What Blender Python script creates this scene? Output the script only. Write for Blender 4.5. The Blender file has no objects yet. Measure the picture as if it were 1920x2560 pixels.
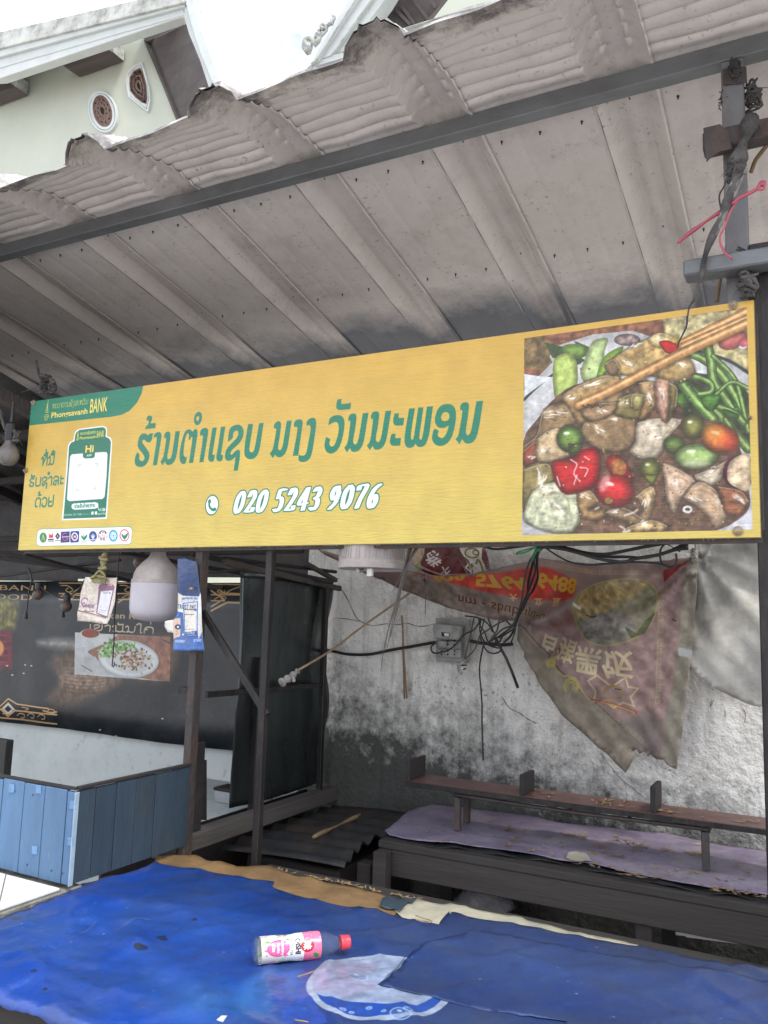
import bpy, bmesh, math, random
import numpy as np
from mathutils import Vector, Matrix, geometry
random.seed(7); RNG=np.random.RandomState(11)
R=math.radians
S=bpy.context.scene
COL=S.collection
# ---------------------------------------------------------------- camera (eye is the world origin, ground is 1.54 m below)
GZ=-1.54
FPX,YAW,PIT,ROL=2029.82,R(27.84013),R(7.48671),R(1.77316)
def cam_axes():
    cy,sy=math.cos(YAW),math.sin(YAW); cp,sp=math.cos(PIT),math.sin(PIT)
    f=np.array([-sy*cp,cy*cp,sp]); r=np.array([cy,sy,0]); u=np.cross(r,f)
    c,s=math.cos(ROL),math.sin(ROL)
    return np.array([c*r+s*u,-s*r+c*u,f])
CM=cam_axes()
cam=bpy.data.cameras.new('camera'); co=bpy.data.objects.new('camera',cam); COL.objects.link(co); S.camera=co
cam.sensor_fit='VERTICAL'; cam.sensor_height=24; cam.lens=24*FPX/2560; cam.clip_start=.05; cam.clip_end=900
co.matrix_world=Matrix([[CM[0][i],CM[1][i],-CM[2][i],0] for i in range(3)]+[[0,0,0,1]])
# ---------------------------------------------------------------- sky, sun, exposure
SUN_EL,SUN_AZ=R(60),R(112)         # azimuth from +Y towards +X: hazy sun high on the right
W=bpy.data.worlds.new('World'); S.world=W; W.use_nodes=True
wn=W.node_tree; bg=wn.nodes['Background']
sk=wn.nodes.new('ShaderNodeTexSky'); sk.sky_type='NISHITA'; sk.sun_disc=False
sk.sun_elevation=SUN_EL; sk.sun_rotation=SUN_AZ; sk.air_density=1.0; sk.dust_density=4.0; sk.ozone_density=.6
tc=wn.nodes.new('ShaderNodeTexCoord'); mp=wn.nodes.new('ShaderNodeMapping'); mp.inputs['Scale'].default_value=(1,1,2.2)
nz=wn.nodes.new('ShaderNodeTexNoise'); nz.inputs['Scale'].default_value=2.4; nz.inputs['Detail'].default_value=8; nz.inputs['Roughness'].default_value=.62
cr=wn.nodes.new('ShaderNodeValToRGB'); cr.color_ramp.elements[0].position=.35; cr.color_ramp.elements[1].position=.56
mx=wn.nodes.new('ShaderNodeMix'); mx.data_type='RGBA'
wn.links.new(tc.outputs['Generated'],mp.inputs['Vector']); wn.links.new(mp.outputs[0],nz.inputs['Vector']); wn.links.new(nz.outputs['Fac'],cr.inputs['Fac'])
wn.links.new(cr.outputs['Color'],mx.inputs['Factor']); wn.links.new(sk.outputs['Color'],mx.inputs['A']); mx.inputs['B'].default_value=(11.7,12.3,13.4,1)
wn.links.new(mx.outputs['Result'],bg.inputs['Color']); bg.inputs['Strength'].default_value=.10
sl=bpy.data.lights.new('sun','SUN'); so=bpy.data.objects.new('sun',sl); COL.objects.link(so)
sl.energy=1.5; sl.angle=R(12); sl.color=(1,.95,.87)
sd=Vector((math.sin(SUN_AZ)*math.cos(SUN_EL),math.cos(SUN_AZ)*math.cos(SUN_EL),math.sin(SUN_EL)))
so.rotation_euler=sd.to_track_quat('Z','Y').to_euler(); so.location=(0,0,30)
S.view_settings.view_transform='Standard'; S.view_settings.look='None'; S.view_settings.gamma=1; S.view_settings.use_curve_mapping=False
S.view_settings.exposure=1.0
S.render.engine='CYCLES'; S.cycles.max_bounces=8; S.cycles.diffuse_bounces=4; S.cycles.use_denoising=True
try: S.cycles.denoiser='OPENIMAGEDENOISE'
except Exception: pass
# ---------------------------------------------------------------- survey helpers: a line of sight cut by a real plane
def ray(x,y): return CM.T@np.array([(x-960)/FPX,-(y-1280)/FPX,1.])
def atY(x,y,D): r=ray(x,y); return tuple(r*D/r[1])
def atZ(x,y,h): r=ray(x,y); return tuple(r*h/r[2])
def atX(x,y,v): r=ray(x,y); return tuple(r*v/r[0])
def crop(x0,y0,s): return lambda X,Y: (x0+X/s,y0+Y/s)
# ---------------------------------------------------------------- materials
def nd(t,ty,**k):
    n=t.nodes.new(ty)
    for a,b in k.items():
        if a in n.inputs.keys() if False else False: pass
        setattr(n,a,b)
    return n
def srgb(c): return tuple((x/255/12.92 if x/255<=.04045 else ((x/255+.055)/1.055)**2.4) for x in c)+(1,)
def M(name,base,rough=.6,metal=0,var=.25,scale=6,dirt=None,dscale=5,damt=.5,bump=.15,bscale=60,stretch=(1,1,1),spots=None,spot_amt=.3,spot_scale=90,lin=True,rvar=.15,transl=0,alpha=1,gz=None,streak=None,gy=None):
    m=bpy.data.materials.new(name); m.use_nodes=True; t=m.node_tree; b=t.nodes['Principled BSDF']
    base=base if lin else srgb(base)[:3]
    tc=nd(t,'ShaderNodeTexCoord'); mp=nd(t,'ShaderNodeMapping'); mp.inputs['Scale'].default_value=stretch
    oi=nd(t,'ShaderNodeObjectInfo'); ad=nd(t,'ShaderNodeVectorMath',operation='ADD'); cm=nd(t,'ShaderNodeVectorMath',operation='SCALE')
    cb=nd(t,'ShaderNodeCombineXYZ'); t.links.new(oi.outputs['Random'],cb.inputs[0]); t.links.new(oi.outputs['Random'],cb.inputs[1]); t.links.new(cb.outputs[0],cm.inputs[0]); cm.inputs['Scale'].default_value=37.
    t.links.new(tc.outputs['Object'],ad.inputs[0]); t.links.new(cm.outputs[0],ad.inputs[1]); t.links.new(ad.outputs[0],mp.inputs['Vector'])
    def noise(sc,det=8,ro=.6):
        n=nd(t,'ShaderNodeTexNoise'); n.inputs['Scale'].default_value=sc; n.inputs['Detail'].default_value=det; n.inputs['Roughness'].default_value=ro
        t.links.new(mp.outputs[0],n.inputs['Vector']); return n.outputs['Fac']
    def ramp(src,a,b_):
        r=nd(t,'ShaderNodeMapRange'); r.inputs['From Min'].default_value=a; r.inputs['From Max'].default_value=b_; t.links.new(src,r.inputs['Value']); return r.outputs[0]
    def mix(f,A,B,amt=1.):
        x=nd(t,'ShaderNodeMix',data_type='RGBA')
        if amt!=1:
            mm=nd(t,'ShaderNodeMath',operation='MULTIPLY'); mm.inputs[1].default_value=amt; t.links.new(f,mm.inputs[0]); f=mm.outputs[0]
        t.links.new(f,x.inputs['Factor'])
        for s,v in (('A',A),('B',B)):
            if isinstance(v,tuple): x.inputs[s].default_value=v[:3]+(1,)
            else: t.links.new(v,x.inputs[s])
        return x.outputs['Result']
    lo=tuple(c*(1-var) for c in base); hi=tuple(min(1,c*(1+var)) for c in base)
    c=mix(ramp(noise(scale),.3,.7),lo,hi)
    if dirt: c=mix(ramp(noise(dscale,10,.68),.45,.72),c,dirt,damt)
    if spots:
        sm=nd(t,'ShaderNodeMath',operation='MULTIPLY'); t.links.new(ramp(noise(spot_scale,5,.6),.60,.66),sm.inputs[0]); t.links.new(ramp(noise(scale*1.3,6,.7),.42,.62),sm.inputs[1]); c=mix(sm.outputs[0],c,spots,spot_amt)
    if streak:   # run marks down the face
        ms_=nd(t,'ShaderNodeMapping'); ms_.inputs['Scale'].default_value=(14,14,.9); t.links.new(ad.outputs[0],ms_.inputs['Vector']); n_=nd(t,'ShaderNodeTexNoise'); n_.inputs['Scale'].default_value=2.0; n_.inputs['Detail'].default_value=8; n_.inputs['Roughness'].default_value=.65
        t.links.new(ms_.outputs[0],n_.inputs['Vector']); c=mix(ramp(n_.outputs['Fac'],.50,.72),c,streak[:3],streak[3])
    if gz:   # wall mould and painted roof shade, growing towards a given height: (z0,z1,colour)
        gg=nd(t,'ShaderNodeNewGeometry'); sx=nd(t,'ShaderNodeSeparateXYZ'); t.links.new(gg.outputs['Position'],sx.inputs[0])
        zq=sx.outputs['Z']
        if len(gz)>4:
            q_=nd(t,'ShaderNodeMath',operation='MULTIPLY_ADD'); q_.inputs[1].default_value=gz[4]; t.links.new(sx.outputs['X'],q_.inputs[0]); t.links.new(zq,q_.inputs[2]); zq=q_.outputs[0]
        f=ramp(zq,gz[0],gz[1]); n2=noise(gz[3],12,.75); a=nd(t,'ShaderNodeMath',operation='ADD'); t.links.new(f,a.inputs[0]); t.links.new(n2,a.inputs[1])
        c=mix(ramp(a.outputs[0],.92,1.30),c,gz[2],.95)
    if gy:   # black mildew blotches that grow along the drip edge (y0,y1,colour,scale)
        g2=nd(t,'ShaderNodeNewGeometry'); s2=nd(t,'ShaderNodeSeparateXYZ'); t.links.new(g2.outputs['Position'],s2.inputs[0]); a2=nd(t,'ShaderNodeMath',operation='ADD')
        t.links.new(ramp(s2.outputs['Y'],gy[0],gy[1]),a2.inputs[0]); t.links.new(noise(gy[3],12,.78),a2.inputs[1]); c=mix(ramp(a2.outputs[0],1.12,1.30),c,gy[2],.85)
    t.links.new(c,b.inputs['Base Color'])
    rr=nd(t,'ShaderNodeMapRange'); rr.inputs['To Min'].default_value=max(.03,rough-rvar); rr.inputs['To Max'].default_value=min(1,rough+rvar)
    t.links.new(noise(scale*2.3),rr.inputs['Value']); t.links.new(rr.outputs[0],b.inputs['Roughness'])
    b.inputs['Metallic'].default_value=metal
    if bump:
        bp=nd(t,'ShaderNodeBump'); bp.inputs['Strength'].default_value=bump; bp.inputs['Distance'].default_value=.02
        t.links.new(noise(bscale,6,.6),bp.inputs['Height']); t.links.new(bp.outputs[0],b.inputs['Normal'])
    if transl:
        tr=nd(t,'ShaderNodeBsdfTranslucent'); t.links.new(c,tr.inputs['Color']); ms=nd(t,'ShaderNodeMixShader'); ms.inputs[0].default_value=transl
        t.links.new(b.outputs[0],ms.inputs[1]); t.links.new(tr.outputs[0],ms.inputs[2]); t.links.new(ms.outputs[0],t.nodes['Material Output'].inputs['Surface'])
    return m
def MI(name,img,rough=.5,bump=.1,bscale=200,transl=0,dirt=None,damt=.3,dscale=9,stretch=(1,1,1),spec=.5):
    m=bpy.data.materials.new(name); m.use_nodes=True; t=m.node_tree; b=t.nodes['Principled BSDF']
    im=nd(t,'ShaderNodeTexImage'); im.image=img; im.extension='EXTEND'; im.interpolation='Cubic'
    tc=nd(t,'ShaderNodeTexCoord'); mp=nd(t,'ShaderNodeMapping'); mp.inputs['Scale'].default_value=stretch; t.links.new(tc.outputs['Object'],mp.inputs['Vector'])
    c=im.outputs['Color']
    if dirt:
        n=nd(t,'ShaderNodeTexNoise'); n.inputs['Scale'].default_value=dscale; n.inputs['Detail'].default_value=10; n.inputs['Roughness'].default_value=.7
        t.links.new(mp.outputs[0],n.inputs['Vector']); r=nd(t,'ShaderNodeMapRange'); r.inputs['From Min'].default_value=.42; r.inputs['From Max'].default_value=.75; r.inputs['To Max'].default_value=damt
        t.links.new(n.outputs['Fac'],r.inputs['Value']); x=nd(t,'ShaderNodeMix',data_type='RGBA'); t.links.new(r.outputs[0],x.inputs['Factor']); t.links.new(c,x.inputs['A']); x.inputs['B'].default_value=dirt+(1,); c=x.outputs['Result']
    t.links.new(c,b.inputs['Base Color']); b.inputs['Roughness'].default_value=rough; b.inputs['Specular IOR Level'].default_value=spec
    if bump:
        n=nd(t,'ShaderNodeTexNoise'); n.inputs['Scale'].default_value=bscale; n.inputs['Detail'].default_value=4; t.links.new(mp.outputs[0],n.inputs['Vector'])
        bp=nd(t,'ShaderNodeBump'); bp.inputs['Strength'].default_value=bump; bp.inputs['Distance'].default_value=.01; t.links.new(n.outputs['Fac'],bp.inputs['Height']); t.links.new(bp.outputs[0],b.inputs['Normal'])
    if transl:
        tr=nd(t,'ShaderNodeBsdfTranslucent'); t.links.new(c,tr.inputs['Color']); ms=nd(t,'ShaderNodeMixShader'); ms.inputs[0].default_value=transl
        t.links.new(b.outputs[0],ms.inputs[1]); t.links.new(tr.outputs[0],ms.inputs[2]); t.links.new(ms.outputs[0],t.nodes['Material Output'].inputs['Surface'])
    return m
# ---------------------------------------------------------------- mesh helpers (all in world metres)
def join(*ms):
    V=[];F=[]
    for v,f in ms:
        o=len(V); V+=list(v); F+=[tuple(i+o for i in q) for q in f]
    return V,F
def box(x0,x1,y0,y1,z0,z1):
    V=[(x,y,z) for z in (z0,z1) for y in (y0,y1) for x in (x0,x1)]
    return V,[(0,2,3,1),(4,5,7,6),(0,1,5,4),(2,6,7,3),(0,4,6,2),(1,3,7,5)]
def bar(a,b,w,h,up=(0,0,1)):
    a=Vector(a);b=Vector(b);d=(b-a).normalized(); s=d.cross(Vector(up)).normalized(); u=s.cross(d)
    V=[p+s*i*w/2+u*j*h/2 for p in (a,b) for i,j in ((-1,-1),(1,-1),(1,1),(-1,1))]
    return [tuple(v) for v in V],[(3,2,1,0),(4,5,6,7),(0,1,5,4),(1,2,6,5),(2,3,7,6),(3,0,4,7)]
def cat(P,n=6,closed=False):
    P=[Vector(p) for p in P]; out=[]
    N=len(P); rng=range(N if closed else N-1)
    for i in rng:
        p0=P[(i-1)%N] if (i>0 or closed) else P[i]*2-P[i+1]; p1=P[i]; p2=P[(i+1)%N]; p3=P[(i+2)%N] if (i+2<N or closed) else p2*2-p1
        for k in range(n):
            t=k/n; out.append(.5*((2*p1)+(p2-p0)*t+(2*p0-5*p1+4*p2-p3)*t*t+(3*p1-p0-3*p2+p3)*t**3))
    if not closed: out.append(P[-1])
    return out
def tube(P,r,n=7,smooth=5,caps=True):
    P=cat(P,smooth) if smooth>1 and len(P)>2 else [Vector(p) for p in P]
    rr=r if callable(r) else (lambda t:r)
    V=[];F=[]; prev=None
    for i,p in enumerate(P):
        d=(P[min(i+1,len(P)-1)]-P[max(i-1,0)]).normalized()
        if prev is None: s=d.orthogonal().normalized()
        else:
            s=(prev-d*prev.dot(d)); s=s.normalized() if s.length>1e-6 else d.orthogonal().normalized()
        prev=s; u=d.cross(s); q=rr(i/(len(P)-1))
        V+=[tuple(p+(s*math.cos(2*math.pi*k/n)+u*math.sin(2*math.pi*k/n))*q) for k in range(n)]
    for i in range(len(P)-1):
        for k in range(n): F.append((i*n+k,i*n+(k+1)%n,(i+1)*n+(k+1)%n,(i+1)*n+k))
    if caps: F.append(tuple(range(n))[::-1]); F.append(tuple(range((len(P)-1)*n,len(P)*n)))
    return V,F
def lathe(prof,c,n=40,axis=None,x=None):
    """prof: [(r,h)] along axis from point c"""
    c=Vector(c); a=Vector(axis or (0,0,1)).normalized(); s=Vector(x).normalized() if x else a.orthogonal().normalized(); u=a.cross(s)
    V=[];F=[]
    for r,h in prof:
        V+=[tuple(c+a*h+(s*math.cos(2*math.pi*k/n)+u*math.sin(2*math.pi*k/n))*max(r,1e-5)) for k in range(n)]
    for i in range(len(prof)-1):
        for k in range(n): F.append((i*n+k,i*n+(k+1)%n,(i+1)*n+(k+1)%n,(i+1)*n+k))
    return V,F
def prism(P,d):
    """extrude 3-D polygon P by vector d"""
    P=[Vector(p) for p in P]; d=Vector(d); n=len(P)
    V=[tuple(p) for p in P]+[tuple(p+d) for p in P]
    return V,[tuple(range(n))[::-1],tuple(range(n,2*n))]+[(i,(i+1)%n,n+(i+1)%n,n+i) for i in range(n)]
def pin(pts,poly):
    P=np.asarray(pts,float); Q=np.asarray(poly,float); x,y=P[...,0],P[...,1]; ins=np.zeros(x.shape,bool)
    for i in range(len(Q)):
        x1,y1=Q[i-1];x2,y2=Q[i]
        if y1==y2: continue
        c=((y1>y)!=(y2>y))&(x<(x2-x1)*(y-y1)/(y2-y1)+x1); ins^=c
    return ins
def sheet(poly,step,f,jag=0):
    """triangulated sheet inside a 2-D outline; f(x,y)->3-D point"""
    pts=[]
    n=len(poly)
    for i in range(n):
        a=np.array(poly[i],float);b=np.array(poly[(i+1)%n],float); k=max(1,int(np.hypot(*(b-a))/step))
        for j in range(k):
            q=a+(b-a)*j/k
            if jag and 0<j: q=q+RNG.uniform(-jag,jag,2)
            pts.append(tuple(q))
    nb=len(pts); Q=np.array(pts)
    xs=np.arange(Q[:,0].min(),Q[:,0].max(),step); ys=np.arange(Q[:,1].min(),Q[:,1].max(),step)
    G=np.stack(np.meshgrid(xs,ys),-1).reshape(-1,2)+RNG.uniform(-.18,.18,(len(xs)*len(ys),2))*step
    G=G[pin(G,Q)]
    keep=np.ones(len(G),bool)
    for i in range(nb): keep&=((G-Q[i])**2).sum(1)>(step*.45)**2
    G=G[keep]
    vv=[Vector(p) for p in pts]+[Vector(p) for p in G]
    r=geometry.delaunay_2d_cdt(vv,[],[list(range(nb))],1,1e-7)
    P2=[(v[0],v[1]) for v in r[0]]
    return [tuple(f(*p)) for p in P2],[tuple(q) for q in r[2]],P2
ORG={}
def _link(name,V,F,mat,org):
    me=bpy.data.meshes.new(name); o3=Vector(org)
    me.from_pydata([tuple(Vector(v)-o3) for v in V],[],[tuple(f) for f in F])
    if mat: me.materials.append(mat)
    return me
def obj(name,geo,mat,parent=None,label=None,cat_=None,group=None,kind=None,smooth=False,bevel=0,uv=None,solid=0,ang=None):
    V,F=geo[0],geo[1]; A=np.array(V,float)
    if parent is None: org=(float((A[:,0].min()+A[:,0].max())/2),float((A[:,1].min()+A[:,1].max())/2),float(A[:,2].min()))
    else: org=ORG[parent.name]
    me=_link(name,V,F,mat,org); me.validate(); me.update()
    bm=bmesh.new(); bm.from_mesh(me); bmesh.ops.recalc_face_normals(bm,faces=bm.faces); bm.to_mesh(me); bm.free()
    if uv is not None:
        L=me.uv_layers.new(name='UVMap'); vi=np.zeros(len(me.loops),int); me.loops.foreach_get('vertex_index',vi)
        L.data.foreach_set('uv',np.array([uv(V[i]) if callable(uv) else uv[i] for i in vi],dtype=np.float32).ravel())
    if smooth:
        me.polygons.foreach_set('use_smooth',[True]*len(me.polygons))
        if ang: me.set_sharp_from_angle(angle=R(ang))
    o=bpy.data.objects.new(name,me); COL.objects.link(o)
    if parent is None: o.location=org
    else: o.parent=parent
    ORG[o.name]=org
    if bevel:
        b=o.modifiers.new('bevel','BEVEL'); b.width=bevel; b.segments=1; b.limit_method='ANGLE'
    if solid:
        b=o.modifiers.new('thickness','SOLIDIFY'); b.thickness=solid; b.offset=0
    tag(o,label,cat_,group,kind); return o
def tag(o,label=None,cat_=None,group=None,kind=None):
    if label: o['label']=label
    if cat_: o['category']=cat_
    if group: o['group']=group
    if kind: o['kind']=kind
def thing(name,label,cat_,loc,group=None):
    o=bpy.data.objects.new(name,None); COL.objects.link(o); o.location=loc; o.empty_display_size=.1; ORG[o.name]=tuple(loc); tag(o,label,cat_,group); return o
# ---------------------------------------------------------------- painter for flat prints
def fnoise(h,w,cell,octs=4,seed=0):
    r=np.random.RandomState(seed); out=np.zeros((h,w),np.float32); amp=1;tot=0
    for _ in range(octs):
        gh,gw=int(h/cell)+3,int(w/cell)+3; g=r.rand(gh,gw).astype(np.float32)
        y=np.arange(h)/cell; x=np.arange(w)/cell; yi=y.astype(int); xi=x.astype(int); fy=(y-yi)[:,None]; fx=(x-xi)[None,:]
        fy=fy*fy*(3-2*fy); fx=fx*fx*(3-2*fx)
        a=g[yi][:,xi];b=g[yi][:,xi+1];c=g[yi+1][:,xi];d=g[yi+1][:,xi+1]
        out+=amp*((a*(1-fx)+b*fx)*(1-fy)+(c*(1-fx)+d*fx)*fy); tot+=amp; amp*=.5; cell=max(1.01,cell/2)
    return out/tot
class Cv:
    def __init__(s,x0,x1,y0,y1,ppm,col):     # user rectangle, y up
        s.x0,s.y1,s.p=x0,y1,ppm; s.w=int((x1-x0)*ppm); s.h=int((y1-y0)*ppm); s.X1,s.Y0=x1,y0
        s.a=np.empty((s.h,s.w,3),np.float32); s.a[:]=np.array(col,np.float32)
        s.n=fnoise(s.h,s.w,14,4,3); s.n2=fnoise(s.h,s.w,60,5,5); s.f=lambda X,Y:(X,Y)
    def px(s,P):
        P=[s.f(*p) for p in P]; return np.array([((x-s.x0)*s.p,(s.y1-y)*s.p) for x,y in P])
    def _bb(s,Q,m):
        x0=max(0,int(Q[:,0].min()-m)); x1=min(s.w,int(Q[:,0].max()+m)+2); y0=max(0,int(Q[:,1].min()-m)); y1=min(s.h,int(Q[:,1].max()+m)+2)
        if x1<=x0 or y1<=y0: return None
        gy,gx=np.mgrid[y0:y1,x0:x1]; return x0,x1,y0,y1,gx+.5,gy+.5
    def _dist(s,Q,gx,gy,closed):
        d=np.full(gx.shape,1e9,np.float32); n=len(Q)
        for i in range(n if closed else n-1):
            a=Q[i];b=Q[(i+1)%n]; v=b-a; L=max(1e-9,(v**2).sum()); t=np.clip(((gx-a[0])*v[0]+(gy-a[1])*v[1])/L,0,1)
            d=np.minimum(d,np.hypot(gx-a[0]-t*v[0],gy-a[1]-t*v[1]))
        return d
    def _put(s,bb,al,col):
        x0,x1,y0,y1=bb[:4]; r=s.a[y0:y1,x0:x1]; al=al[...,None]; r[:]=r*(1-al)+np.asarray(col,np.float32)*al
    def poly(s,P,col,holes=(),grow=0,alpha=1,smooth=0,shade=None,tex=0,edge=None,soft=0):
        if smooth: P=[tuple(v)[:2] for v in cat([(p[0],p[1],0) for p in P],smooth,True)]
        Q=s.px(P); bb=s._bb(Q,3+grow+soft); 
        if bb is None: return
        gx,gy=bb[4],bb[5]; G=np.stack([gx,gy],-1); ins=pin(G,Q); d=s._dist(Q,gx,gy,True)
        for h in holes:
            H=s.px(h); hi=pin(G,H); ins&=~hi; d=np.minimum(d,s._dist(H,gx,gy,True))
        sd=np.where(ins,d,-d); al=np.clip((sd+grow)/(1+2*soft)+.5,0,1)*alpha
        c=np.empty(gx.shape+(3,),np.float32); c[:]=col
        y0,y1,x0,x1=bb[2],bb[3],bb[0],bb[1]
        if shade:   # printed photograph of a rounded thing: (edge multiplier, rim width px)
            k=np.clip(sd/shade[1],0,1); k=k*k*(3-2*k); c*= (shade[0]+(1-shade[0])*k)[...,None]
            if len(shade)>2:
                gy_=(gy-gy.min())/(gy.max()-gy.min()+1); c*=(1+shade[2]*(.5-gy_))[...,None]
        if tex: c*= (1+tex*(s.n[y0:y1,x0:x1]-.5)*2)[...,None]
        s._put(bb,al,np.clip(c,0,255))
    def stroke(s,P,r,col,closed=False,smooth=0,alpha=1,r2=None,tex=0,soft=0,shade=None):
        if smooth: P=[tuple(v)[:2] for v in cat([(p[0],p[1],0) for p in P],smooth,closed)]
        Q=s.px(P); n=len(Q); bb=s._bb(Q,max(r,r2 or r)+3+soft)
        if bb is None: return
        gx,gy=bb[4],bb[5]
        if r2 is None: d=r-s._dist(Q,gx,gy,closed)
        else:
            d=np.full(gx.shape,-1e9)
            for i in range(n-1):
                a=Q[i];b=Q[i+1]; v=b-a; L=max(1e-9,(v**2).sum()); t=np.clip(((gx-a[0])*v[0]+(gy-a[1])*v[1])/L,0,1)
                d=np.maximum(d,r+(r2-r)*(i+t)/(n-1)-np.hypot(gx-a[0]-t*v[0],gy-a[1]-t*v[1]))
        al=np.clip(d/(1+2*soft)+.5,0,1)*alpha
        c=np.empty(gx.shape+(3,),np.float32); c[:]=col
        if shade: k=np.clip(d/(r*shade[1]),0,1); c*=(shade[0]+(1-shade[0])*k)[...,None]
        if tex: c*=(1+tex*(s.n[bb[2]:bb[3],bb[0]:bb[1]]-.5)*2)[...,None]
        s._put(bb,al,np.clip(c,0,255))
    def ell(s,cx,cy,rx,ry,col,rot=0,**k):
        c,n=math.cos(rot),math.sin(rot)
        P=[(cx+rx*math.cos(t)*c-ry*math.sin(t)*n,cy+rx*math.cos(t)*n+ry*math.sin(t)*c) for t in np.linspace(0,2*math.pi,36,endpoint=False)]
        s.poly(P,col,**k)
    def ring(s,cx,cy,rx,ry,r,col,rot=0,t0=0,t1=2*math.pi,**k):
        c,n=math.cos(rot),math.sin(rot)
        P=[(cx+rx*math.cos(t)*c-ry*math.sin(t)*n,cy+rx*math.cos(t)*n+ry*math.sin(t)*c) for t in np.linspace(t0,t1,40)]
        s.stroke(P,r,col,**k)
    def pen(s,P,w,h,ang,col,grow=0,smooth=6):
        """broad-nib pen stroke, nib w x h (user units) at an angle"""
        P=[tuple(v)[:2] for v in cat([(p[0],p[1],0) for p in P],smooth)] if smooth and len(P)>2 else P
        ca,sa=math.cos(ang),math.sin(ang)
        for i in range(len(P)-1):
            L=math.hypot(P[i+1][0]-P[i][0],P[i+1][1]-P[i][1]); k=max(1,int(L/(h*.7)))
            for j in range(k+1):
                x=P[i][0]+(P[i+1][0]-P[i][0])*j/k; y=P[i][1]+(P[i+1][1]-P[i][1])*j/k
                s.stroke([(x-ca*w/2,y-sa*w/2),(x+ca*w/2,y+sa*w/2)],max(.6,h/2*s.p)+grow,col)
    def text(s,txt,x,y,size,col,width=None,bold=0,shear=0,fx=1,fy=1,rot=0,alpha=1,align='LEFT',mid=False,fat=0):
        if fat:
            for dx,dy in ((fat,0),(-fat,0),(0,fat),(0,-fat)): s.text(txt,x+dx,y+dy,size,col,width,0,shear,fx,fy,rot,alpha,align,mid)
            bold=0
        cu=bpy.data.curves.new('t','FONT'); cu.body=txt; cu.size=1; cu.offset=bold; cu.shear=shear; cu.align_x=align; cu.resolution_u=3
        ob=bpy.data.objects.new('t',cu); COL.objects.link(ob); dg=bpy.context.evaluated_depsgraph_get(); me=ob.evaluated_get(dg).to_mesh()
        me.calc_loop_triangles(); V=np.array([v.co[:2] for v in me.vertices]).reshape(-1,2); T=[tuple(t.vertices) for t in me.loop_triangles]
        ob.evaluated_get(dg).to_mesh_clear(); bpy.data.objects.remove(ob); bpy.data.curves.remove(cu)
        if not len(V): return
        if align=='LEFT': V[:,0]-=V[:,0].min()
        if mid: V=V-(V.min(0)+V.max(0))/2
        if width: V[:,0]*=width/(np.ptp(V[:,0])*size)
        V=V*size; V[:,0]*=fx; V[:,1]*=fy; c,n=math.cos(rot),math.sin(rot); V=V@np.array([[c,n],[-n,c]])+[x,y]
        Q=s.px([tuple(v) for v in V]); K=3
        bb=s._bb(Q,2)
        if bb is None: return
        x0,x1,y0,y1=bb[:4]; m=np.zeros(((y1-y0)*K,(x1-x0)*K),bool); Q=(Q-[x0,y0])*K
        for t in T:
            a,b,c_=Q[t[0]],Q[t[1]],Q[t[2]]; lo=np.floor(np.min([a,b,c_],0)).astype(int); hi=np.ceil(np.max([a,b,c_],0)).astype(int)+1
            lo=np.maximum(lo,0); hi=np.minimum(hi,[m.shape[1],m.shape[0]])
            if (hi<=lo).any(): continue
            yy,xx=np.mgrid[lo[1]:hi[1],lo[0]:hi[0]]; xx=xx+.5;yy=yy+.5
            def e(p,q): return (q[0]-p[0])*(yy-p[1])-(q[1]-p[1])*(xx-p[0])
            w0,w1,w2=e(a,b),e(b,c_),e(c_,a); m[lo[1]:hi[1],lo[0]:hi[0]]|=((w0>=-1e-3)&(w1>=-1e-3)&(w2>=-1e-3))|((w0<=1e-3)&(w1<=1e-3)&(w2<=1e-3))
        al=m.reshape(y1-y0,K,x1-x0,K).mean((1,3)).astype(np.float32)*alpha; s._put(bb,al,col)
    def image(s,name):
        im=bpy.data.images.new(name,s.w,s.h); b=np.ones((s.h,s.w,4),np.float32); b[...,:3]=np.clip(s.a[::-1]/255,0,1); im.pixels.foreach_set(b.ravel()); im.update(); im.pack(); return im
    def uv(s,axis=(0,2)): return lambda v:((v[axis[0]]-s.x0)/(s.X1-s.x0),(v[axis[1]]-s.Y0)/(s.y1-s.Y0))
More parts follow.
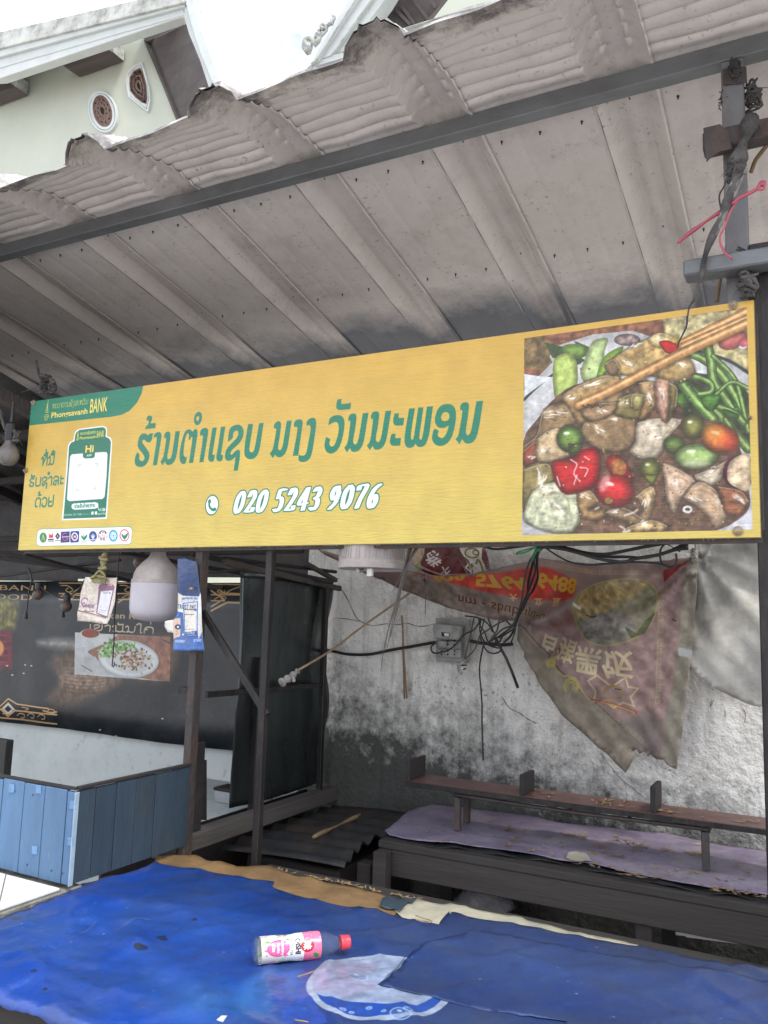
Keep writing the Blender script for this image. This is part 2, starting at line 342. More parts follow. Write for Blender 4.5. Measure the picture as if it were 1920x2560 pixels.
# ================================================================ LETTERING
# Lao letters as pen strokes, x-height 1 (list of polylines, advance)
LAO={
'ທ':([[(.05,.8),(.15,1),(.28,.85),(.28,0)],[(.28,.1),(.62,.95),(.78,1),(.86,.8),(.86,0)]],1.0),
'ນ':([[(.05,.82),(.16,1),(.28,.85),(.27,.2),(.12,.0),(.3,.12),(.55,0),(.78,.2),(.82,1)]],.98),
'ຮ':([[(.62,1.08),(.52,.88),(.38,.98),(.16,.9),(.1,.68),(.3,.5),(.58,.34),(.6,.1),(.35,0),(.1,.1),(.12,.3)]],.8),
'ບ':([[(.1,1),(.1,.2),(.22,.02),(.5,0),(.7,.2),(.7,1)]],.86),
'ຊ':([[(.08,.6),(.1,.85),(.35,1),(.62,.88),(.6,.62),(.2,.35),(.1,.1),(.3,0),(.5,.25),(.68,.2),(.68,-.35)]],.84),
'ຂ':([[(.08,.62),(.1,.88),(.32,1),(.55,.85),(.5,.6),(.15,.3),(.12,.08),(.35,0),(.6,.05),(.75,.3),(.75,1)]],.92),
'ລ':([[(.1,.75),(.25,.97),(.5,.95),(.7,.75),(.72,0)],[(.7,.4),(.45,.5),(.15,.35),(.15,.05),(.4,0),(.45,.25)]],.9),
'ດ':([[(.72,0),(.74,.75),(.5,1),(.2,.9),(.08,.5),(.12,.08),(.32,.05)]],.9),
'ຄ':([[(.72,0),(.74,.75),(.5,1),(.2,.9),(.08,.5),(.12,.08),(.35,.05),(.38,.4)]],.9),
'ຕ':([[(.74,0),(.76,.8),(.62,1),(.42,.82),(.22,1),(.08,.6),(.1,.08),(.28,.05)],[(.42,.82),(.42,.6)]],.92),
'ວ':([[(.08,.82),(.3,1),(.6,.9),(.68,.5),(.55,.06),(.3,0),(.1,.12),(.1,.3)]],.82),
'ຍ':([[(.12,.98),(.1,.62),(.3,.5),(.5,.52)],[(.3,.5),(.12,.35),(.1,.08),(.35,0),(.65,.08),(.7,.4),(.7,1.2)]],.86),
'ພ':([[(.08,1),(.1,.1),(.25,0),(.42,.75),(.58,0),(.74,.1),(.78,1)],[(.42,.75),(.43,1)]],.95),
'ງ':([[(.05,.85),(.3,1),(.52,.85),(.5,.1),(.35,-.25),(.1,-.2)]],.66),
'ສ':([[(.1,.75),(.25,.97),(.5,.95),(.7,.75),(.72,0)],[(.7,.4),(.45,.5),(.15,.35),(.15,.05),(.4,0),(.45,.25)],[(.65,.85),(.85,1.15)]],.92),
'ຫ':([[(.08,.8),(.18,1),(.3,.85),(.3,0),(.5,.9),(.65,1),(.7,.8),(.6,.6)],[(.7,.8),(.88,.8),(.9,0)]],1.02),
'ອ':([[(.5,.42),(.2,.5),(.1,.75),(.35,1),(.6,.9),(.7,.5),(.55,.05),(.3,0),(.1,.1),(.12,.25)],[(.5,.42),(.62,.7)]],.82),
'ມ':([[(.05,.82),(.16,1),(.28,.85),(.27,.2),(.12,.0),(.3,.12)],[(.3,.12),(.6,0),(.8,.2),(.82,1)],[(.82,.1),(.98,0)]],1.0),
'ກ':([[(.1,0),(.1,.5),(.3,.6),(.12,.75),(.3,1),(.65,.95),(.75,.7),(.75,0)]],.92),
'າ':([[(.05,.82),(.25,1),(.45,.85),(.45,0)]],.6),
'ຳ':([[(.05,.82),(.25,1),(.45,.85),(.45,0)],[(-.1,1.42),(0,1.55),(.1,1.42),(0,1.28),(-.1,1.42)]],.6),
'ະ':([[(.12,.95),(.1,.65),(.42,.68)],[(.12,.4),(.1,.08),(.42,.1)]],.52),
'ແ':([[(.12,1),(.12,.1),(.28,.05)],[(.45,1),(.45,.1),(.6,.05)]],.7),
'ເ':([[(.12,1),(.12,.1),(.28,.05)]],.38),
'ໄ':([[(-.05,1.3),(.15,1.5),(.3,1.3),(.3,.1),(.42,.05)]],.5),
'ັ':([[(-.55,1.45),(-.55,1.2),(-.15,1.25)]],0),'ິ':([[(-.65,1.2),(-.4,1.48),(-.15,1.2),(-.65,1.2)]],0),'ີ':([[(-.65,1.2),(-.4,1.48),(-.15,1.2),(-.65,1.2)],[(-.15,1.2),(-.15,1.55)]],0),
'່':([[(-.4,1.55),(-.4,1.9)]],0),'ົ':([[(-.6,1.2),(-.5,1.42),(-.3,1.2),(-.15,1.45)]],0),'້':([[(-.5,1.55),(-.35,1.7),(-.4,1.5),(-.45,1.3),(-.15,1.36)]],0),' ':([],.45)}
def lao(cv,txt,x,y,h,wd,r,col,rot=0,shear=0,alpha=1,sx=1):
    tot=sum(LAO[c][1] for c in txt); k=wd/(tot*h) ; cx=0; ca,sa=math.cos(rot),math.sin(rot)
    for ch in txt:
        st,ad=LAO[ch]
        for P in st:
            Q=[]
            for (a,b) in P:
                u=(cx+a)*h*k+b*h*shear; v=b*h*sx; Q.append((x+u*ca-v*sa,y+u*sa+v*ca))
            cv.stroke(Q,r,col,smooth=4 if len(Q)>2 else 0,alpha=alpha)
        cx+=ad
# ================================================================ PRINT 1: the yellow shop sign
SD=2.04; SX0,SX1,SZ0,SZ1=-2.6125,-.099,.212,.780
G_=(28,118,92); Yw=(222,174,70); WH=(232,232,232); GK=(240,205,96)
def sign_print():
    cv=Cv(SX0,SX1,SZ0,SZ1,1100,Yw)
    # the film runs from deeper amber (top) to lemon (bottom), as printed
    gy=np.linspace(0,1,cv.h)[:,None,None]; cv.a[:]=np.array((202,162,72))*(1-gy)+np.array((204,182,92))*gy
    cv.a*=(1+.05*(cv.n2-.5)*2)[...,None]
    cv.a*=(1+.05*(RNG.rand(cv.h,1)-.5)*(fnoise(cv.h,cv.w,160,2,9)))[...,None]
    def use(c): cv.f=lambda X,Y:(lambda p:(p[0],p[2]))(atY(*c(X,Y),SD))
    # --- bank corner
    c1=crop(0,900,3.456); use(c1)
    cv.poly([(255,566),(262,300),(700,200),(1242,212),(1225,290),(1185,370),(1120,440),(1050,475),(960,492),(600,530)],G_)
    cv.f=lambda X,Y:(X,Y)
    P=lambda X,Y:(lambda p:(p[0],p[2]))(atY(*c1(X,Y),SD))
    def spire(x,y,h):
        cv.stroke([(x,y+h*.55),(x+h*.02,y+h)],1.2,GK)
        for k in range(6):
            w=h*(.10-.013*k); yy=y+h*(.42+.07*k); cv.stroke([(x-w,yy+h*.02),(x+w,yy-h*.01)],max(1.1,h*9),GK)
        sp=[(x+h*.16*(1-t/14)*math.cos(t),y+h*.17+h*.17*(1-t/14)*math.sin(t)) for t in np.linspace(0,11,40)]
        cv.stroke(sp,max(.9,h*12),GK)
    def bank(x,y,w,h,b=.0):
        lao(cv,'ທະນາຄານພົງສະຫວັນ',x,y+h*.62,h*.30,w*.66,max(.7,h*13),GK)
        cv.text('Phongsavanh',x,y,h*.52,GK,width=w*.66,bold=.02)
        cv.text('BANK',x+w*.70,y+h*.02,h*1.28,GK,width=w*.30,bold=.012)
    a=P(445,505); b=P(925,452); bank(a[0],a[1]+.001,b[0]-a[0],.058)
    s=P(400,535); spire(s[0],s[1]+.002,P(405,352)[1]-s[1])
    # --- left column of words
    for txt,(xa,ya),(xb,yb),h in (('ທີ່ນີ້',(357,912),(478,903),.031),('ຮັບຊຳລະ',(252,1093),(556,1078),.031),('ດ້ວຍ',(302,1270),(472,1262),.033)):
        a=P(xa,ya); b=P(xb,yb); lao(cv,txt,a[0],a[1],h,b[0]-a[0],3.6,G_)
    # --- phone shaped card
    use(c1)
    out=[(538,1385),(575,1000),(592,740),(612,708),(640,695),(648,640),(662,612),(690,595),(890,570),(918,578),(930,605),(925,655),(960,672),(972,705),(968,790),(950,1050),(925,1370)]
    inn=[(552,1372),(590,960),(602,745),(620,716),(650,702),(655,648),(668,622),(692,605),(888,581),(910,588),(920,610),(915,662),(950,682),(962,710),(957,790),(938,1050),(915,1358)]
    cv.poly(out,WH); cv.poly(inn,(24,112,86))
    cv.poly([(584,1205),(598,1000),(612,835),(628,815),(900,795),(925,797),(933,815),(925,1000),(908,1180),(890,1200),(605,1220)],WH)
    cv.poly([(722,705),(825,700),(828,760),(824,835),(808,848),(740,852),(722,838)],(24,112,86))
    # the square code is left out: only its corner brackets stay
    for q in ([(683,930),(683,908),(705,906)],[(825,898),(847,896),(847,918)],[(670,1100),(670,1124),(690,1123)],[(805,1116),(828,1114),(829,1095)]): cv.stroke(q,1.1,(120,165,150))
    cv.poly([(622,1262),(630,1245),(650,1238),(830,1228),(850,1236),(855,1255),(848,1275),(825,1284),(650,1294),(628,1285)],WH)
    cv.f=lambda X,Y:(X,Y)
    a=P(693,688); b=P(902,668); bank(a[0],a[1],b[0]-a[0],.027); s=P(674,700); spire(s[0],s[1],.036)
    a=P(742,800); cv.text('Hi',a[0],a[1],.036,GK,width=P(812,800)[0]-a[0],bold=.03)
    a=P(752,836); cv.text('APP',a[0],a[1],0.011,WH,width=P(798,832)[0]-a[0],bold=.02)
    a=P(648,1277); lao(cv,'ຊຳລະສິນຄ້າຂອງທ່ານ',a[0],a[1],.0095,P(826,1270)[0]-a[0],1.1,G_)
    a=P(868,1306); cv.text('1188',a[0],a[1],.016,WH,width=P(912,1306)[0]-a[0],bold=.02)
    a=P(850,1300); cv.stroke([(a[0],a[1]+.012),(a[0]+.002,a[1]+.004),(a[0]+.010,a[1])],1.6,WH)
    a=P(558,1345); cv.text('Call Center : 021 711665',a[0],a[1],.009,WH,width=P(710,1338)[0]-a[0],bold=.012)
    a=P(722,1338); cv.text('Follow us on',a[0],a[1],.009,(160,190,180),width=P(782,1334)[0]-a[0])
    a=P(792,1336); 
    for k in range(2): cv.poly([(a[0]+k*.017,a[1]),(a[0]+k*.017+.011,a[1]),(a[0]+k*.017+.011,a[1]+.011),(a[0]+k*.017,a[1]+.011)],WH)
    a=P(828,1336); cv.text('Phongsavanh Bank',a[0],a[1],.011,WH,width=P(918,1331)[0]-a[0],bold=.01)
    # --- row of bank badges
    use(c1)
    rr=[(318,1590),(315,1560),(325,1490),(335,1468),(360,1459),(1115,1436),(1137,1445),(1144,1470),(1138,1565),(1130,1585),(1105,1594),(350,1609),(325,1603)]
    cv.poly(rr,G_); 
    m=np.mean(rr,0); cv.poly([(m[0]+(x-m[0])*.994,m[1]+(y-m[1])*.955) for x,y in rr],(236,236,238))
    NV=(24,58,130)
    cv.ell(376,1533,33,46,(190,185,110)); cv.ell(376,1533,30,42,(30,125,85)); cv.stroke([(362,1556),(376,1508),(390,1556)],1.3,(225,205,120)); cv.stroke([(376,1500),(376,1558)],1,(225,205,120))
    cv.poly([(425,1536),(430,1495),(445,1515),(460,1492),(463,1534)],(205,25,40)); 
    cv.poly([(418,1545),(467,1543),(467,1556),(418,1558)],(60,50,50)); cv.stroke([(420,1568),(466,1566)],1.2,(90,80,80))
    cv.stroke([(501,1496),(518,1520),(501,1545),(484,1521)],2.2,(30,30,34),closed=True); cv.stroke([(501,1508),(510,1520),(501,1533),(492,1521)],1.5,(30,30,34),closed=True); cv.stroke([(480,1561),(524,1559)],1.3,(60,60,60))
    cv.poly([(530,1484),(606,1479),(603,1573),(526,1578)],(62,38,92)); cv.ring(568,1526,26,32,1.4,(150,120,190),t0=.5,t1=5.2); cv.stroke([(540,1528),(598,1524)],2.2,(190,165,215)); cv.stroke([(572,1540),(592,1539)],1.2,(200,120,150))
    cv.poly([(612,1486),(622,1478),(680,1475),(688,1483),(684,1563),(676,1573),(618,1577),(609,1568)],NV); cv.ell(648,1525,28,36,(238,238,240)); cv.ell(648,1525,20,26,NV)
    cv.poly([(632,1542),(634,1510),(648,1524),(662,1506),(664,1540)],(215,30,45)); cv.stroke([(640,1518),(658,1530)],1.4,(238,238,240)); cv.stroke([(640,1532),(658,1516)],1.2,(238,238,240))
    cv.ring(728,1526,30,42,.8,(215,200,205)); cv.poly([(728,1556),(708,1535),(706,1512),(724,1530)],(30,120,80),smooth=3); cv.poly([(730,1556),(752,1532),(756,1506),(732,1528)],(30,120,80),smooth=3); cv.stroke([(728,1500),(729,1560)],1.5,(30,120,80)); cv.stroke([(702,1562),(728,1572),(758,1558)],1.6,(120,190,205),smooth=4)
    cv.ell(806,1522,34,45,NV)
    for dx in (-18,-9,0,9,18): cv.stroke([(806,1545),(806+dx*.8,1520),(806+dx*.3+dx*.6,1500+abs(dx)*.9)],1.4,(238,238,240),smooth=4)
    cv.stroke([(786,1548),(806,1554),(828,1546)],1.5,(238,238,240),smooth=3)
    cv.ell(891,1519,39,50,(70,40,44)); cv.poly([(853,1512),(930,1508),(930,1532),(853,1536)],(222,40,58)); cv.poly([(856,1537),(928,1533),(918,1556),(900,1567),(878,1567),(862,1556)],(238,238,240))
    for dx,dy in ((-12,0),(12,-1),(0,-10),(-7,8),(7,8)): cv.ell(891+dx,1488+dy,6,6,(238,238,240))
    cv.f=lambda X,Y:(X,Y); a=P(868,1556); cv.text('BCEL',a[0],a[1],.013,(40,30,34),width=P(912,1554)[0]-a[0],bold=.02); a=P(857,1532); lao(cv,'ທຄຕອ',a[0],a[1],.0125,P(926,1528)[0]-a[0],1.7,(245,240,240)); use(c1)
    cv.ell(981,1517,38,51,(48,150,215))
    for k in range(8):
        t=k*math.pi/4; cv.ring(981+17*math.cos(t),1517+23*math.sin(t),8,10,1.5,(235,240,245))
    cv.ell(1077,1513,42,52,(222,60,90)); cv.ell(1077,1513,34,43,(240,240,240)); cv.poly([(1077,1548),(1056,1525),(1052,1498),(1073,1518)],(30,120,80),smooth=3); cv.poly([(1079,1548),(1102,1522),(1106,1490),(1082,1516)],(30,120,80),smooth=3); cv.stroke([(1077,1550),(1078,1508)],1.5,(30,120,80))
    # --- big title, traced letter by letter
    use(crop(320,980,3.456))
    A=[[(215,355),(182,360),(172,376),(160,362),(140,356),(118,362),(98,385),(84,440),(84,470),(100,500),(130,535),(143,560),(140,585),(122,598),(104,592),(95,570),(103,545),(82,517),(66,550),(58,590),(62,625),(80,643),(108,648),(140,640),(165,615),(183,570),(186,540),(175,510),(150,475),(125,440),(122,425),(130,412),(145,412),(158,430),(180,437),(200,425),(208,400)],
    [(162,250),(162,220),(175,205),(195,202),(208,212),(210,235),(196,262),(195,272),(240,266),(235,312),(148,321),(155,294),(175,280),(180,255),(175,245)],
    [(222,372),(240,350),(268,343),(286,355),(290,380),(283,420),(248,631),(213,633),(246,420),(248,392),(240,386),(222,396)],
    [(310,370),(325,345),(350,338),(363,352),(366,380),(352,470),(335,560),(340,578),(355,580),(368,568),(378,540),(408,340),(446,336),(422,520),(410,575),(390,610),(360,630),(330,628),(316,598),(296,634),(278,600),(295,580),(308,540),(330,400),(325,393),(312,400)],
    [(448,605),(441,560),(445,500),(462,420),(480,360),(500,330),(522,320),(545,328),(556,345),(570,322),(590,318),(600,340),(598,370),(560,610),(523,613),(556,395),(548,380),(535,410),(519,412),(528,370),(515,352),(498,375),(485,440),(478,500),(477,540),(485,560),(505,562),(500,600),(490,618),(470,622)],
    [(618,345),(640,313),(668,307),(690,320),(692,350),(650,603),(613,606),(648,385),(640,370),(622,376)],
    [(728,308),(766,304),(730,520),(728,540),(748,545),(742,595),(715,605),(692,590),(690,555),(700,480)],[(802,301),(840,297),(805,520),(802,540),(820,545),(815,590),(790,601),(765,590),(760,560),(775,480)],
    [(863,430),(868,350),(885,305),(920,285),(955,280),(985,295),(1000,330),(998,375),(980,420),(940,465),(900,495),(882,530),(895,545),(915,520),(940,500),(962,500),(970,520),(965,580),(948,678),(912,680),(925,600),(928,560),(910,575),(885,592),(860,595),(840,580),(836,550),(845,500),(880,455),(930,410),(952,375),(955,345),(940,330),(918,340),(905,365),(908,395),(885,415)],
    [(1038,278),(1082,275),(1050,480),(1050,510),(1062,522),(1078,520),(1095,500),(1135,270),(1174,267),(1145,460),(1130,530),(1100,570),(1065,582),(1030,575),(1008,550),(1005,510),(1012,440)],
    [(1262,285),(1285,258),(1308,250),(1325,265),(1326,300),(1312,400),(1298,480),(1302,500),(1318,505),(1332,490),(1342,460),(1375,250),(1418,246),(1390,440),(1378,500),(1355,545),(1320,566),(1290,562),(1276,540),(1254,572),(1228,532),(1250,505),(1260,470),(1285,330),(1280,312),(1264,318)],
    [(1436,270),(1455,245),(1485,235),(1510,245),(1514,275),(1505,330),(1475,550),(1428,553),(1470,330),(1465,300),(1440,305)],
    [(1545,260),(1570,232),(1600,222),(1625,232),(1631,270),(1625,330),(1600,500),(1585,560),(1560,592),(1525,607),(1490,602),(1476,590),(1480,542),(1500,552),(1525,552),(1545,530),(1553,490),(1585,320),(1578,290),(1560,285),(1548,298)]]
    def rnd(P):
        out=[];n=len(P)
        for i in range(n):
            a,b,c_=np.array(P[i-1],float),np.array(P[i],float),np.array(P[(i+1)%n],float); u=b-a; v=c_-b; ang=abs(math.atan2(u[0]*v[1]-u[1]*v[0],u@v))
            if ang<1.15 and ang>.12: out+=[tuple(b-u*.27),tuple(b-u*.09+v*.09-(u-v)*.03),tuple(b+v*.27)]
            else: out.append(tuple(b))
        return out
    for p in A: cv.poly(rnd(p),G_)
    cv.poly([(603+34*math.cos(t)+8*math.sin(-t),228+58*math.sin(t)) for t in np.linspace(0,6.28,24,endpoint=False)],G_,holes=[[(601+12*math.cos(t)-3*math.sin(t),228+22*math.sin(t)) for t in np.linspace(0,6.28,16,endpoint=False)]])
    use(crop(780,960,3.607))
    no=[(330,300),(350,272),(380,265),(402,275),(405,310),(390,420),(372,510),(378,540),(395,548),(412,530),(425,490),(460,265),(512,260),(480,460),(465,540),(435,595),(395,614),(360,610),(345,578),(320,618),(294,575),(318,550),(330,500),(350,345),(345,330),(332,340)]
    B=[[(152,377),(160,315),(190,290),(235,280),(275,290),(295,325),(298,375),(285,460),(265,540),(240,590),(205,622),(170,631),(135,615),(117,575),(118,530),(132,478),(170,500),(160,530),(165,558),(185,568),(205,555),(225,510),(245,430),(245,380),(235,350),(215,343),(185,352)],
    [(232,142),(270,136),(265,165),(268,183),(300,180),(356,172),(348,228),(240,239),(222,220),(222,185)],no,[(x+203,y-20) for x,y in no],
    [(745,268),(785,264),(778,295),(785,308),(832,303),(822,372),(750,377),(733,355),(732,315)],[(718,450),(755,447),(748,478),(755,490),(802,485),(795,555),(725,559),(705,540),(703,500)],
    [(875,222),(927,217),(892,440),(890,490),(900,503),(912,498),(920,460),(957,213),(1004,210),(970,440),(965,490),(975,502),(988,498),(998,460),(1035,204),(1089,199),(1060,420),(1040,510),(1015,555),(975,571),(945,560),(932,535),(915,565),(880,578),(850,568),(833,530),(835,470),(848,380)],
    [(1332,200),(1350,170),(1385,160),(1410,172),(1413,210),(1400,310),(1383,420),(1388,455),(1402,463),(1420,450),(1435,410),(1480,155),(1540,150),(1510,350),(1490,450),(1465,510),(1420,537),(1375,532),(1352,495),(1327,540),(1291,495),(1315,470),(1325,420),(1355,250),(1350,230),(1335,238)]]
    for p in B: cv.poly(rnd(p),G_)
    cv.poly([(1105,330),(1115,270),(1140,215),(1180,185),(1230,179),(1270,195),(1293,240),(1295,310),(1280,400),(1255,480),(1220,530),(1175,555),(1130,555),(1095,530),(1080,490),(1085,450),(1100,404),(1140,422),(1130,450),(1140,475),(1165,487),(1190,475),(1215,430),(1230,375),(1200,390),(1160,395),(1125,380)],G_,holes=[[(1160,300),(1170,270),(1190,252),(1215,252),(1235,270),(1237,300),(1225,325),(1195,335),(1170,328)]],smooth=2)
    # --- telephone number: white slanted digits with a green outline
    cE=crop(300,950,1.659); PE=lambda X,Y:(lambda p:(p[0],p[2]))(atY(*cE(X,Y),SD)); cv.f=lambda X,Y:(X,Y)
    DG={'0':[[(.5,1),(.2,.8),(.1,.5),(.15,.15),(.4,0),(.7,.2),(.8,.5),(.75,.85),(.5,1)]],'2':[[(.15,.75),(.35,1),(.65,.95),(.75,.72),(.5,.4),(.1,.04)],[(.1,.04),(.75,.04),(.8,.2)]],
    '5':[[(.85,.98),(.35,.98),(.22,.6)],[(.22,.6),(.5,.62),(.72,.45),(.65,.15),(.35,0),(.1,.08)]],'4':[[(.62,0),(.72,1)],[(.68,1),(.08,.3),(.85,.3)]],'3':[[(.2,.85),(.45,1),(.72,.85),(.62,.6),(.38,.52)],[(.38,.52),(.68,.42),(.68,.15),(.4,0),(.1,.08)]],
    '9':[[(.75,.7),(.6,.98),(.3,.92),(.15,.65),(.35,.42),(.65,.52),(.77,.72),(.65,.3),(.2,.0)]],'7':[[(.15,.8),(.2,.96),(.85,.96),(.5,.4),(.32,0)]],'6':[[(.78,.98),(.35,.75),(.13,.35),(.25,.05),(.5,0),(.72,.25),(.6,.5),(.35,.48),(.15,.3)]]}
    a=PE(462,556); b=PE(1082,536); H=.072; txt='020 5243 9076'; adv=[1 if c!=' ' else .5 for c in txt]; wd=(b[0]-a[0])/(sum(adv)+.25)
    for grow,col in ((4.2,G_),(0,(240,240,240))):
        x=a[0]+.008
        for c,ad in zip(txt,adv):
            if c!=' ':
                for P_ in DG[c]: cv.pen([(x+u*wd*.80+v*H*.20,a[1]+.004+v*H*.92) for u,v in P_],.0125,.0045,.12,col,grow=grow)
            x+=wd*ad
    q=PE(381,518); rr_=.042*.55
    cv.ell(q[0],q[1],.0285,.0345,G_); cv.ell(q[0],q[1],.0245,.0300,(240,240,240))
    cv.stroke([(q[0]-.012,q[1]+.014),(q[0]-.010,q[1]-.004),(q[0]+.004,q[1]-.016),(q[0]+.013,q[1]-.016)],4.2,G_,smooth=5); cv.ell(q[0]-.011,q[1]+.012,.0065,.0075,G_); cv.ell(q[0]+.0115,q[1]-.0145,.0075,.006,G_)
    food_print(cv,crop(1280,740,2.592),SD)
    return cv
def food_print(cv,c,D):
    cv.f=lambda X,Y:(lambda p:(p[0],p[2]))(atY(*c(X,Y),D))
    fr=[(80,275),(1518,75),(1556,1512),(62,1548)]
    cv.poly(fr,(128,84,62),tex=.5)
    Q=cv.px(fr); x0,x1,y0,y1=int(Q[:,0].min()),int(Q[:,0].max()),int(Q[:,1].min()),int(Q[:,1].max()); back=cv.a.copy(); frame=fr
    # table, plate
    for k in range(9): cv.stroke([(80+60*k,300+RNG.randint(-20,60)),(500+60*k,240+RNG.randint(-30,60))],3,(90,56,44),alpha=.4,soft=3)
    cv.ell(160,370,110,110,(112,92,60),tex=.6); cv.poly([(980,150),(1518,80),(1525,480),(1100,380),(990,260)],(176,164,120),tex=.5,soft=3)
    for k in range(60): cv.ell(RNG.randint(1000,1510),RNG.randint(110,380),RNG.randint(6,22),RNG.randint(5,16),[(196,186,140),(130,116,74),(208,204,180)][k%3],alpha=.6,soft=3)
    cv.poly([(62,620),(150,540),(260,430),(240,390),(300,320),(520,250),(780,225),(1000,300),(1200,345),(1400,420),(1530,490),(1556,1512),(62,1548)],(196,196,196),tex=.08,shade=(.85,40))
    cv.stroke([(76,672),(160,590),(262,512),(440,430)],4,(44,44,50),smooth=5); cv.stroke([(1150,345),(1300,385),(1420,430),(1530,500)],4,(50,60,62),smooth=5)
    cv.poly([(78,505),(180,520),(255,525),(80,650)],(206,210,212))
    cv.ell(745,285,85,40,(140,122,118),tex=.7,shade=(.6,14)); cv.ell(1430,285,100,60,(206,110,104),rot=-.4,shade=(.6,22),tex=.1); cv.ell(1505,310,45,35,(205,100,110),shade=(.7,14)); cv.ring(1495,325,22,14,2.5,(200,205,210),t0=.5,t1=2.8)
    # greens
    cv.poly([(210,300),(330,330),(480,420),(420,440),(260,400)],(52,74,44),tex=.3); cv.poly([(400,290),(520,340),(540,420),(440,360)],(44,70,42))
    def leafy(P,col,sh=(.62,20,.15),tx=.18): cv.poly(P,col,smooth=3,shade=sh,tex=tx)
    leafy([(325,330),(400,310),(480,325),(495,370),(440,405),(360,400)],(118,150,70))
    leafy([(270,420),(300,385),(350,370),(405,400),(425,470),(420,590),(385,690),(300,700),(272,640),(262,520)],(172,192,104))
    leafy([(500,330),(540,285),(620,275),(600,360),(590,470),(570,560),(480,570),(440,500),(470,410)],(184,204,140))
    leafy([(590,400),(700,330),(720,345),(660,440),(600,520),(545,545)],(140,180,70))
    cv.poly([(1050,560),(1200,500),(1400,560),(1535,640),(1535,1000),(1400,820),(1120,800),(1000,740)],(50,56,38),tex=.6,smooth=3)
    for P,r in (([(1140,370),(1250,420),(1380,540),(1520,800)],15),([(1265,320),(1290,430),(1310,560),(1440,740)],17),([(1070,540),(1200,640),(1330,760),(1530,990)],17),([(1150,510),(1280,560),(1290,620),(1200,640)],10),([(1110,580),(1200,690),(1300,800)],20),([(1300,390),(1420,510),(1470,620),(1530,880)],9),([(1340,720),(1440,760),(1500,820)],13),([(1380,800),(1440,900),(1460,1010)],10),([(1320,640),(1420,560),(1530,600)],8)):
        rr=r*cv.p/1720; cv.stroke(P,rr*1.15,(46,66,34),smooth=5); cv.stroke(P,rr,(112,146,74),smooth=5,shade=(.55,1),tex=.3); cv.stroke([(x+1,y-4) for x,y in P],rr*.3,(178,204,130),smooth=5,alpha=.6,soft=1)
    for P in ([(1225,650),(1340,640),(1350,680),(1300,750),(1240,720)],[(1040,650),(1120,640),(1110,740),(1040,780)],[(1370,730),(1470,770),(1450,800),(1380,780)],[(1400,640),(1460,700),(1440,730)]): leafy(P,(78,118,52),(.6,12,.2),.35)
    # sauce base
    cv.poly([(66,960),(160,800),(300,640),(480,560),(900,560),(1100,720),(1130,800),(1350,820),(1480,1000),(1535,1260),(1520,1400),(1340,1512),(1100,1525),(400,1538),(220,1520),(70,1400)],(92,68,52),smooth=3,tex=.5)
    def noodle(P,col,hl=None,sh=(.56,13,.22),tx=.3):
        cv.poly(P,(46,33,24),smooth=2,grow=2.0,soft=3,alpha=.55); cv.poly(P,tuple(min(255,c*1.08) for c in col),smooth=2,shade=sh,tex=tx)
        m_=np.mean(P,0); k_=max(3,len(P)//2); cv.stroke([tuple(m_+(np.array(p)-m_)*.93) for p in P[:k_]],1.5,(214,196,164),smooth=3,alpha=.5,soft=.8); cv.stroke([tuple(m_+(np.array(p)-m_)*.6) for p in P[1:k_+1]],2.2,(96,70,46),smooth=3,alpha=.38,soft=2)
        if hl:
            for h in hl:
                cv.stroke(h,7,(206,192,170),smooth=4,alpha=.35,soft=6,tex=.6)
                for q in range(5):
                    o=RNG.normal(0,9,2); f0=RNG.rand()*.6; a_=np.array(h[0],float);b_=np.array(h[-1],float); p0=a_+(b_-a_)*f0+o; p1=a_+(b_-a_)*(f0+.3)+o+RNG.normal(0,6,2); cv.stroke([tuple(p0),tuple(p1)],1.6,(232,226,214),alpha=.75,soft=.8)
    T=(150,120,80); T2=(128,104,74); T3=(168,146,112); L_=(190,182,160); O=(120,108,64)
    noodle([(70,980),(160,900),(190,760),(260,700),(400,700),(440,800),(330,860),(200,960),(110,1090)],T2,[[(190,770),(300,740),(380,760)]])
    noodle([(75,1000),(160,940),(165,1060),(110,1100),(70,1090)],(120,52,36),[[(100,1050),(150,1020)]])
    noodle([(160,920),(290,850),(330,900),(420,1010),(300,1060),(170,1080)],T3,[[(190,1000),(250,995)]])
    noodle([(70,1120),(230,1080),(280,1180),(170,1300),(75,1360)],O,[[(170,1100),(190,1200)],[(220,1150),(160,1250)]])
    noodle([(75,1400),(130,1260),(280,1200),(420,1260),(450,1400),(390,1530),(220,1525),(90,1470)],(176,178,148),[[(200,1260),(300,1240)],[(220,1320),(330,1400)],[(180,1220),(240,1300)]],tx=.35)
    noodle([(420,1270),(500,1255),(560,1330),(500,1380),(600,1380),(590,1440),(450,1440)],T,[[(450,1290),(500,1290)]])
    noodle([(450,850),(480,780),(600,780),(760,740),(810,800),(800,940),(720,1010),(600,1010),(520,980),(440,900)],T2,[[(540,840),(600,900)],[(640,800),(700,790)]])
    noodle([(810,820),(960,790),(1100,800),(1060,860),(1000,940),(950,1040),(850,1060),(760,1010),(800,940)],(178,164,142),[[(860,850),(960,850)],[(880,920),(960,900)]],tx=.25)
    noodle([(640,680),(760,640),(880,600),(900,700),(860,800),(720,790),(650,760)],O,[[(700,700),(740,690)]])
    noodle([(820,560),(920,560),(940,680),(880,780),(820,800),(840,700)],T,[[(870,600),(900,700)]])
    noodle([(930,540),(1020,520),(1030,660),(1000,830),(950,760),(925,640)],(164,124,104),[[(960,580),(990,700)]])
    noodle([(1020,560),(1070,600),(1060,720),(1010,820),(1020,680)],O,None)
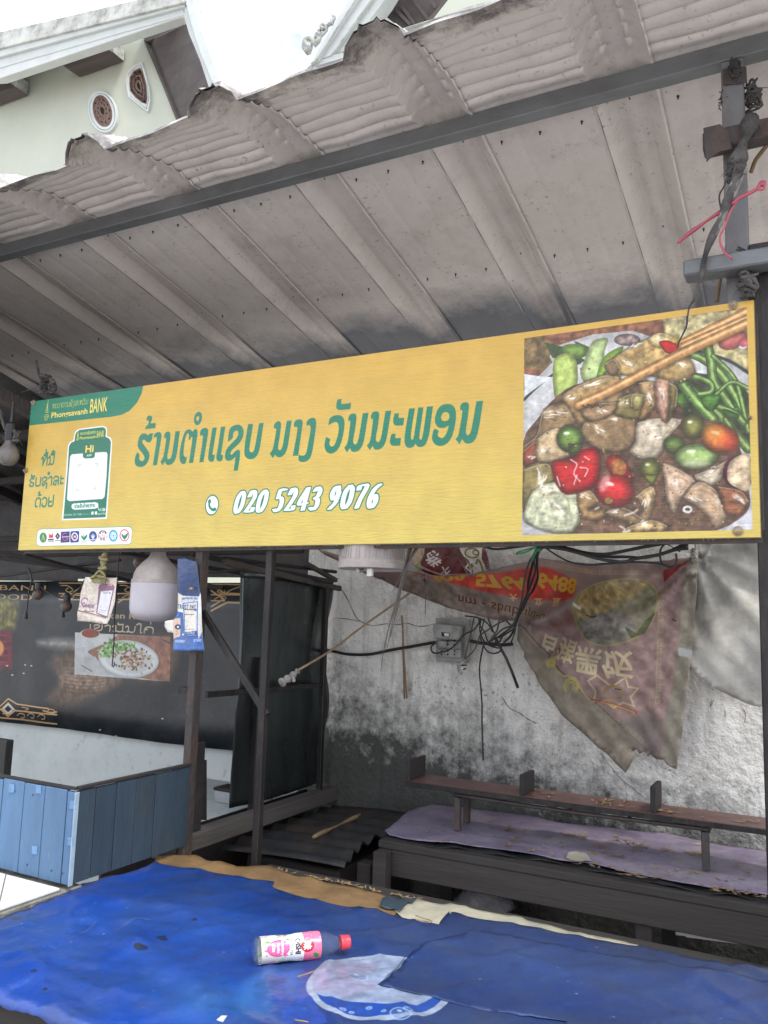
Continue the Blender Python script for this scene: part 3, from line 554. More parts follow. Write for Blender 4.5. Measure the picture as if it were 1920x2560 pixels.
    noodle([(325,640),(420,580),(600,510),(700,520),(720,640),(640,720),(470,820),(430,830),(360,720)],(142,116,76),[[(430,600),(600,540)],[(350,660),(400,650)],[(500,700),(620,690)]])
    noodle([(440,740),(520,700),(680,690),(650,770),(500,820)],T2,[[(560,740),(620,740)]])
    noodle([(860,640),(780,640),(770,720),(830,740)],(150,140,90),None)
    noodle([(605,440),(700,370),(820,300),(950,260),(1060,280),(1100,330),(1150,400),(1190,500),(1080,560),(900,520),(760,520),(640,500)],(158,132,84),[[(760,340),(840,310)],[(720,420),(800,460)],[(1060,430),(1150,470)]],tx=.4)
    noodle([(880,280),(960,240),(1050,270),(1000,330),(920,330)],(196,180,120),[[(930,270),(980,280)]])
    noodle([(600,440),(660,410),(700,470),(660,520),(620,500)],T2,None)
    noodle([(980,1080),(1100,1130),(1190,1200),(1090,1320),(1050,1410),(1000,1320),(985,1180)],(172,146,122),[[(1040,1180),(1080,1260)]])
    noodle([(1180,1160),(1300,1120),(1400,1060),(1360,1180),(1290,1230),(1220,1210)],(180,166,144),[[(1250,1150),(1330,1110)]])
    noodle([(1110,1300),(1200,1200),(1300,1240),(1380,1330),(1400,1420),(1320,1510),(1260,1420),(1180,1350)],(168,140,112),[[(1140,1300),(1240,1350)],[(1330,1310),(1360,1370)]])
    noodle([(1330,1230),(1480,1260),(1535,1330),(1480,1420),(1390,1420),(1350,1330)],(128,80,54),[[(1440,1300),(1500,1330)]],tx=.6)
    noodle([(800,1300),(900,1230),(930,1280),(880,1460),(800,1440),(860,1370)],(160,134,96),[[(880,1290),(860,1380)]])
    noodle([(600,1400),(720,1370),(860,1450),(800,1480),(700,1450)],T2,[[(640,1400),(700,1410)]])
    noodle([(740,1500),(900,1450),(1010,1490),(960,1525),(760,1530)],(170,142,100),[[(820,1480),(880,1480)]],tx=.6)
    # aubergines, tomatoes, onion
    def fruit(cx,cy,rx,ry,col,rot=0,hl=1,sh=(.42,26,.35)):
        cv.ell(cx,cy,rx,ry,(40,32,24),rot=rot,grow=2.5,soft=3,alpha=.5); cv.ell(cx,cy,rx,ry,col,rot=rot,shade=sh,tex=.12)
        if hl: cv.ell(cx-rx*.25,cy-ry*.4,rx*.22,ry*.12,(238,236,226),alpha=.8,soft=2,rot=rot)
    fruit(375,925,88,88,(110,142,62)); cv.poly([(360,960),(400,960),(450,1010),(380,1060)],(70,60,36),smooth=3); fruit(410,990,45,28,(120,150,70),rot=-.6,hl=0)
    fruit(1170,850,72,80,(142,140,72)); fruit(1050,965,70,60,(108,134,62),hl=0); fruit(1195,1040,142,82,(160,188,112),rot=-.06); cv.ell(1190,1085,90,26,(214,216,180),alpha=.5,soft=6)
    fruit(1345,925,122,96,(206,108,50),rot=.2); cv.ell(1300,890,60,50,(212,160,60),alpha=.5,soft=10); cv.ell(1420,950,50,60,(180,40,30),alpha=.45,soft=10)
    fruit(895,1120,68,68,(128,132,60)); cv.poly([(850,1160),(940,1160),(905,1225)],(120,124,58),smooth=3,shade=(.5,10))
    fruit(1470,1140,105,110,(150,44,92),rot=.3); cv.poly([(1400,1100),(1440,1050),(1535,1030),(1538,1250),(1450,1240),(1395,1190)],(206,182,150),smooth=3,tex=.4,shade=(.75,14))
    R_=(186,24,30)
    cv.poly([(262,1075),(340,1060),(430,1020),(470,1000),(540,985),(570,1040),(568,1130),(545,1220),(470,1260),(350,1282),(290,1220),(262,1140)],(60,20,18),smooth=3,grow=3,soft=2,alpha=.7)
    cv.poly([(262,1075),(340,1060),(400,1050),(430,1010),(470,990),(540,985),(570,1040),(568,1130),(545,1220),(470,1260),(350,1282),(290,1220),(262,1140)],R_,smooth=3,shade=(.55,24,.2),tex=.15)
    for P in ([(380,1060),(420,1090),(400,1150),(440,1200)],[(470,1040),(500,1060)],[(290,1170),(310,1230)],[(440,1110),(490,1120),(470,1170)],[(420,1160),(400,1220)]): cv.stroke(P,2.0,(238,214,214),smooth=3,alpha=.8,soft=1)
    cv.poly([(610,1050),(680,1025),(750,1090),(780,1190),(700,1170),(620,1130)],(158,40,28),smooth=3,shade=(.6,18),tex=.5); cv.ell(690,1110,50,55,(140,96,50),tex=.8,alpha=.9)
    fruit(665,1260,128,106,(202,42,44),rot=.2,sh=(.5,34,.3)); cv.ell(625,1325,26,20,(140,120,60),tex=.4); cv.ell(600,1210,30,60,(230,190,185),alpha=.6,soft=5,rot=.4)
    cv.poly([(952,300),(1010,290),(1100,330),(1090,365),(1010,375),(975,345)],(176,20,24),smooth=3,shade=(.6,8,.3)); cv.ell(1060,285,34,22,(150,130,70),tex=.4)
    # chilli seeds and glints
    rs=np.random.RandomState(5)
    for k in range(230):
        x,y=rs.randint(180,1500),rs.randint(330,1500)
        if y<1100 and x>1180 or (x<420 and y<700): continue
        col=[(168,84,44),(150,140,70),(120,50,30),(222,214,196),(84,54,34),(60,44,30)][k%6]; cv.ell(x,y,rs.randint(3,10),rs.randint(3,7),col,alpha=.8,rot=rs.rand()*3,soft=.5)
    for P in ([(700,1490),(730,1510),(720,1530),(760,1520)],[(730,1420),(790,1400),(810,1385)],[(540,1380),(560,1370)],[(1110,1390),(1140,1400)],[(170,1160),(175,1200)],[(1450,1290),(1490,1320)]): cv.stroke(P,2.6,(232,226,222),smooth=3,alpha=.7,soft=1.2)
    cv.ring(1136,1382,24,18,3,(210,210,205)); cv.poly([(1380,1512),(1556,1380),(1556,1512)],(196,194,200),smooth=0,soft=3)
    # chopsticks
    for P,w in (([(1100,310),(1518,105)],22),([(1105,330),(1518,150)],20),([(430,705),(600,632),(1100,370),(1518,180)],22)):
        a=np.array(P[0],float);b=np.array(P[-1],float)
        rr=w*cv.p/1720; cv.stroke([(x+4,y+10) for x,y in P],rr*1.1,(40,26,16),alpha=.5,soft=4); cv.stroke(P,rr,(202,148,88),shade=(.62,.8),tex=.22); cv.stroke([(x-2,y-5) for x,y in P],rr*.25,(236,200,150),alpha=.7,soft=1)
    for k in range(9): cv.ell(460+k*16,712+int(9*math.sin(k*2)),9,7,(66,44,28),alpha=.85)
    # fine grain of the picture and the faded, sun-bleached ink
    Q=cv.px(frame); xa,xb_,ya,yb=int(Q[:,0].min()),int(Q[:,0].max()),max(0,int(Q[:,1].min())),int(Q[:,1].max()); r=cv.a[ya:yb,xa:xb_]
    n1=fnoise(r.shape[0],r.shape[1],9,3,91)[...,None]; n2=fnoise(r.shape[0],r.shape[1],34,4,92)[...,None]; r*=(.78+.30*n1+.16*n2); r*=(1-.05*(np.arange(r.shape[0])%3==0))[:,None,None]; r[:]=(r-90)*1.08+86; r[:]=r*.95+np.array((178,168,160))*.05
    # restore everything outside the picture's frame
    Q=cv.px(frame); gy,gx=np.mgrid[0:cv.h,max(0,x0-70):cv.w]; ins=pin(np.stack([gx+.5,gy+.5],-1),Q); sl_=cv.a[:,max(0,x0-70):]; bk=back[:,max(0,x0-70):]; bk2=bk.copy()
    # 'back' already holds the picture base inside the frame; outside it is the yellow film
    sl_[~ins]=bk2[~ins]
    cv.f=lambda X,Y:(X,Y)
# ================================================================ PRINTS 2..: tarps, banner, cards, bottle label
TZ=-.74
def table_print():
    cv=Cv(-1.84,.62,1.08,2.14,820,(20,44,104)); cv.f=lambda X,Y:(X,Y)
    T=lambda x,y:atZ(x,y,TZ)[:2]
    # the printed advertisement: bright royal blue on the left, navy on the right
    yy,xx=np.mgrid[0:cv.h,0:cv.w]; X=cv.x0+xx/cv.p; Y=cv.y1-yy/cv.p
    k=np.clip((-.72-X)/.75+(1.75-Y)*.9,0,1)[...,None]; k=k*k*(3-2*k)
    cv.a[:]=np.array((23,47,98))*(1-k)+np.array((13,55,136))*k
    n=fnoise(cv.h,cv.w,240,6,21)[...,None]; cv.a*=.74+.5*n
    g=np.exp(-(((X+1.04)/.10)**2+((Y-1.33)/.09)**2))[...,None]; cv.a[:]=cv.a*(1-.5*g)+np.array((56,112,170))*.5*g
    c=crop(0,2150,1.3825); L=lambda X,Y:T(*c(X,Y))
    def ad(P,col,**k): cv.poly([L(*p) for p in P],col,**k)
    ad([(850,425),(900,395),(960,390),(985,410),(940,430),(985,460),(940,480),(975,530),(940,545),(990,575),(840,575),(815,500)],(74,130,180),smooth=3,alpha=.3,soft=10)
    ad([(955,395),(1000,385),(1060,385),(1075,480),(1130,560),(985,575),(975,530),(945,540),(975,505),(925,485),(985,470),(985,445),(930,432),(990,425)],(28,66,150),smooth=3,alpha=.9,tex=.2)
    # round emblem: pale ring, pink and white upper half, blue lower half
    P3=[np.array(L(*p)) for p in ((1058,430),(1225,336),(1543,500))]
    (x1,y1),(x2,y2),(x3,y3)=P3; A=2*np.array([[x2-x1,y2-y1],[x3-x1,y3-y1]]); b=np.array([x2*x2-x1*x1+y2*y2-y1*y1,x3*x3-x1*x1+y3*y3-y1*y1]); cx,cy=np.linalg.solve(A,b); r=math.hypot(x1-cx,y1-cy)
    cv.ell(cx,cy,r,r,(146,160,184),tex=.2); cv.ell(cx,cy,r*.90,r*.90,(14,60,152),tex=.15)
    cl=[L(*p) for p in ((1090,470),(1060,330),(1250,320),(1600,320),(1600,470),(1495,480),(1440,505),(1340,510),(1220,490))]
    m=cv.a.copy(); cv.ell(cx,cy,r*.93,r*.93,(134,150,180),tex=.2)
    gy,gx=np.mgrid[0:cv.h,0:cv.w]; q=cv.px(cl); bb=[max(0,int(q[:,0].min())),int(q[:,0].max()),max(0,int(q[:,1].min())),int(q[:,1].max())]
    keep=np.zeros((cv.h,cv.w),bool); sub=np.stack([gx[bb[2]:bb[3],bb[0]:bb[1]],gy[bb[2]:bb[3],bb[0]:bb[1]]],-1); keep[bb[2]:bb[3],bb[0]:bb[1]]=pin(sub,q)
    cv.a[~keep]=m[~keep]
    ad([(1095,440),(1100,380),(1180,355),(1290,352),(1300,385),(1240,400),(1290,425),(1300,450),(1200,475),(1110,460)],(156,146,178),smooth=3,alpha=.6,soft=4,tex=.2)
    for x,y,q in ((1235,412,36),(1185,515,9),(1275,515,8),(1385,545,34),(1410,530,14),(1325,535,6),(1215,525,7)):
        a=L(x,y); s=q/1700; cv.ring(a[0],a[1],s,s*.9,1.6,(150,180,215),alpha=.8); cv.ell(a[0],a[1],s*.9,s*.8,(90,120,175),alpha=.35,soft=2); cv.ell(a[0]-s*.3,a[1]+s*.3,s*.25,s*.2,(225,232,240),alpha=.7)
    ad([(747,567),(765,555),(785,558),(770,575)],(225,228,235))
    rs=np.random.RandomState(3)
    # stains, scuffs, torn spots
    for x,y,s in ((55,208,30),(560,277,28),(488,317,30),(288,425,10),(155,460,8),(245,186,5),(272,411,6),(115,413,12),(670,210,14),(825,207,6)):
        a=L(x,y); s=s/1500; P=[(a[0]+s*rs.uniform(.5,1.2)*math.cos(t),a[1]+s*rs.uniform(.3,.8)*math.sin(t)) for t in np.linspace(0,6.28,11,endpoint=False)]; cv.poly(P,(14,24,40),smooth=2,alpha=.85)
    for P in ([(175,390),(220,383),(262,380)],[(250,275),(300,250),(330,225)],[(1400,340),(1360,390),(1308,432)],[(1320,436),(1450,460),(1560,492),(1659,515)],[(560,140),(700,120)],[(400,250),(470,215),(520,210)],[(175,300),(190,305)],[(10,245),(120,225)]): cv.stroke([L(*p) for p in P],1.2,(90,108,140) if P[0][0]<1300 else (16,22,36),smooth=4,alpha=.7)
    for i in range(420):
        x,y=rs.uniform(-1.8,.5),rs.uniform(1.1,2.1); s=rs.uniform(.0006,.0025); cv.ell(x,y,s,s,[(190,200,215),(14,20,34),(120,135,160)][i%3],alpha=.6)
    # dusty film, heavier near the back and the right
    d=np.clip(fnoise(cv.h,cv.w,130,6,8)*1.6-.55+np.clip((X+.5)*.35,0,.4)+np.clip((Y-1.85)*1.0,0,.35),0,1)[...,None]*.36; cv.a[:]=cv.a*(1-d)+np.array((84,92,112))*d
    e=np.clip(fnoise(cv.h,cv.w,26,4,18)*2-1.15,0,1)[...,None]*.35; cv.a[:]=cv.a*(1-e)+np.array((22,30,50))*e
    return cv
TD=2.88
TC=crop(1200,1340,2.304)
def tarp_print():
    cv=Cv(-1.75,-.28,-.56,.30,900,(160,138,132)); T=lambda x,y:(lambda p:(p[0],p[2]))(atY(x,y,TD))
    cC=TC; c6=crop(1000,1360,3.456); C=lambda X,Y:T(*cC(X,Y)); S6=lambda X,Y:T(*c6(X,Y))
    gy=fnoise(cv.h,cv.w,170,6,4)[...,None]; cv.a*=.8+.4*gy
    cv.f=lambda X,Y:S6(X,Y)
    GRY=(128,122,110)
    cv.poly([(0,170),(60,165),(250,260),(450,290),(560,300),(700,390),(1000,560),(1000,700),(600,700),(0,480)],(160,144,132),tex=.25,soft=6)
    cv.poly([(90,228),(160,250),(300,295),(450,300),(600,290),(850,255),(1180,190),(1330,235),(1480,330),(1500,440),(1400,490),(1250,480),(1100,480),(900,440),(700,400),(400,320)],(206,66,50),smooth=2,tex=.2,soft=4)
    cv.poly([(1330,235),(1480,330),(1500,440),(1400,490),(1300,400)],(168,56,50),alpha=.7,soft=14)
    YL=(214,166,44)
    def dig(t,x,y,w,h,rot): 
        p=S6(x,y); q=S6(x+w,y+0); s=(q[0]-p[0]); cv_f=cv.f; cv.f=lambda a,b:(a,b)
        hh=abs(S6(x,y)[1]-S6(x,y+h)[1]); cv.text(t,p[0],p[1],hh*1.38,YL,width=s,bold=.045,fy=-1,rot=rot); cv.f=cv_f
    dig('020',348,262,262,72,.05); dig('5764',700,268,370,100,-.07)
    dig('6488',1170,248,360,125,-.16)
    for (t,x,y,s) in (('大',930,432,.030),('立',1130,470,.030),('直',1290,470,.036)):
        p=S6(x,y); f=cv.f; cv.f=lambda a,b:(a,b); cv.text(t,p[0],p[1],s,(226,190,130),fat=.001,fy=-1); cv.f=f
    p=S6(540,440); f=cv.f; cv.f=lambda a,b:(a,b); 
    for g,cc in ((.05,(190,150,120)),(.0,(70,62,66))): cv.text('ກທ - ຮ'.replace('ກທ','nm').replace('ຮ','sbubuju-un'),p[0],p[1],.052,cc,width=S6(1340,440)[0]-p[0],bold=g,fy=-1,rot=-.20)
    cv.f=f
    cv.stroke([(1120,180),(1250,165),(1400,200),(1659,225)],1.4,(160,132,110),smooth=4)
    def key(P,s,col,close=False):
        col=tuple(min(255,c*1.15) for c in col)
        P=[np.array(p,float) for p in P]
        for i in range(len(P)-1):
            v=P[i+1]-P[i]; L=np.hypot(*v); u=v/L; n=np.array([-u[1],u[0]]); k=int(L/(s*1.25))
            for j in range(k):
                o=P[i]+u*j*s*1.25; g=[(0,0),(0,1),(1,1),(1,.3),(.45,.3),(.45,.62)]; cv.stroke([tuple(o+u*a*s+n*b*s) for a,b in g],1.7,col,alpha=.75)
    key([(1180,150),(1250,140),(1420,175),(1659,215)],38,(164,140,116)); 
    cv.f=lambda X,Y:C(X,Y)
    key([(440,150),(560,178),(700,200),(960,200)],26,(164,140,116))
    # maroon field
    cv.poly([(230,520),(560,400),(900,260),(1200,150),(1165,240),(1090,1000),(1000,1200),(960,1235),(800,1090),(560,850),(330,650)],(172,146,142),tex=.18,soft=5)
    cv.poly([(1050,260),(1210,140),(1060,200)],(150,50,54)); cv.poly([(380,540),(640,470),(900,330),(760,330),(520,440)],(150,74,66),alpha=.6,soft=16)
    cv.poly([(1165,230),(1260,120),(1245,300),(1210,650),(1190,850),(1165,1150),(1135,1340),(1035,1290),(1070,1030),(1110,820),(1140,560)],(158,152,138),tex=.12)
    cv.poly([(190,520),(225,520),(330,640),(560,850),(800,1090),(905,1180),(940,1240),(830,1370),(500,1040),(330,830),(240,700),(190,600)],(160,150,134),tex=.12)
    cv.stroke([(225,520),(330,645),(560,850),(800,1090),(960,1235)],2.2,(84,74,72),smooth=3,alpha=.7)
    cv.poly([(790,1080),(950,1040),(1040,1060),(1010,1270),(900,1230)],(130,124,120),alpha=.8,soft=10)
    # oval dish picture
    E_=[(545,395),(600,320),(700,275),(880,250),(980,270),(1020,360),(1010,450),(960,540),(880,600),(760,632),(660,620),(580,570),(545,500)]
    cv.poly(E_,(186,176,112),smooth=3); cv.poly([(780+(x-780)*.97,450+(y-450)*.965) for x,y in E_],(146,142,116),smooth=3,tex=.3)
    cv.poly([(560,400),(640,310),(860,265),(960,270),(900,340),(760,430),(600,470),(550,460)],(186,166,118),smooth=3,tex=.4,soft=6); cv.poly([(600,340),(700,300),(840,300),(760,380),(640,400)],(150,124,72),smooth=3,alpha=.6,tex=.5,soft=6)
    cv.poly([(580,520),(700,450),(880,460),(900,560),(760,610),(640,600)],(150,146,140),smooth=3,tex=.4,soft=5); cv.poly([(850,520),(910,560),(960,480),(1010,440),(950,560),(880,590)],(96,104,70),tex=.4)
    cv.poly([(545,380),(600,410),(590,430),(550,405)],(232,226,212))
    # vertically mirrored characters
    cv.f=lambda a,b:(a,b)
    for t,x,y,s,r in (('白',375,620,.062,-.35),('猪',495,660,.085,-.22),('黑',635,715,.098,-.12),('饭',800,740,.100,.0)):
        p=C(x,y); cv.text(t,p[0],p[1],s,(228,214,178),fat=.0022,fy=-1,rot=r,align='LEFT',mid=True)
    cv.f=lambda X,Y:C(X,Y)
    cv.stroke([(640,830),(690,800),(760,870),(835,815),(850,870),(905,880),(860,930),(880,985),(820,960),(770,990),(720,950),(660,950),(675,890),(640,830)],2.4,(222,206,168),closed=True)
    cv.ring(770,905,52,40,4,(170,140,90),t0=3.1,t1=6.4); cv.stroke([(730,930),(810,935)],3,(170,140,90)); cv.stroke([(650,940),(780,975),(890,1020)],3.5,(190,90,50),smooth=3); cv.stroke([(700,955),(800,985),(880,1020)],1.8,(220,190,120),smooth=3)
    for cx,cy,r0 in ((410,735,24),(540,860,40)):
        cv.ring(cx,cy,r0,r0,4.5,(196,180,110),t0=2.4,t1=7.0); cv.ring(cx,cy,r0*.55,r0*.55,3,(196,180,110),t0=2.4,t1=7.5)
    cv.stroke([(385,720),(430,700),(440,760),(490,800),(560,815),(600,880),(640,940)],2.5,(196,180,110),smooth=4)
    cv.stroke([(230,540),(290,610),(310,640)],2.5,(190,176,140),smooth=3)
    key([(690,960),(820,1080),(960,1190)],26,(150,138,120)); key([(1060,340),(1045,600),(1030,1010)],30,(172,158,132))
    # dirt and creases
    d=np.clip(fnoise(cv.h,cv.w,60,6,31)*2-.95,0,1)[...,None]*.4; cv.a[:]=cv.a*(1-d)+np.array((104,96,86))*d
    for P in ([(620,455),(650,468),(680,460)],[(1100,480),(1120,490)],[(440,650),(445,680)],[(780,880),(810,885)]): cv.stroke(P,1.4,(44,30,26),smooth=3)
    return cv
def maroon_print():
    c6=crop(1000,1360,3.456); cv=Cv(-1.56,-.98,.13,.33,1400,(104,24,34)); cv.f=lambda X,Y:(lambda p:(p[0],p[2]))(atY(*c6(X,Y),2.93))
    cv.poly([(30,25),(215,30),(180,150),(120,200),(40,160)],(196,176,150),tex=.2,smooth=2); cv.poly([(90,190),(180,160),(200,235),(120,230)],(150,168,80))
    cv.poly([(500,30),(700,25),(780,235),(600,265),(560,130)],(196,194,176),tex=.2)
    cv.ring(610,75,50,40,4,(110,100,60)); cv.ring(640,70,22,18,3,(110,100,60)); cv.stroke([(560,120),(620,200),(650,130),(700,230)],5,(110,100,70),smooth=3)
    cv.poly([(690,30),(715,30),(785,240),(735,215),(680,120)],(110,48,58)); 
    for x,y in ((735,150),(745,185),(755,215)): cv.stroke([(x,y),(x+25,y-3),(x+28,y+18),(x+8,y+22)],1.4,(200,190,180))
    cv.stroke([(170,190),(300,250),(420,268),(600,258)],6,(206,150,150),smooth=4)
    f=cv.f; 
    for t,x,y,s,r in (('卷',290,130,.062,.5),('午',385,235,.05,.7),('巴',610,200,.05,.8)):
        p=f(x,y); cv.f=lambda a,b:(a,b); cv.text(t,p[0],p[1],s,(222,214,210),fat=.0018,rot=r,fy=-1,mid=True); cv.f=f
    cv.stroke([(400,40),(420,150),(360,262)],3,(70,14,22),alpha=.5,soft=3,smooth=3)
    return cv
BD=3.08
def banner_print():
    cv=Cv(-4.45,-1.80,-.66,.17,640,(26,31,37)); c2=crop(0,1350,2.37); c4=crop(0,1360,3.318)
    A=lambda X,Y:(lambda p:(p[0],p[2]))(atY(*c2(X,Y),BD)); cv.a*=(.9+.2*cv.n2)[...,None]
    GD=(196,160,112)
    def orn(f,X0,X1,Y0,sl):
        s=lambda X,Y:f(X,Y+sl*(X-X0))
        cv.f=s
        for yy in (0,62,98): cv.stroke([(X0,Y0+yy),(X1,Y0+yy)] if yy!=98 else [(X0,Y0+yy),(X1-150,Y0+yy)],2.1,GD)
        x=X0+10; k=0
        while x<X1-60:
            cv.stroke([(x,Y0+14),(x+40,Y0+16),(x+70,Y0+40),(x+50,Y0+54),(x+28,Y0+42),(x+44,Y0+28)],1.7,GD,smooth=4)
            cv.stroke([(x+75,Y0+52),(x+110,Y0+30),(x+150,Y0+14)],1.7,GD,smooth=4); cv.stroke([(x+10,Y0+90),(x+40,Y0+72),(x+76,Y0+76),(x+66,Y0+92),(x+48,Y0+84)],1.6,GD,smooth=4); x+=160
    orn(A,350,700,255,.006); orn(A,700,1000,255,.006); orn(A,1255,1485,262,.008)
    cv.f=A
    cv.stroke([(1255,262),(1330,315),(1485,322)],2.4,GD); cv.stroke([(1255,420),(1350,370),(1485,374)],3,GD); cv.stroke([(1255,395),(1330,350),(1255,300)],2.4,GD); cv.stroke([(700,370),(730,350),(800,352)],2.4,GD); cv.stroke([(350,345),(380,320),(500,330)],2,GD)
    cv.stroke([(1480,515),(1425,545),(1480,578)],2.6,GD)
    # lower ornament, white lozenge
    for P in ([(0,985),(50,940),(100,972),(290,998)],[(0,1000),(50,1045),(90,1010),(335,1035)],[(0,1052),(100,1060),(335,1090)],[(90,1010),(50,965),(10,1000),(48,1032),(90,1010)]): cv.stroke(P,2.6,GD)
    cv.stroke([(20,1000),(50,972),(78,1002),(50,1026)],3.2,(190,196,200),closed=True)
    for x,y in ((130,1045),(190,1045),(255,1052),(20,1020),(310,1020)): cv.stroke([(x-28,y-4),(x-12,y-18),(x+12,y-10),(x+10,y+8),(x-6,y+8)],1.7,GD,smooth=4)
    cv.stroke([(260,1010),(300,1022),(335,1018)],2.6,GD,smooth=3); cv.stroke([(130,990),(170,1000),(150,1008)],1.6,GD,smooth=3)
    f=cv.f; I=lambda a,b:(a,b)
    def tx(t,a,b,s,col,**k): p=f(*a); q=f(*b); cv.f=I; cv.text(t,p[0],p[1],s,col,width=q[0]-p[0],**k); cv.f=f
    tx('URBAN 1',(-130,295),(265,290),.043,GD,bold=.0); tx('FOOD',(-70,350),(190,350),.043,GD,bold=.0)
    tx('Chicken Rice',(520,458),(880,462),.042,(180,160,130),bold=.02)
    p=f(528,534); q=f(918,550); cv.f=I; lao(cv,'ເຂົ້າມັນໄກ່'.replace('ົ',''),p[0],p[1],.030,q[0]-p[0],2.4,(196,180,150),rot=-.004); cv.f=f
    # noodle picture at far left, red bowl picture
    cv.poly([(-420,350),(60,345),(110,420),(90,480),(40,540),(-420,560)],(110,104,52),soft=16,tex=.6,smooth=3)
    cv.poly([(-420,520),(72,540),(70,770),(-420,740)],(92,22,40),tex=.5)
    for k in range(14): cv.stroke([(-200+k*20,560+k%5*40),(40,565+k%5*40)],1.6,(150,40,60),alpha=.6,soft=1)
    cv.ell(-60,640,86,70,(206,140,84),shade=(.7,8)); cv.ell(-70,636,70,58,(150,90,40),tex=.4)
    # dark wood photo band, soft sheen printed in the picture
    cv.poly([(330,680),(1000,560),(1000,830),(760,830),(520,950),(400,990),(280,940),(350,830)],(92,74,62),tex=.35,soft=20,smooth=3)
    cv.poly([(380,760),(640,760),(700,830),(560,900),(430,900),(370,850)],(128,108,92),tex=.5,soft=20,smooth=3)
    for k in range(9): cv.stroke([(380,720+k*22),(520,735+k*22),(700,760+k*14)],2,(60,44,38),smooth=3,alpha=.45,soft=3)
    cv.poly([(220,600),(320,585),(446,590),(446,640),(330,640),(230,620)],(190,186,176),alpha=.75,soft=14,tex=.3)
    # chicken rice picture
    cv.poly([(446,547),(1008,574),(1004,838),(442,796)],(186,190,192),tex=.1)
    cv.poly([(640,560),(1008,574),(1004,838),(860,822),(760,800),(640,760),(515,665),(530,650),(660,600)],(146,104,86),tex=.3)
    cv.poly([(446,547),(700,560),(620,620),(450,640)],(196,200,202),tex=.1); cv.ell(535,556,62,30,(196,196,194)); cv.ell(538,553,55,26,(140,54,38)); cv.ell(570,566,10,5,(80,120,50))
    cv.poly([(442,796),(442,700),(560,690),(660,800)],(178,180,180),tex=.1)
    cv.ell(762,706,182,112,(90,92,92),soft=5,alpha=.5,rot=.14); cv.ell(762,704,182,110,(208,212,214),rot=.14,shade=(.85,10)); cv.ell(765,710,140,80,(190,196,198),rot=.14)
    rs=np.random.RandomState(8)
    for k in range(170):
        x,y=rs.normal(780,48),rs.normal(705,34); cv.ell(x,y,rs.randint(5,15),rs.randint(4,8),[(150,110,84),(206,190,172),(96,70,54),(118,92,60),(176,150,128)][k%5],rot=rs.rand()*3,soft=.5)
    for k in range(90):
        x,y=(rs.normal(715,45),rs.normal(632,14)) if k%2 else (rs.normal(635,24),rs.normal(660,22)); cv.ell(x,y,rs.randint(7,15),rs.randint(4,9),[(64,120,48),(110,160,80),(150,186,110)][k%3],rot=rs.rand()*3,alpha=.9)
    cv.stroke([(480,742),(540,780)],1.2,(60,60,60)); cv.stroke([(960,590),(1008,612)],2,(70,60,60))
    for k in range(60):
        x,y=rs.randint(20,1450),rs.randint(640,1200); d=rs.rand()*3; l=rs.randint(4,40); cv.stroke([(x,y),(x+l*math.cos(d),y+l*math.sin(d))],.7,(110,112,114),alpha=.55)
    for x,y in ((40,745),(150,740),(190,745),(70,800),(140,790),(590,1125),(690,1160),(965,1058)): cv.ell(x,y,7,4,(196,200,202))
    cv.f=I; return cv
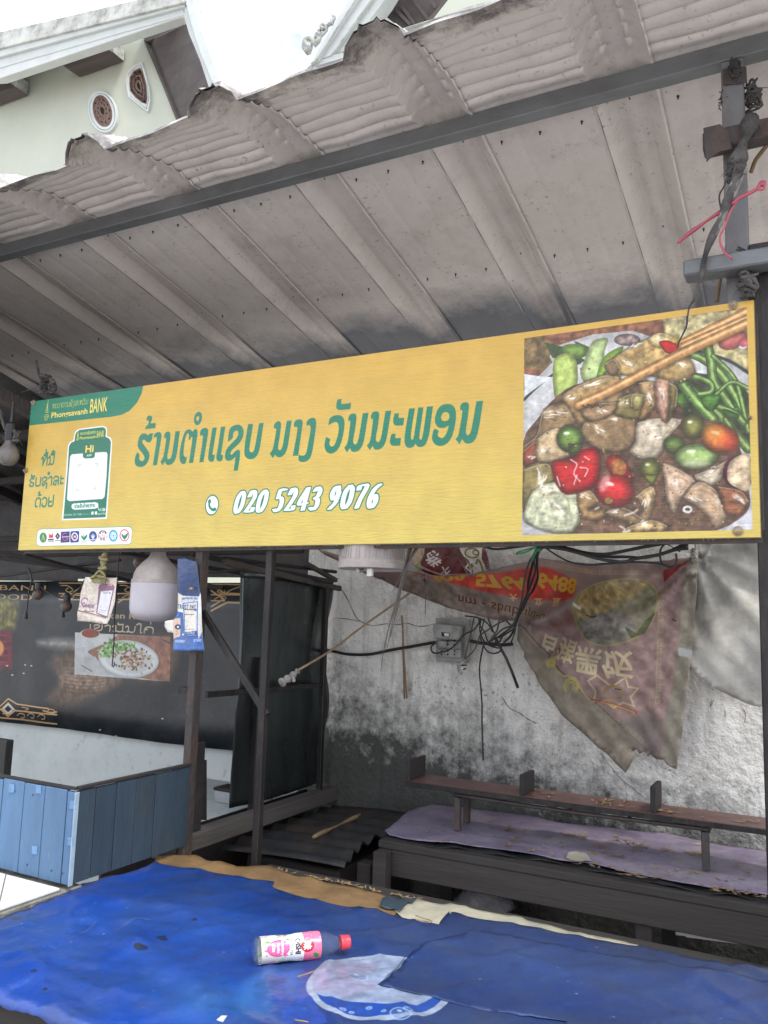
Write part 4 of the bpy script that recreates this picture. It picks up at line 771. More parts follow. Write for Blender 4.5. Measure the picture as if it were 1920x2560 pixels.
def card_prints():
    a=Cv(-2.36,-2.08,-.12,.12,2200,(206,196,184)); c=crop(0,1360,3.318); a.f=lambda X,Y:(lambda p:(p[0],p[2]))(atY(*c(X,Y),2.065))
    a.a*=(.86+.28*a.n)[...,None]
    a.poly([(810,345),(830,330),(940,330),(960,350),(905,610),(880,610),(790,575)],(116,72,100)); a.poly([(826,392),(940,385),(900,600),(800,570)],(206,206,212)); a.poly([(818,350),(952,345),(946,372),(822,378)],(112,66,96))
    a.stroke([(840,398),(905,400)],1.5,(60,60,64)); a.stroke([(845,410),(895,411)],1.2,(90,90,94)); a.ell(914,408,7,7,(60,60,66)); a.stroke([(822,545),(885,556)],1.5,(90,90,94)); a.stroke([(822,560),(870,568)],1.2,(120,120,124))
    p=a.f(682,520); a.ring(705,482,25,34,7,(150,108,150),t0=1.2,t1=5.6,alpha=.8); f=a.f; a.f=lambda x,y:(x,y); a.text('Onepay',p[0],p[1]-.002,.024,(120,80,128),bold=.03,width=f(775,520)[0]-p[0]); a.f=f
    a.poly([(700,540),(720,555),(780,550),(770,565),(690,562)],(140,100,140),alpha=.8); a.stroke([(862,300),(900,318),(925,345)],4,(206,150,140),smooth=3); a.stroke([(890,345),(905,330),(922,345),(938,332),(955,350)],4,(214,160,150),smooth=3)
    a.stroke([(655,552),(760,580),(890,612)],3.2,(104,66,44),smooth=4); a.stroke([(660,560),(760,590),(890,622)],3,(150,110,80),smooth=4,alpha=.6,soft=2)
    b=Cv(-1.96,-1.66,-.22,.20,1900,(216,212,204)); c2=crop(0,1350,2.37); b.f=lambda X,Y:(lambda p:(p[0],p[2]))(atY(*c2(X,Y),2.05))
    BL=(52,92,158)
    b.poly([(1040,100),(1170,100),(1185,335),(1085,330),(1040,300)],(34,58,104),tex=.2); b.poly([(1070,338),(1185,336),(1190,362),(1075,364)],(190,196,204)); b.poly([(1080,372),(1170,362),(1180,545),(1090,560)],(70,118,178)); b.poly([(1086,378),(1162,368),(1170,536),(1096,545)],(214,206,196),tex=.1)
    b.poly([(1022,560),(1040,420),(1080,430),(1092,560),(1180,545),(1200,470),(1208,656),(1026,656)],BL,tex=.15); b.poly([(1020,590),(1205,585),(1208,656),(1026,656)],(58,100,170),tex=.2); b.poly([(1185,300),(1205,540),(1180,590),(1170,360)],(214,210,204))
    b.poly([(1020,470),(1064,460),(1066,570),(1024,585)],(206,178,158)); b.ell(1050,515,18,16,(36,44,70)); b.ell(1050,515,7,7,(206,210,214)); b.stroke([(1090,442),(1150,440)],2,(60,60,70)); b.stroke([(1086,412),(1155,412)],2.6,(70,60,60)); b.ell(1156,414,8,8,(50,80,140)); b.stroke([(1095,530),(1150,528)],1.6,(110,90,80)); b.poly([(1072,548),(1095,546),(1095,572),(1072,574)],(60,90,150)); b.ell(1084,560,5,6,(220,224,230)); b.poly([(1100,545),(1170,540),(1172,570),(1102,574)],(34,62,120)); b.stroke([(1108,566),(1165,563)],1.6,(160,170,190))
    f=b.f; b.f=lambda x,y:(x,y)
    def t(s,q,w,sz,col): p=f(*q); b.text(s,p[0],p[1],sz,col,width=w,bold=.02)
    k=f(1158,404)[0]-f(1080,404)[0]; t('TRUST PAY',(1050,407),f(1158,404)[0]-f(1050,404)[0],.020,(30,62,120)); t('Lao-Viet LAO Bank',(1082,350),k*1.1,.012,(40,70,120)); t('LOCTRUST',(1108,556),k*.66,.011,(210,216,226)); t('#QRCODEPAY',(1034,604),k*.85,.010,(206,212,224)); t('@ TRUST',(1152,600),k*.55,.010,(206,212,224)); b.f=f
    rs=np.random.RandomState(2)
    for cv,x0,x1,y0,y1 in ((a,650,970,280,660),(b,1030,1205,130,650)):
        for i in range(120): cv.ell(rs.randint(x0,x1),rs.randint(y0,y1),rs.randint(1,4),rs.randint(1,4),(64,52,44),alpha=.7)
        d=np.clip(fnoise(cv.h,cv.w,40,5,6)*2-1,0,1)[...,None]*.4; cv.a[:]=cv.a*(1-d)+np.array((140,126,106))*d
    return a,b
def label_print():
    # wraps the bottle: u around (0..1 mapped to 0..0.19 m), v along the bottle (0..0.125 m)
    cv=Cv(0,.19,0,.125,3200,(224,224,220)); I=lambda a,b:(a,b); cv.f=I
    rs=np.random.RandomState(4); GR=(72,146,64); PK=(226,110,146)
    cv.poly([(0,.0),(.19,.0),(.19,.05),(0,.05)],(206,206,196))
    for i in range(90): 
        x,y=rs.uniform(0,.19),rs.uniform(0,.06); r=rs.uniform(.002,.006); P=[(x,y),(x+r*.8,y+r),(x+r*.3,y+r*2.2),(x-r*.5,y+r)]; cv.poly(P,[GR,(112,176,88),(48,120,60),PK,(230,150,180)][i%5],smooth=2,alpha=.95)
    cv.poly([(0,.088),(.19,.088),(.19,.125),(0,.125)],PK,tex=.1)
    for i in range(70): x,y=rs.uniform(0,.19),rs.uniform(.08,.125); cv.ell(x,y,.0018,.0018,(238,160,186))
    for x0 in (.03,.125):
        cv.ell(x0,.035,.019,.024,(196,60,120)); cv.ell(x0,.035,.017,.022,(214,96,148))
        cv.text('Strawberry',x0,.043,.0075,(250,240,244),mid=True,bold=.03); cv.text('Kyoho',x0,.034,.008,(250,240,244),mid=True,bold=.03); cv.text('Kiss',x0,.025,.009,(250,240,244),mid=True,bold=.03)
        cv.poly([(x0-.026,.058),(x0+.026,.058),(x0+.026,.086),(x0-.026,.086)],(226,226,222))
        cv.text('GREEN TEA',x0-.002,.062,.0085,(30,80,50),mid=True,bold=.01); cv.text('OISHI',x0-.001,.0755,.0145,(28,30,34),mid=True,bold=.05)
        cv.ell(x0,.095,.014,.014,(176,22,44)); cv.text('味',x0,.095,.019,(244,236,236),mid=True,fat=.0006)
        cv.poly([(x0+.016,.110),(x0+.026,.108),(x0+.030,.116),(x0+.022,.120)],GR,smooth=3); cv.stroke([(x0+.016,.110),(x0+.03,.117)],1,(30,90,50))
    cv.poly([(.072,.062),(.083,.062),(.083,.084),(.072,.084)],(238,238,238))
    for k in range(9): cv.stroke([(.073,.064+k*.0022),(.082,.064+k*.0022)],1.4,(30,30,30))
    return cv
# ================================================================ MATERIALS
mGround=M('street_concrete',(.46,.43,.40),.9,var=.2,scale=.7,dirt=(.16,.15,.13),dscale=1.5,bump=.3,bscale=30)
mFloor=M('stall_floor',(.045,.042,.04),.9,var=.3,scale=3,dirt=(.03,.03,.03),dscale=6,damt=.8)
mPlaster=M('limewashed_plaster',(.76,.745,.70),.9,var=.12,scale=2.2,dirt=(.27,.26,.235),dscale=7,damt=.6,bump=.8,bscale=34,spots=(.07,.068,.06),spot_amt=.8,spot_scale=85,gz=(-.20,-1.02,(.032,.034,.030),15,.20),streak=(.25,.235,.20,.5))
mPost=M('grey_column_paint',(.17,.175,.185),.5,.2,var=.15,scale=9,dirt=(.09,.05,.035),dscale=9,damt=.75,bump=.2,bscale=70,stretch=(1,1,.4))
mWhiteWall=M('white_wall',(.46,.50,.50),.85,var=.05,scale=2,dirt=(.28,.31,.31),dscale=6,damt=.45,bump=.12,bscale=40,spots=(.2,.2,.19),spot_amt=.5,spot_scale=24)
mSheet=M('grey_roof_metal_shaded_back',(.63,.59,.565),.55,.15,var=.10,scale=5,dirt=(.22,.20,.20),dscale=5,damt=.5,bump=.06,bscale=120,spots=(.10,.09,.09),spot_amt=.6,spot_scale=64,gz=(1.38,1.24,(.085,.095,.12),1.6),gy=(2.15,1.45,(.055,.05,.055),7))  # gz darkens the roof towards its back: shade painted into the colour
mSteel=M('painted_grey_steel',(.155,.165,.175),.5,.25,var=.18,scale=9,dirt=(.07,.06,.055),dscale=14,damt=.5,bump=.1,bscale=80,stretch=(.4,1,1))
mRust=M('rusty_steel',(.058,.053,.052),.6,.3,var=.3,scale=14,dirt=(.13,.06,.035),dscale=20,damt=.6,bump=.4,bscale=70,stretch=(1,1,.4))
mDarkSteel=M('blackened_steel',(.024,.022,.022),.45,.5,var=.4,scale=16,dirt=(.085,.065,.055),dscale=24,damt=.4,bump=.25,bscale=90,stretch=(1,1,.3))
mWood=M('weathered_wood',(.075,.066,.060),.8,var=.35,scale=9,dirt=(.05,.042,.038),dscale=12,damt=.6,bump=.4,bscale=30,stretch=(1,.12,1))
mWoodX=M('weathered_wood_lengthwise',(.027,.023,.022),.8,var=.35,scale=9,dirt=(.045,.04,.035),dscale=12,damt=.6,bump=.4,bscale=30,stretch=(.1,1,1))
mDarkWood=M('dark_wood',(.017,.014,.014),.75,var=.4,scale=10,dirt=(.05,.035,.03),dscale=12,damt=.35,bump=.3,bscale=30,stretch=(.3,.3,1))
mTemple=M('cream_render',(.47,.49,.41),.85,var=.03,scale=.8,dirt=(.38,.40,.34),dscale=.9,damt=.5,bump=.05,bscale=10)
mTrim=M('white_trim_paint',(.52,.55,.54),.7,var=.04,scale=2,dirt=(.38,.40,.39),dscale=3,damt=.5,bump=.05)
mTrimOld=M('lichen_stained_trim',(.46,.47,.44),.85,var=.15,scale=4,dirt=(.10,.10,.09),dscale=3.2,damt=.9,bump=.3,bscale=12)
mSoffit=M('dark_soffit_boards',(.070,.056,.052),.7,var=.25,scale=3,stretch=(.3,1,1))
mTileRoof=M('old_clay_roof',(.16,.12,.10),.85,var=.3,scale=3)
mBlueL=M('sky_blue_painted_boards',(.078,.160,.285),.6,var=.12,scale=5,dirt=(.06,.11,.18),dscale=9,damt=.65,spots=(.30,.28,.24),spot_amt=.6,spot_scale=40,bump=.35,bscale=40,stretch=(1,1,.2))
mBlueD=M('dull_slate_boards',(.022,.042,.062),.65,var=.25,scale=6,dirt=(.05,.05,.048),dscale=9,damt=.4,bump=.2,bscale=40,stretch=(1,1,.3))
mTile=M('white_glazed_tile',(.68,.71,.72),.25,var=.04,scale=6,dirt=(.45,.45,.43),dscale=9,damt=.35,bump=.02)
mGrout=M('dirty_grout',(.16,.155,.145),.9,var=.3,scale=20)
mSoot=M('sooty_sheet_metal',(.085,.098,.100),.30,.85,var=.35,scale=4,dirt=(.012,.012,.012),dscale=3,damt=.8,bump=.05,bscale=30,stretch=(1,1,.25),spots=(.2,.2,.2),spot_amt=.15,spot_scale=60)
mCorr=M('rusted_corrugated_iron',(.030,.032,.034),.55,.4,var=.4,scale=7,dirt=(.10,.06,.045),dscale=6,damt=.6,bump=.2,bscale=60)
mPurple=M('purple_vinyl_cloth',(.175,.145,.225),.42,var=.3,scale=6,dirt=(.36,.34,.35),dscale=8,damt=.65,bump=.25,bscale=50,spots=(.05,.045,.05),spot_amt=.6,spot_scale=60)
mShelf=M('red_brown_painted_metal',(.115,.058,.052),.5,.1,var=.25,scale=8,dirt=(.20,.15,.13),dscale=12,damt=.35,bump=.1,bscale=60)
mBrown=M('brown_vinyl_cloth',(.215,.135,.062),.5,var=.3,scale=7,dirt=(.09,.055,.035),dscale=9,damt=.6,bump=.2,bscale=40)
mCream=M('torn_cream_vinyl',(.42,.40,.30),.55,var=.15,scale=8,dirt=(.16,.18,.2),dscale=9,damt=.5,bump=.2,bscale=40)
mBlack=M('black_cable_rubber',(.016,.017,.018),.45,var=.3,scale=20,bump=.05)
mWireGrey=M('dusty_wire',(.09,.075,.065),.6,var=.3,scale=20)
mStick=M('bamboo_stick',(.24,.16,.09),.65,var=.3,scale=20,bump=.2,stretch=(1,1,1))
mRag=M('dirty_rag',(.26,.24,.22),.9,var=.4,scale=30,bump=.6,bscale=90)
mRope=M('charred_rag_rope',(.06,.055,.055),.85,var=.6,scale=24,dirt=(.28,.26,.24),dscale=14,damt=.45,bump=.8,bscale=60)
mPink=M('pink_plastic_string',(.40,.07,.11),.4,var=.2,scale=30)
mGreen=M('green_plastic_tie',(.03,.25,.09),.4,var=.2,scale=30)
mLampW=M('dusty_lamp_housing',(.36,.32,.30),.65,var=.12,scale=8,dirt=(.17,.14,.12),dscale=9,damt=.6,bump=.1,bscale=120,spots=(.09,.08,.07),spot_amt=.5,spot_scale=160)
mLampD=M('frosted_diffuser',(.60,.57,.62),.35,var=.03,scale=5,dirt=(.42,.36,.38),dscale=6,damt=.4,bump=.01,transl=.25)
mBulbB=M('dusty_brown_bulb',(.095,.06,.05),.35,var=.2,scale=10)
mBulbG=M('sooty_bulb_glass',(.14,.13,.12),.4,var=.3,scale=20)
mMould=M('yellowed_nylon',(.26,.225,.10),.5,var=.3,scale=25,dirt=(.08,.065,.03),dscale=22,damt=.7,bump=.4,bscale=70)
mPlate=M('old_grey_plastic',(.30,.30,.28),.5,var=.2,scale=18,dirt=(.07,.07,.065),dscale=20,damt=.7,bump=.2,bscale=60)
mHole=M('dark_socket_hole',(.01,.01,.01),.8,var=.1)
mBrass=M('brass_screw',(.30,.24,.16),.4,.7,var=.3,scale=40)
mLeaf=M('dry_straw_leaf',(.25,.17,.09),.7,var=.4,scale=30,bump=.2)
mGreyT=M('grey_tarpaulin',(.56,.55,.51),.6,var=.15,scale=4,dirt=(.13,.12,.105),dscale=4.5,damt=.75,bump=.3,bscale=14,transl=.3)
mBag=M('blue_plastic_bag',(.02,.06,.20),.35,var=.3,scale=9,bump=.4,bscale=30)
mWBag=M('grey_plastic_bag',(.17,.17,.19),.35,var=.3,scale=9,bump=.4,bscale=30)
mRed=M('red_bottle_cap',(.62,.045,.07),.35,var=.05)
mSignEdge=M('sign_edge_film',(.42,.33,.12),.5,var=.2,scale=20,dirt=(.08,.06,.04),dscale=20,damt=.6)
def glassy():
    m=bpy.data.materials.new('clear_pet'); m.use_nodes=True; b=m.node_tree.nodes['Principled BSDF']
    b.inputs['Base Color'].default_value=(.9,.95,.95,1); b.inputs['Roughness'].default_value=.08; b.inputs['Transmission Weight'].default_value=.95; b.inputs['IOR'].default_value=1.10; b.inputs['Alpha'].default_value=.30
    return m
mPET=glassy()
# ================================================================ SETTING
obj('ground',(*[[(-90,-60,GZ),(90,-60,GZ),(90,160,GZ),(-90,160,GZ)],[(0,1,2,3)]],),mGround,kind='structure')
obj('floor',box(-6,2.2,2.0,3.05,GZ,GZ+.02),mFloor,kind='structure')
# ================================================================ BACK WALLS
WD=3.05
def wallf(x,z):
    return (x,WD+.010*math.sin(x*3.1+z*2)+.008*math.sin(z*5.3-x*1.7)+.004*math.sin(x*11+z*9),z)
wt=thing('concrete_wall','whitewashed concrete wall with mould and cracks behind the purple table','wall',(-.2,WD+.08,GZ))
nx,nz_=120,90
V=[];F=[]
for j in range(nz_+1):
    for i in range(nx+1): V.append(wallf(-1.98+3.9*i/nx,GZ+(GZ*-1+.64)*j/nz_))
for j in range(nz_):
    for i in range(nx): a=j*(nx+1)+i; F.append((a,a+1,a+nx+2,a+nx+1))
obj('plaster_face',(V,F),mPlaster,wt,smooth=True)
obj('wall_core',box(-1.98,1.92,WD+.03,WD+.17,GZ,.63),mPlaster,wt)
def wcrack(pts,r=.0016):
    P=[atY(x,y,WD) for x,y in pts]; P=[wallf(p[0],p[2]) for p in P]; P=[(p[0],p[1]-.001,p[2]) for p in P]
    return tube(P,lambda t:r*(.4+.9*abs(math.sin(t*23))),4,3)
c7=crop(700,1340,2.37)
for L_ in ([(360,310),(400,380),(440,470),(480,510),(540,530),(620,520),(690,525),(740,515),(790,530),(840,535),(905,520)],[(1310,950),(1360,1020),(1420,1050),(1470,1085),(1520,1110)],[(330,485),(400,492),(470,505)]):
    obj('crack',wcrack([c7(*p) for p in L_]),mBlack,wt)
cC=crop(1380,1740,3.072)
for L_ in ([(380,440),(440,520),(540,640),(620,700),(700,770)],[(1230,20),(1220,80),(1245,30)],[(1330,90),(1335,160)],[(1470,90),(1490,140),(1480,200)]):
    obj('crack',wcrack([cC(*p) for p in L_],.0009),mDarkWood,wt)
w2=obj('neighbour_wall',box(-7.0,-1.99,3.12,3.25,GZ,.13),mWhiteWall,label='white painted wall under the black food banner',cat_='wall')
# ================================================================ TEMPLES
TD1=9.
def Pt(c,X,Y,D): return atY(*c(X,Y),D)
c5=crop(0,0,2.8603)
tp=thing('temple_building','cream temple wall with round carved vent under a white eave','building',(-12,9.5,GZ))
wp=[Pt(c5,1050,290,TD1),Pt(c5,1310,940,TD1)]
xr=wp[1][0]+.9; zt=Pt(c5,1050,290,TD1)[2]+.1
poly=[(-19,TD1,GZ),(xr,TD1,GZ),(xr,TD1,Pt(c5,1310,940,TD1)[2]-1.5),wp[1],wp[0],(wp[0][0]-.35,TD1,zt+.35),(-19,TD1,zt+.35)]
obj('wall',prism(poly,(0,.4,0)),mTemple,tp)
EV=.75   # eave overhang
DE=TD1-EV
def band(c,pts,D0,dep,mat,name='fascia',par=tp): return obj(name,prism([atY(*c(X,Y),D0) for X,Y in pts],(0,dep,0)),mat,par,bevel=.008)
band(c5,[(-400,470),(-400,330),(0,226),(700,62),(1000,-10),(1340,-90),(1345,-5),(1310,18),(0,345)],DE-.04,.30,mTrimOld,'gutter_ledge')
band(c5,[(-400,525),(-400,440),(0,345),(1310,18),(1325,42),(0,405)],DE+.0,.22,mTrim,'cornice_moulding')
band(c5,[(-400,590),(-400,500),(0,410),(1325,48),(1312,66),(1316,118),(1290,124),(0,560)],DE+.05,.16,mTrim)
band(c5,[(-400,545),(-400,490),(0,470),(1325,92),(1325,104),(0,484)],DE+.035,.05,mTrim,'cornice_bead')
band(c5,[(1325,-60),(1372,-60),(1420,150),(1500,370),(1612,680),(1660,800),(1625,800),(1548,660),(1432,380),(1365,170),(1330,30)],DE-.04,.10,mTrim,'verge_moulding')
band(c5,[(1318,45),(1345,40),(1395,170),(1470,380),(1590,700),(1600,800),(1550,800),(1515,700),(1430,430),(1350,240),(1315,120)],DE+.03,.05,mTrim,'verge_board')
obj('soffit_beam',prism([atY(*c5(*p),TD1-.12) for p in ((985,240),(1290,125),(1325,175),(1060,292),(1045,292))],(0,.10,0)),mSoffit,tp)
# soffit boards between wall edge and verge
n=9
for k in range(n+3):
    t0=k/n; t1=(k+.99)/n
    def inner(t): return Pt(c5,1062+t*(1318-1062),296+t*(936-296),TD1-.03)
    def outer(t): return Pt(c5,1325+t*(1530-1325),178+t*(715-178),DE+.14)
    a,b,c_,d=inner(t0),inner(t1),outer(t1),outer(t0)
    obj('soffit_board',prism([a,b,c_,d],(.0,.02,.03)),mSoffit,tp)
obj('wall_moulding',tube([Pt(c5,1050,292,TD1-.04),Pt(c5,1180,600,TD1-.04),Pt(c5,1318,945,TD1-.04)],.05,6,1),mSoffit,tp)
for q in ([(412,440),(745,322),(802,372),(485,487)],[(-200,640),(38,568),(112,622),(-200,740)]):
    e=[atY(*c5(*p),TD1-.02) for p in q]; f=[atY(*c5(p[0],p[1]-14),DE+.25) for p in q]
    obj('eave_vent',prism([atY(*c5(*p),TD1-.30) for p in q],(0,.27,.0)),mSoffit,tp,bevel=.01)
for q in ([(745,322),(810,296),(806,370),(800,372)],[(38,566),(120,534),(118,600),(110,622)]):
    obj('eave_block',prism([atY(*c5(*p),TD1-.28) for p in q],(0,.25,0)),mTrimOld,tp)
# round and leaf-shaped carved vents
def ringpoly(pts,inset):
    c0=np.mean(pts,0); return [tuple(c0+(np.array(p)-c0)*inset) for p in pts]
def ell2(cx,cy,rx,ry,rot,n=36): return [(cx+rx*math.cos(t)*math.cos(rot)-ry*math.sin(t)*math.sin(rot),cy+rx*math.cos(t)*math.sin(rot)+ry*math.sin(t)*math.cos(rot)) for t in np.linspace(0,2*math.pi,n,endpoint=False)]
def ringmesh(o,i,D,dep):
    A=[atY(*c5(*p),D) for p in o]; B=[atY(*c5(*p),D) for p in i]; n=len(A); V=A+B+[(p[0],p[1]+dep,p[2]) for p in A]+[(p[0],p[1]+dep,p[2]) for p in B]; F=[]
    for k in range(n):
        q=(k+1)%n; F+=[(k,q,n+q,n+k),(k,2*n+k,2*n+q,q),(n+k,n+q,3*n+q,3*n+k)]
    return V,F
mCarve=M('carved_brown_screen',(.15,.095,.075),.8,var=.35,scale=14)
circ=ell2(735,795,63,112,-.22); leafp=[(1005,490),(960,510),(933,550),(930,600),(935,650),(975,700),(1020,735),(1048,745),(1055,700),(1048,620),(1022,520)]
circo=ell2(730,797,100,152,-.22); leafo=[(1008,440),(950,470),(905,520),(897,580),(905,640),(915,690),(975,738),(1055,800),(1072,720),(1066,640),(1025,500)]
for nm,inn,out,cx,cy in (('round_vent',circ,circo,735,795),('leaf_vent',leafp,leafo,993,617)):
    obj(nm+'_frame',ringmesh(out,ringpoly(out,.90),TD1-.05,.05),mTrim,tp,bevel=.006)
    obj(nm+'_frame',ringmesh(ringpoly(out,.87),ringpoly(inn,1.0),TD1-.035,.035),mTrim,tp,bevel=.006)
    obj(nm+'_back',prism([atY(*c5(*p),TD1-.012) for p in ringpoly(inn,1.02)],(0,.008,0)),mHole,tp)
    rs=np.random.RandomState(3); parts=[]
    m0=np.mean(inn,0)
    for sc in (.99,.62,.30):
        R_=[atY(*c5(*p),TD1-.025) for p in ringpoly(inn,sc)]; parts.append(tube(R_+[R_[0]],.018,4,1,False))
    for k in range(26):
        t=k/26*len(inn); i=int(t)%len(inn); e=np.array(inn[i]); a=m0+(e-m0)*.32; b=m0+(e-m0)*.60; c_=m0+(np.array(inn[(i+2)%len(inn)])-m0)*.80; d=m0+(e-m0)*.97
        parts.append(tube([atY(*c5(*p),TD1-.025) for p in (a,b,c_,d)],.014,4,3,False))
    obj(nm+'_carving',join(*parts),mCarve,tp)
obj('roof',prism([(-19,DE+.35,zt+.30),(wp[0][0]-.5,DE+.35,zt+.30),(wp[0][0]-1.5,14,zt+.6),(-19,14,zt+.6)],(0,0,.08)),mTileRoof,tp)
obj('side_wall',box(xr-.3,xr,TD1+.4,14,GZ,wp[1][2]-1.5),mTemple,tp)
# right temple: white verge board with scroll ornament, dark soffit
c6b=crop(740,0,2.9625); D2=10.
t2=thing('temple_gable','white carved temple gable corner with scroll ornament above the tin roof','building',(-4.5,10.6,GZ))
def band2(pts,D0,dep,mat,name='fascia'): return obj(name,prism([atY(*c6b(X,Y),D0) for X,Y in pts],(0,dep,0)),mat,t2,bevel=.006)
band2([(105,470),(135,415),(395,-20),(560,-300),(630,-300),(455,0),(160,440)],D2-.10,.35,mTrim,'verge_moulding')
band2([(160,440),(455,0),(640,-320),(740,-320),(560,0),(265,408)],D2-.04,.30,mTrim,'verge_board')
band2([(265,408),(560,0),(740,-300),(840,-300),(655,0),(430,300),(340,385)],D2+.02,.26,mTrim,'verge_board')
for l in ([(150,445),(440,5),(640,-300)],[(262,410),(556,3),(740,-300)],[(160,430),(300,220)]): obj('verge_bead',tube([atY(*c6b(*p),D2-.10) for p in l],.018,6,1),mTrimOld,t2)
band2([(118,470),(265,408),(420,370),(480,340),(440,430),(400,500),(130,548)],D2-.02,.5,mTrim,'eave_end')
band2([(130,548),(400,462),(420,480),(140,562)],D2-.06,.5,mTrimOld,'eave_bead')
band2([(135,562),(420,478),(500,500),(500,620),(100,640),(140,600)],D2-.0,.5,mTrim,'eave_end')
band2([(80,500),(118,470),(130,548),(145,570),(135,600),(105,530)],D2-.05,.3,mTrimOld,'corner_block')
band2([(325,365),(480,318),(560,270),(640,235),(760,215),(960,160),(1280,45),(1560,-30),(1560,0),(1100,115),(780,215),(670,262),(480,340),(340,384)],D2-.35,.35,mTrimOld,'roof_edge')
band2([(340,384),(480,340),(680,255),(1000,150),(1560,-5),(1800,-60),(1800,40),(1560,160),(1200,260),(820,360),(600,420)],D2-.28,.4,mTrim,'eave_board')
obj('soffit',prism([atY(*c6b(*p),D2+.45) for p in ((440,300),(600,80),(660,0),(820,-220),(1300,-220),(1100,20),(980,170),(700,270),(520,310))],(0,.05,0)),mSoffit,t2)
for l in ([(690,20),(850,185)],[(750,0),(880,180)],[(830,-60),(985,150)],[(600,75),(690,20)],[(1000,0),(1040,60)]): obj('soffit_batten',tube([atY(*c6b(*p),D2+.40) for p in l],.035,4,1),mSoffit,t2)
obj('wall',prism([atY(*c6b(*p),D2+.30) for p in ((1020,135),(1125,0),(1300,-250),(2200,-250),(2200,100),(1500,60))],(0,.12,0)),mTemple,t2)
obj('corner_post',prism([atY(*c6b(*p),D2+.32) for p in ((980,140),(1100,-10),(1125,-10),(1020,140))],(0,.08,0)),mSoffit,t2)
obj('wall',box(-6.1,9,D2+.5,D2+.8,GZ,8.2),mTemple,t2)
# scroll ornament as coiled relief
sc=[]
def spiral(cx,cy,r,turn,s=1,ph=0): return [(cx+r*(1-t/turn*.9)*math.cos(s*t+ph),cy+r*(1-t/turn*.9)*math.sin(s*t+ph)) for t in np.linspace(0,turn,22)]
for cx,cy,r,s,ph,w in ((105,310,42,1,1.5,.055),(205,195,22,1,1.5,.035),(160,262,20,-1,0,.03)):
    sc.append(tube([atY(*c6b(*p),D2-.12) for p in spiral(cx,cy,r,9,s,ph)],lambda t,w=w:w*(1-.6*t),7,1))
for l,w in (([(95,380),(66,350),(64,310),(90,275)],.07),([(130,330),(165,300),(180,270),(215,240),(235,215)],.06),([(140,290),(160,250),(158,215)],.04),([(180,250),(175,228),(165,214)],.035),([(215,225),(232,180),(228,135)],.045),([(240,190),(262,160),(250,135)],.035),([(255,180),(275,140),(262,102)],.045),([(270,160),(290,130),(280,112)],.03)):
    sc.append(tube([atY(*c6b(*p),D2-.10) for p in l],lambda t,w=w:w*(1-.75*t),6,4))
obj('scroll_ornament',join(*sc),mTrimOld,t2,smooth=True)
# ================================================================ AWNING (roof sheets, eave beam, posts, brackets)
aw=thing('metal_awning','grey ribbed metal awning with curved crimped front edge over the stall','awning',(-1.3,2.2,GZ))
A0,A1,RA=R(11.5),R(27),.674; YB,ZB=2.055,1.485; PITCH=.511; XR0=-.841
def prof(t):
    """height above the pan; t from the rib's left foot"""
    t=t%PITCH
    for a,b,ha,hb in ((0,.044,0,.052),(.044,.058,.052,.052),(.058,.068,.052,.046),(.068,.098,.046,.046),(.098,.108,.046,.052),(.108,.122,.052,.052),(.122,.166,.052,0)):
        if a<=t<b: return ha+(hb-ha)*(t-a)/(b-a)
    for c in (.275,.395):
        if abs(t-c)<.007: return .002*(1-abs(t-c)/.007)
    return 0
TS=[-.012,-.004,0,.012,.024,.034,.044,.051,.058,.063,.068,.083,.098,.103,.108,.115,.122,.133,.144,.155,.166,.175,.19,.21,.23,.25,.268,.275,.282,.30,.32,.345,.37,.388,.395,.402,.42,.44,.46,.48,.50,PITCH]; TS+=[PITCH+.012,PITCH+.024,PITCH+.034,PITCH+.044,PITCH+.051,PITCH+.058,PITCH+.068,PITCH+.083,PITCH+.098,PITCH+.108,PITCH+.115,PITCH+.122,PITCH+.133,PITCH+.144,PITCH+.155,PITCH+.166,PITCH+.174]
def roofpt(X,t,s,k,wob):
    """s<0: straight part behind the eave beam (metres), s in 0..1: curved crimped front"""
    h=prof(t); tt=t%PITCH; lapd=.0055*min(1,max(0,(t-PITCH)/.012)) if t>PITCH else 0
    if s>0 and tt>.19: h*=max(0,1-s*8)
    h-=lapd
    if s<=0:
        y=YB-s; z=ZB+s*math.tan(A0); n=(math.sin(A0),math.cos(A0)); g=.004*math.sin(X*7+s*5)*math.sin(s*3)
        return (X,y+n[0]*(h+g),z+n[1]*(h+g))
    A1=R(min(44,max(22,27+(-.9-X)*8.5))); RA=.453/(A0+A1); ph=A0-(A0+A1)*s; y=YB-RA*(math.sin(A0)-math.sin(ph)); z=ZB+RA*(math.cos(ph)-math.cos(A0)); n=(math.sin(ph),math.cos(ph))
    lob=abs(math.sin(math.pi*9.2*s+.22*math.sin(X*7)+.10*math.sin(X*19)))**.6*min(1,s*12)
    ribf=1 if (.052<tt<.114) else 0; fl=1 if (tt<.052 or (.114<tt<.172)) else 0
    h-=lob*(.0125 if not (ribf or fl) else (.0012 if ribf else .0135))
    dx=0
    if tt<.052: dx=-lob*.017*max(0,1-abs(tt-.022)/.030)
    elif .114<tt<.172: dx=lob*.017*max(0,1-abs(tt-.144)/.030)
    d=.0022*math.sin(X*17+s*9)+.0014*math.sin(X*31-s*13)
    return (X+dx,y+n[0]*(h+d),z+n[1]*(h+d))
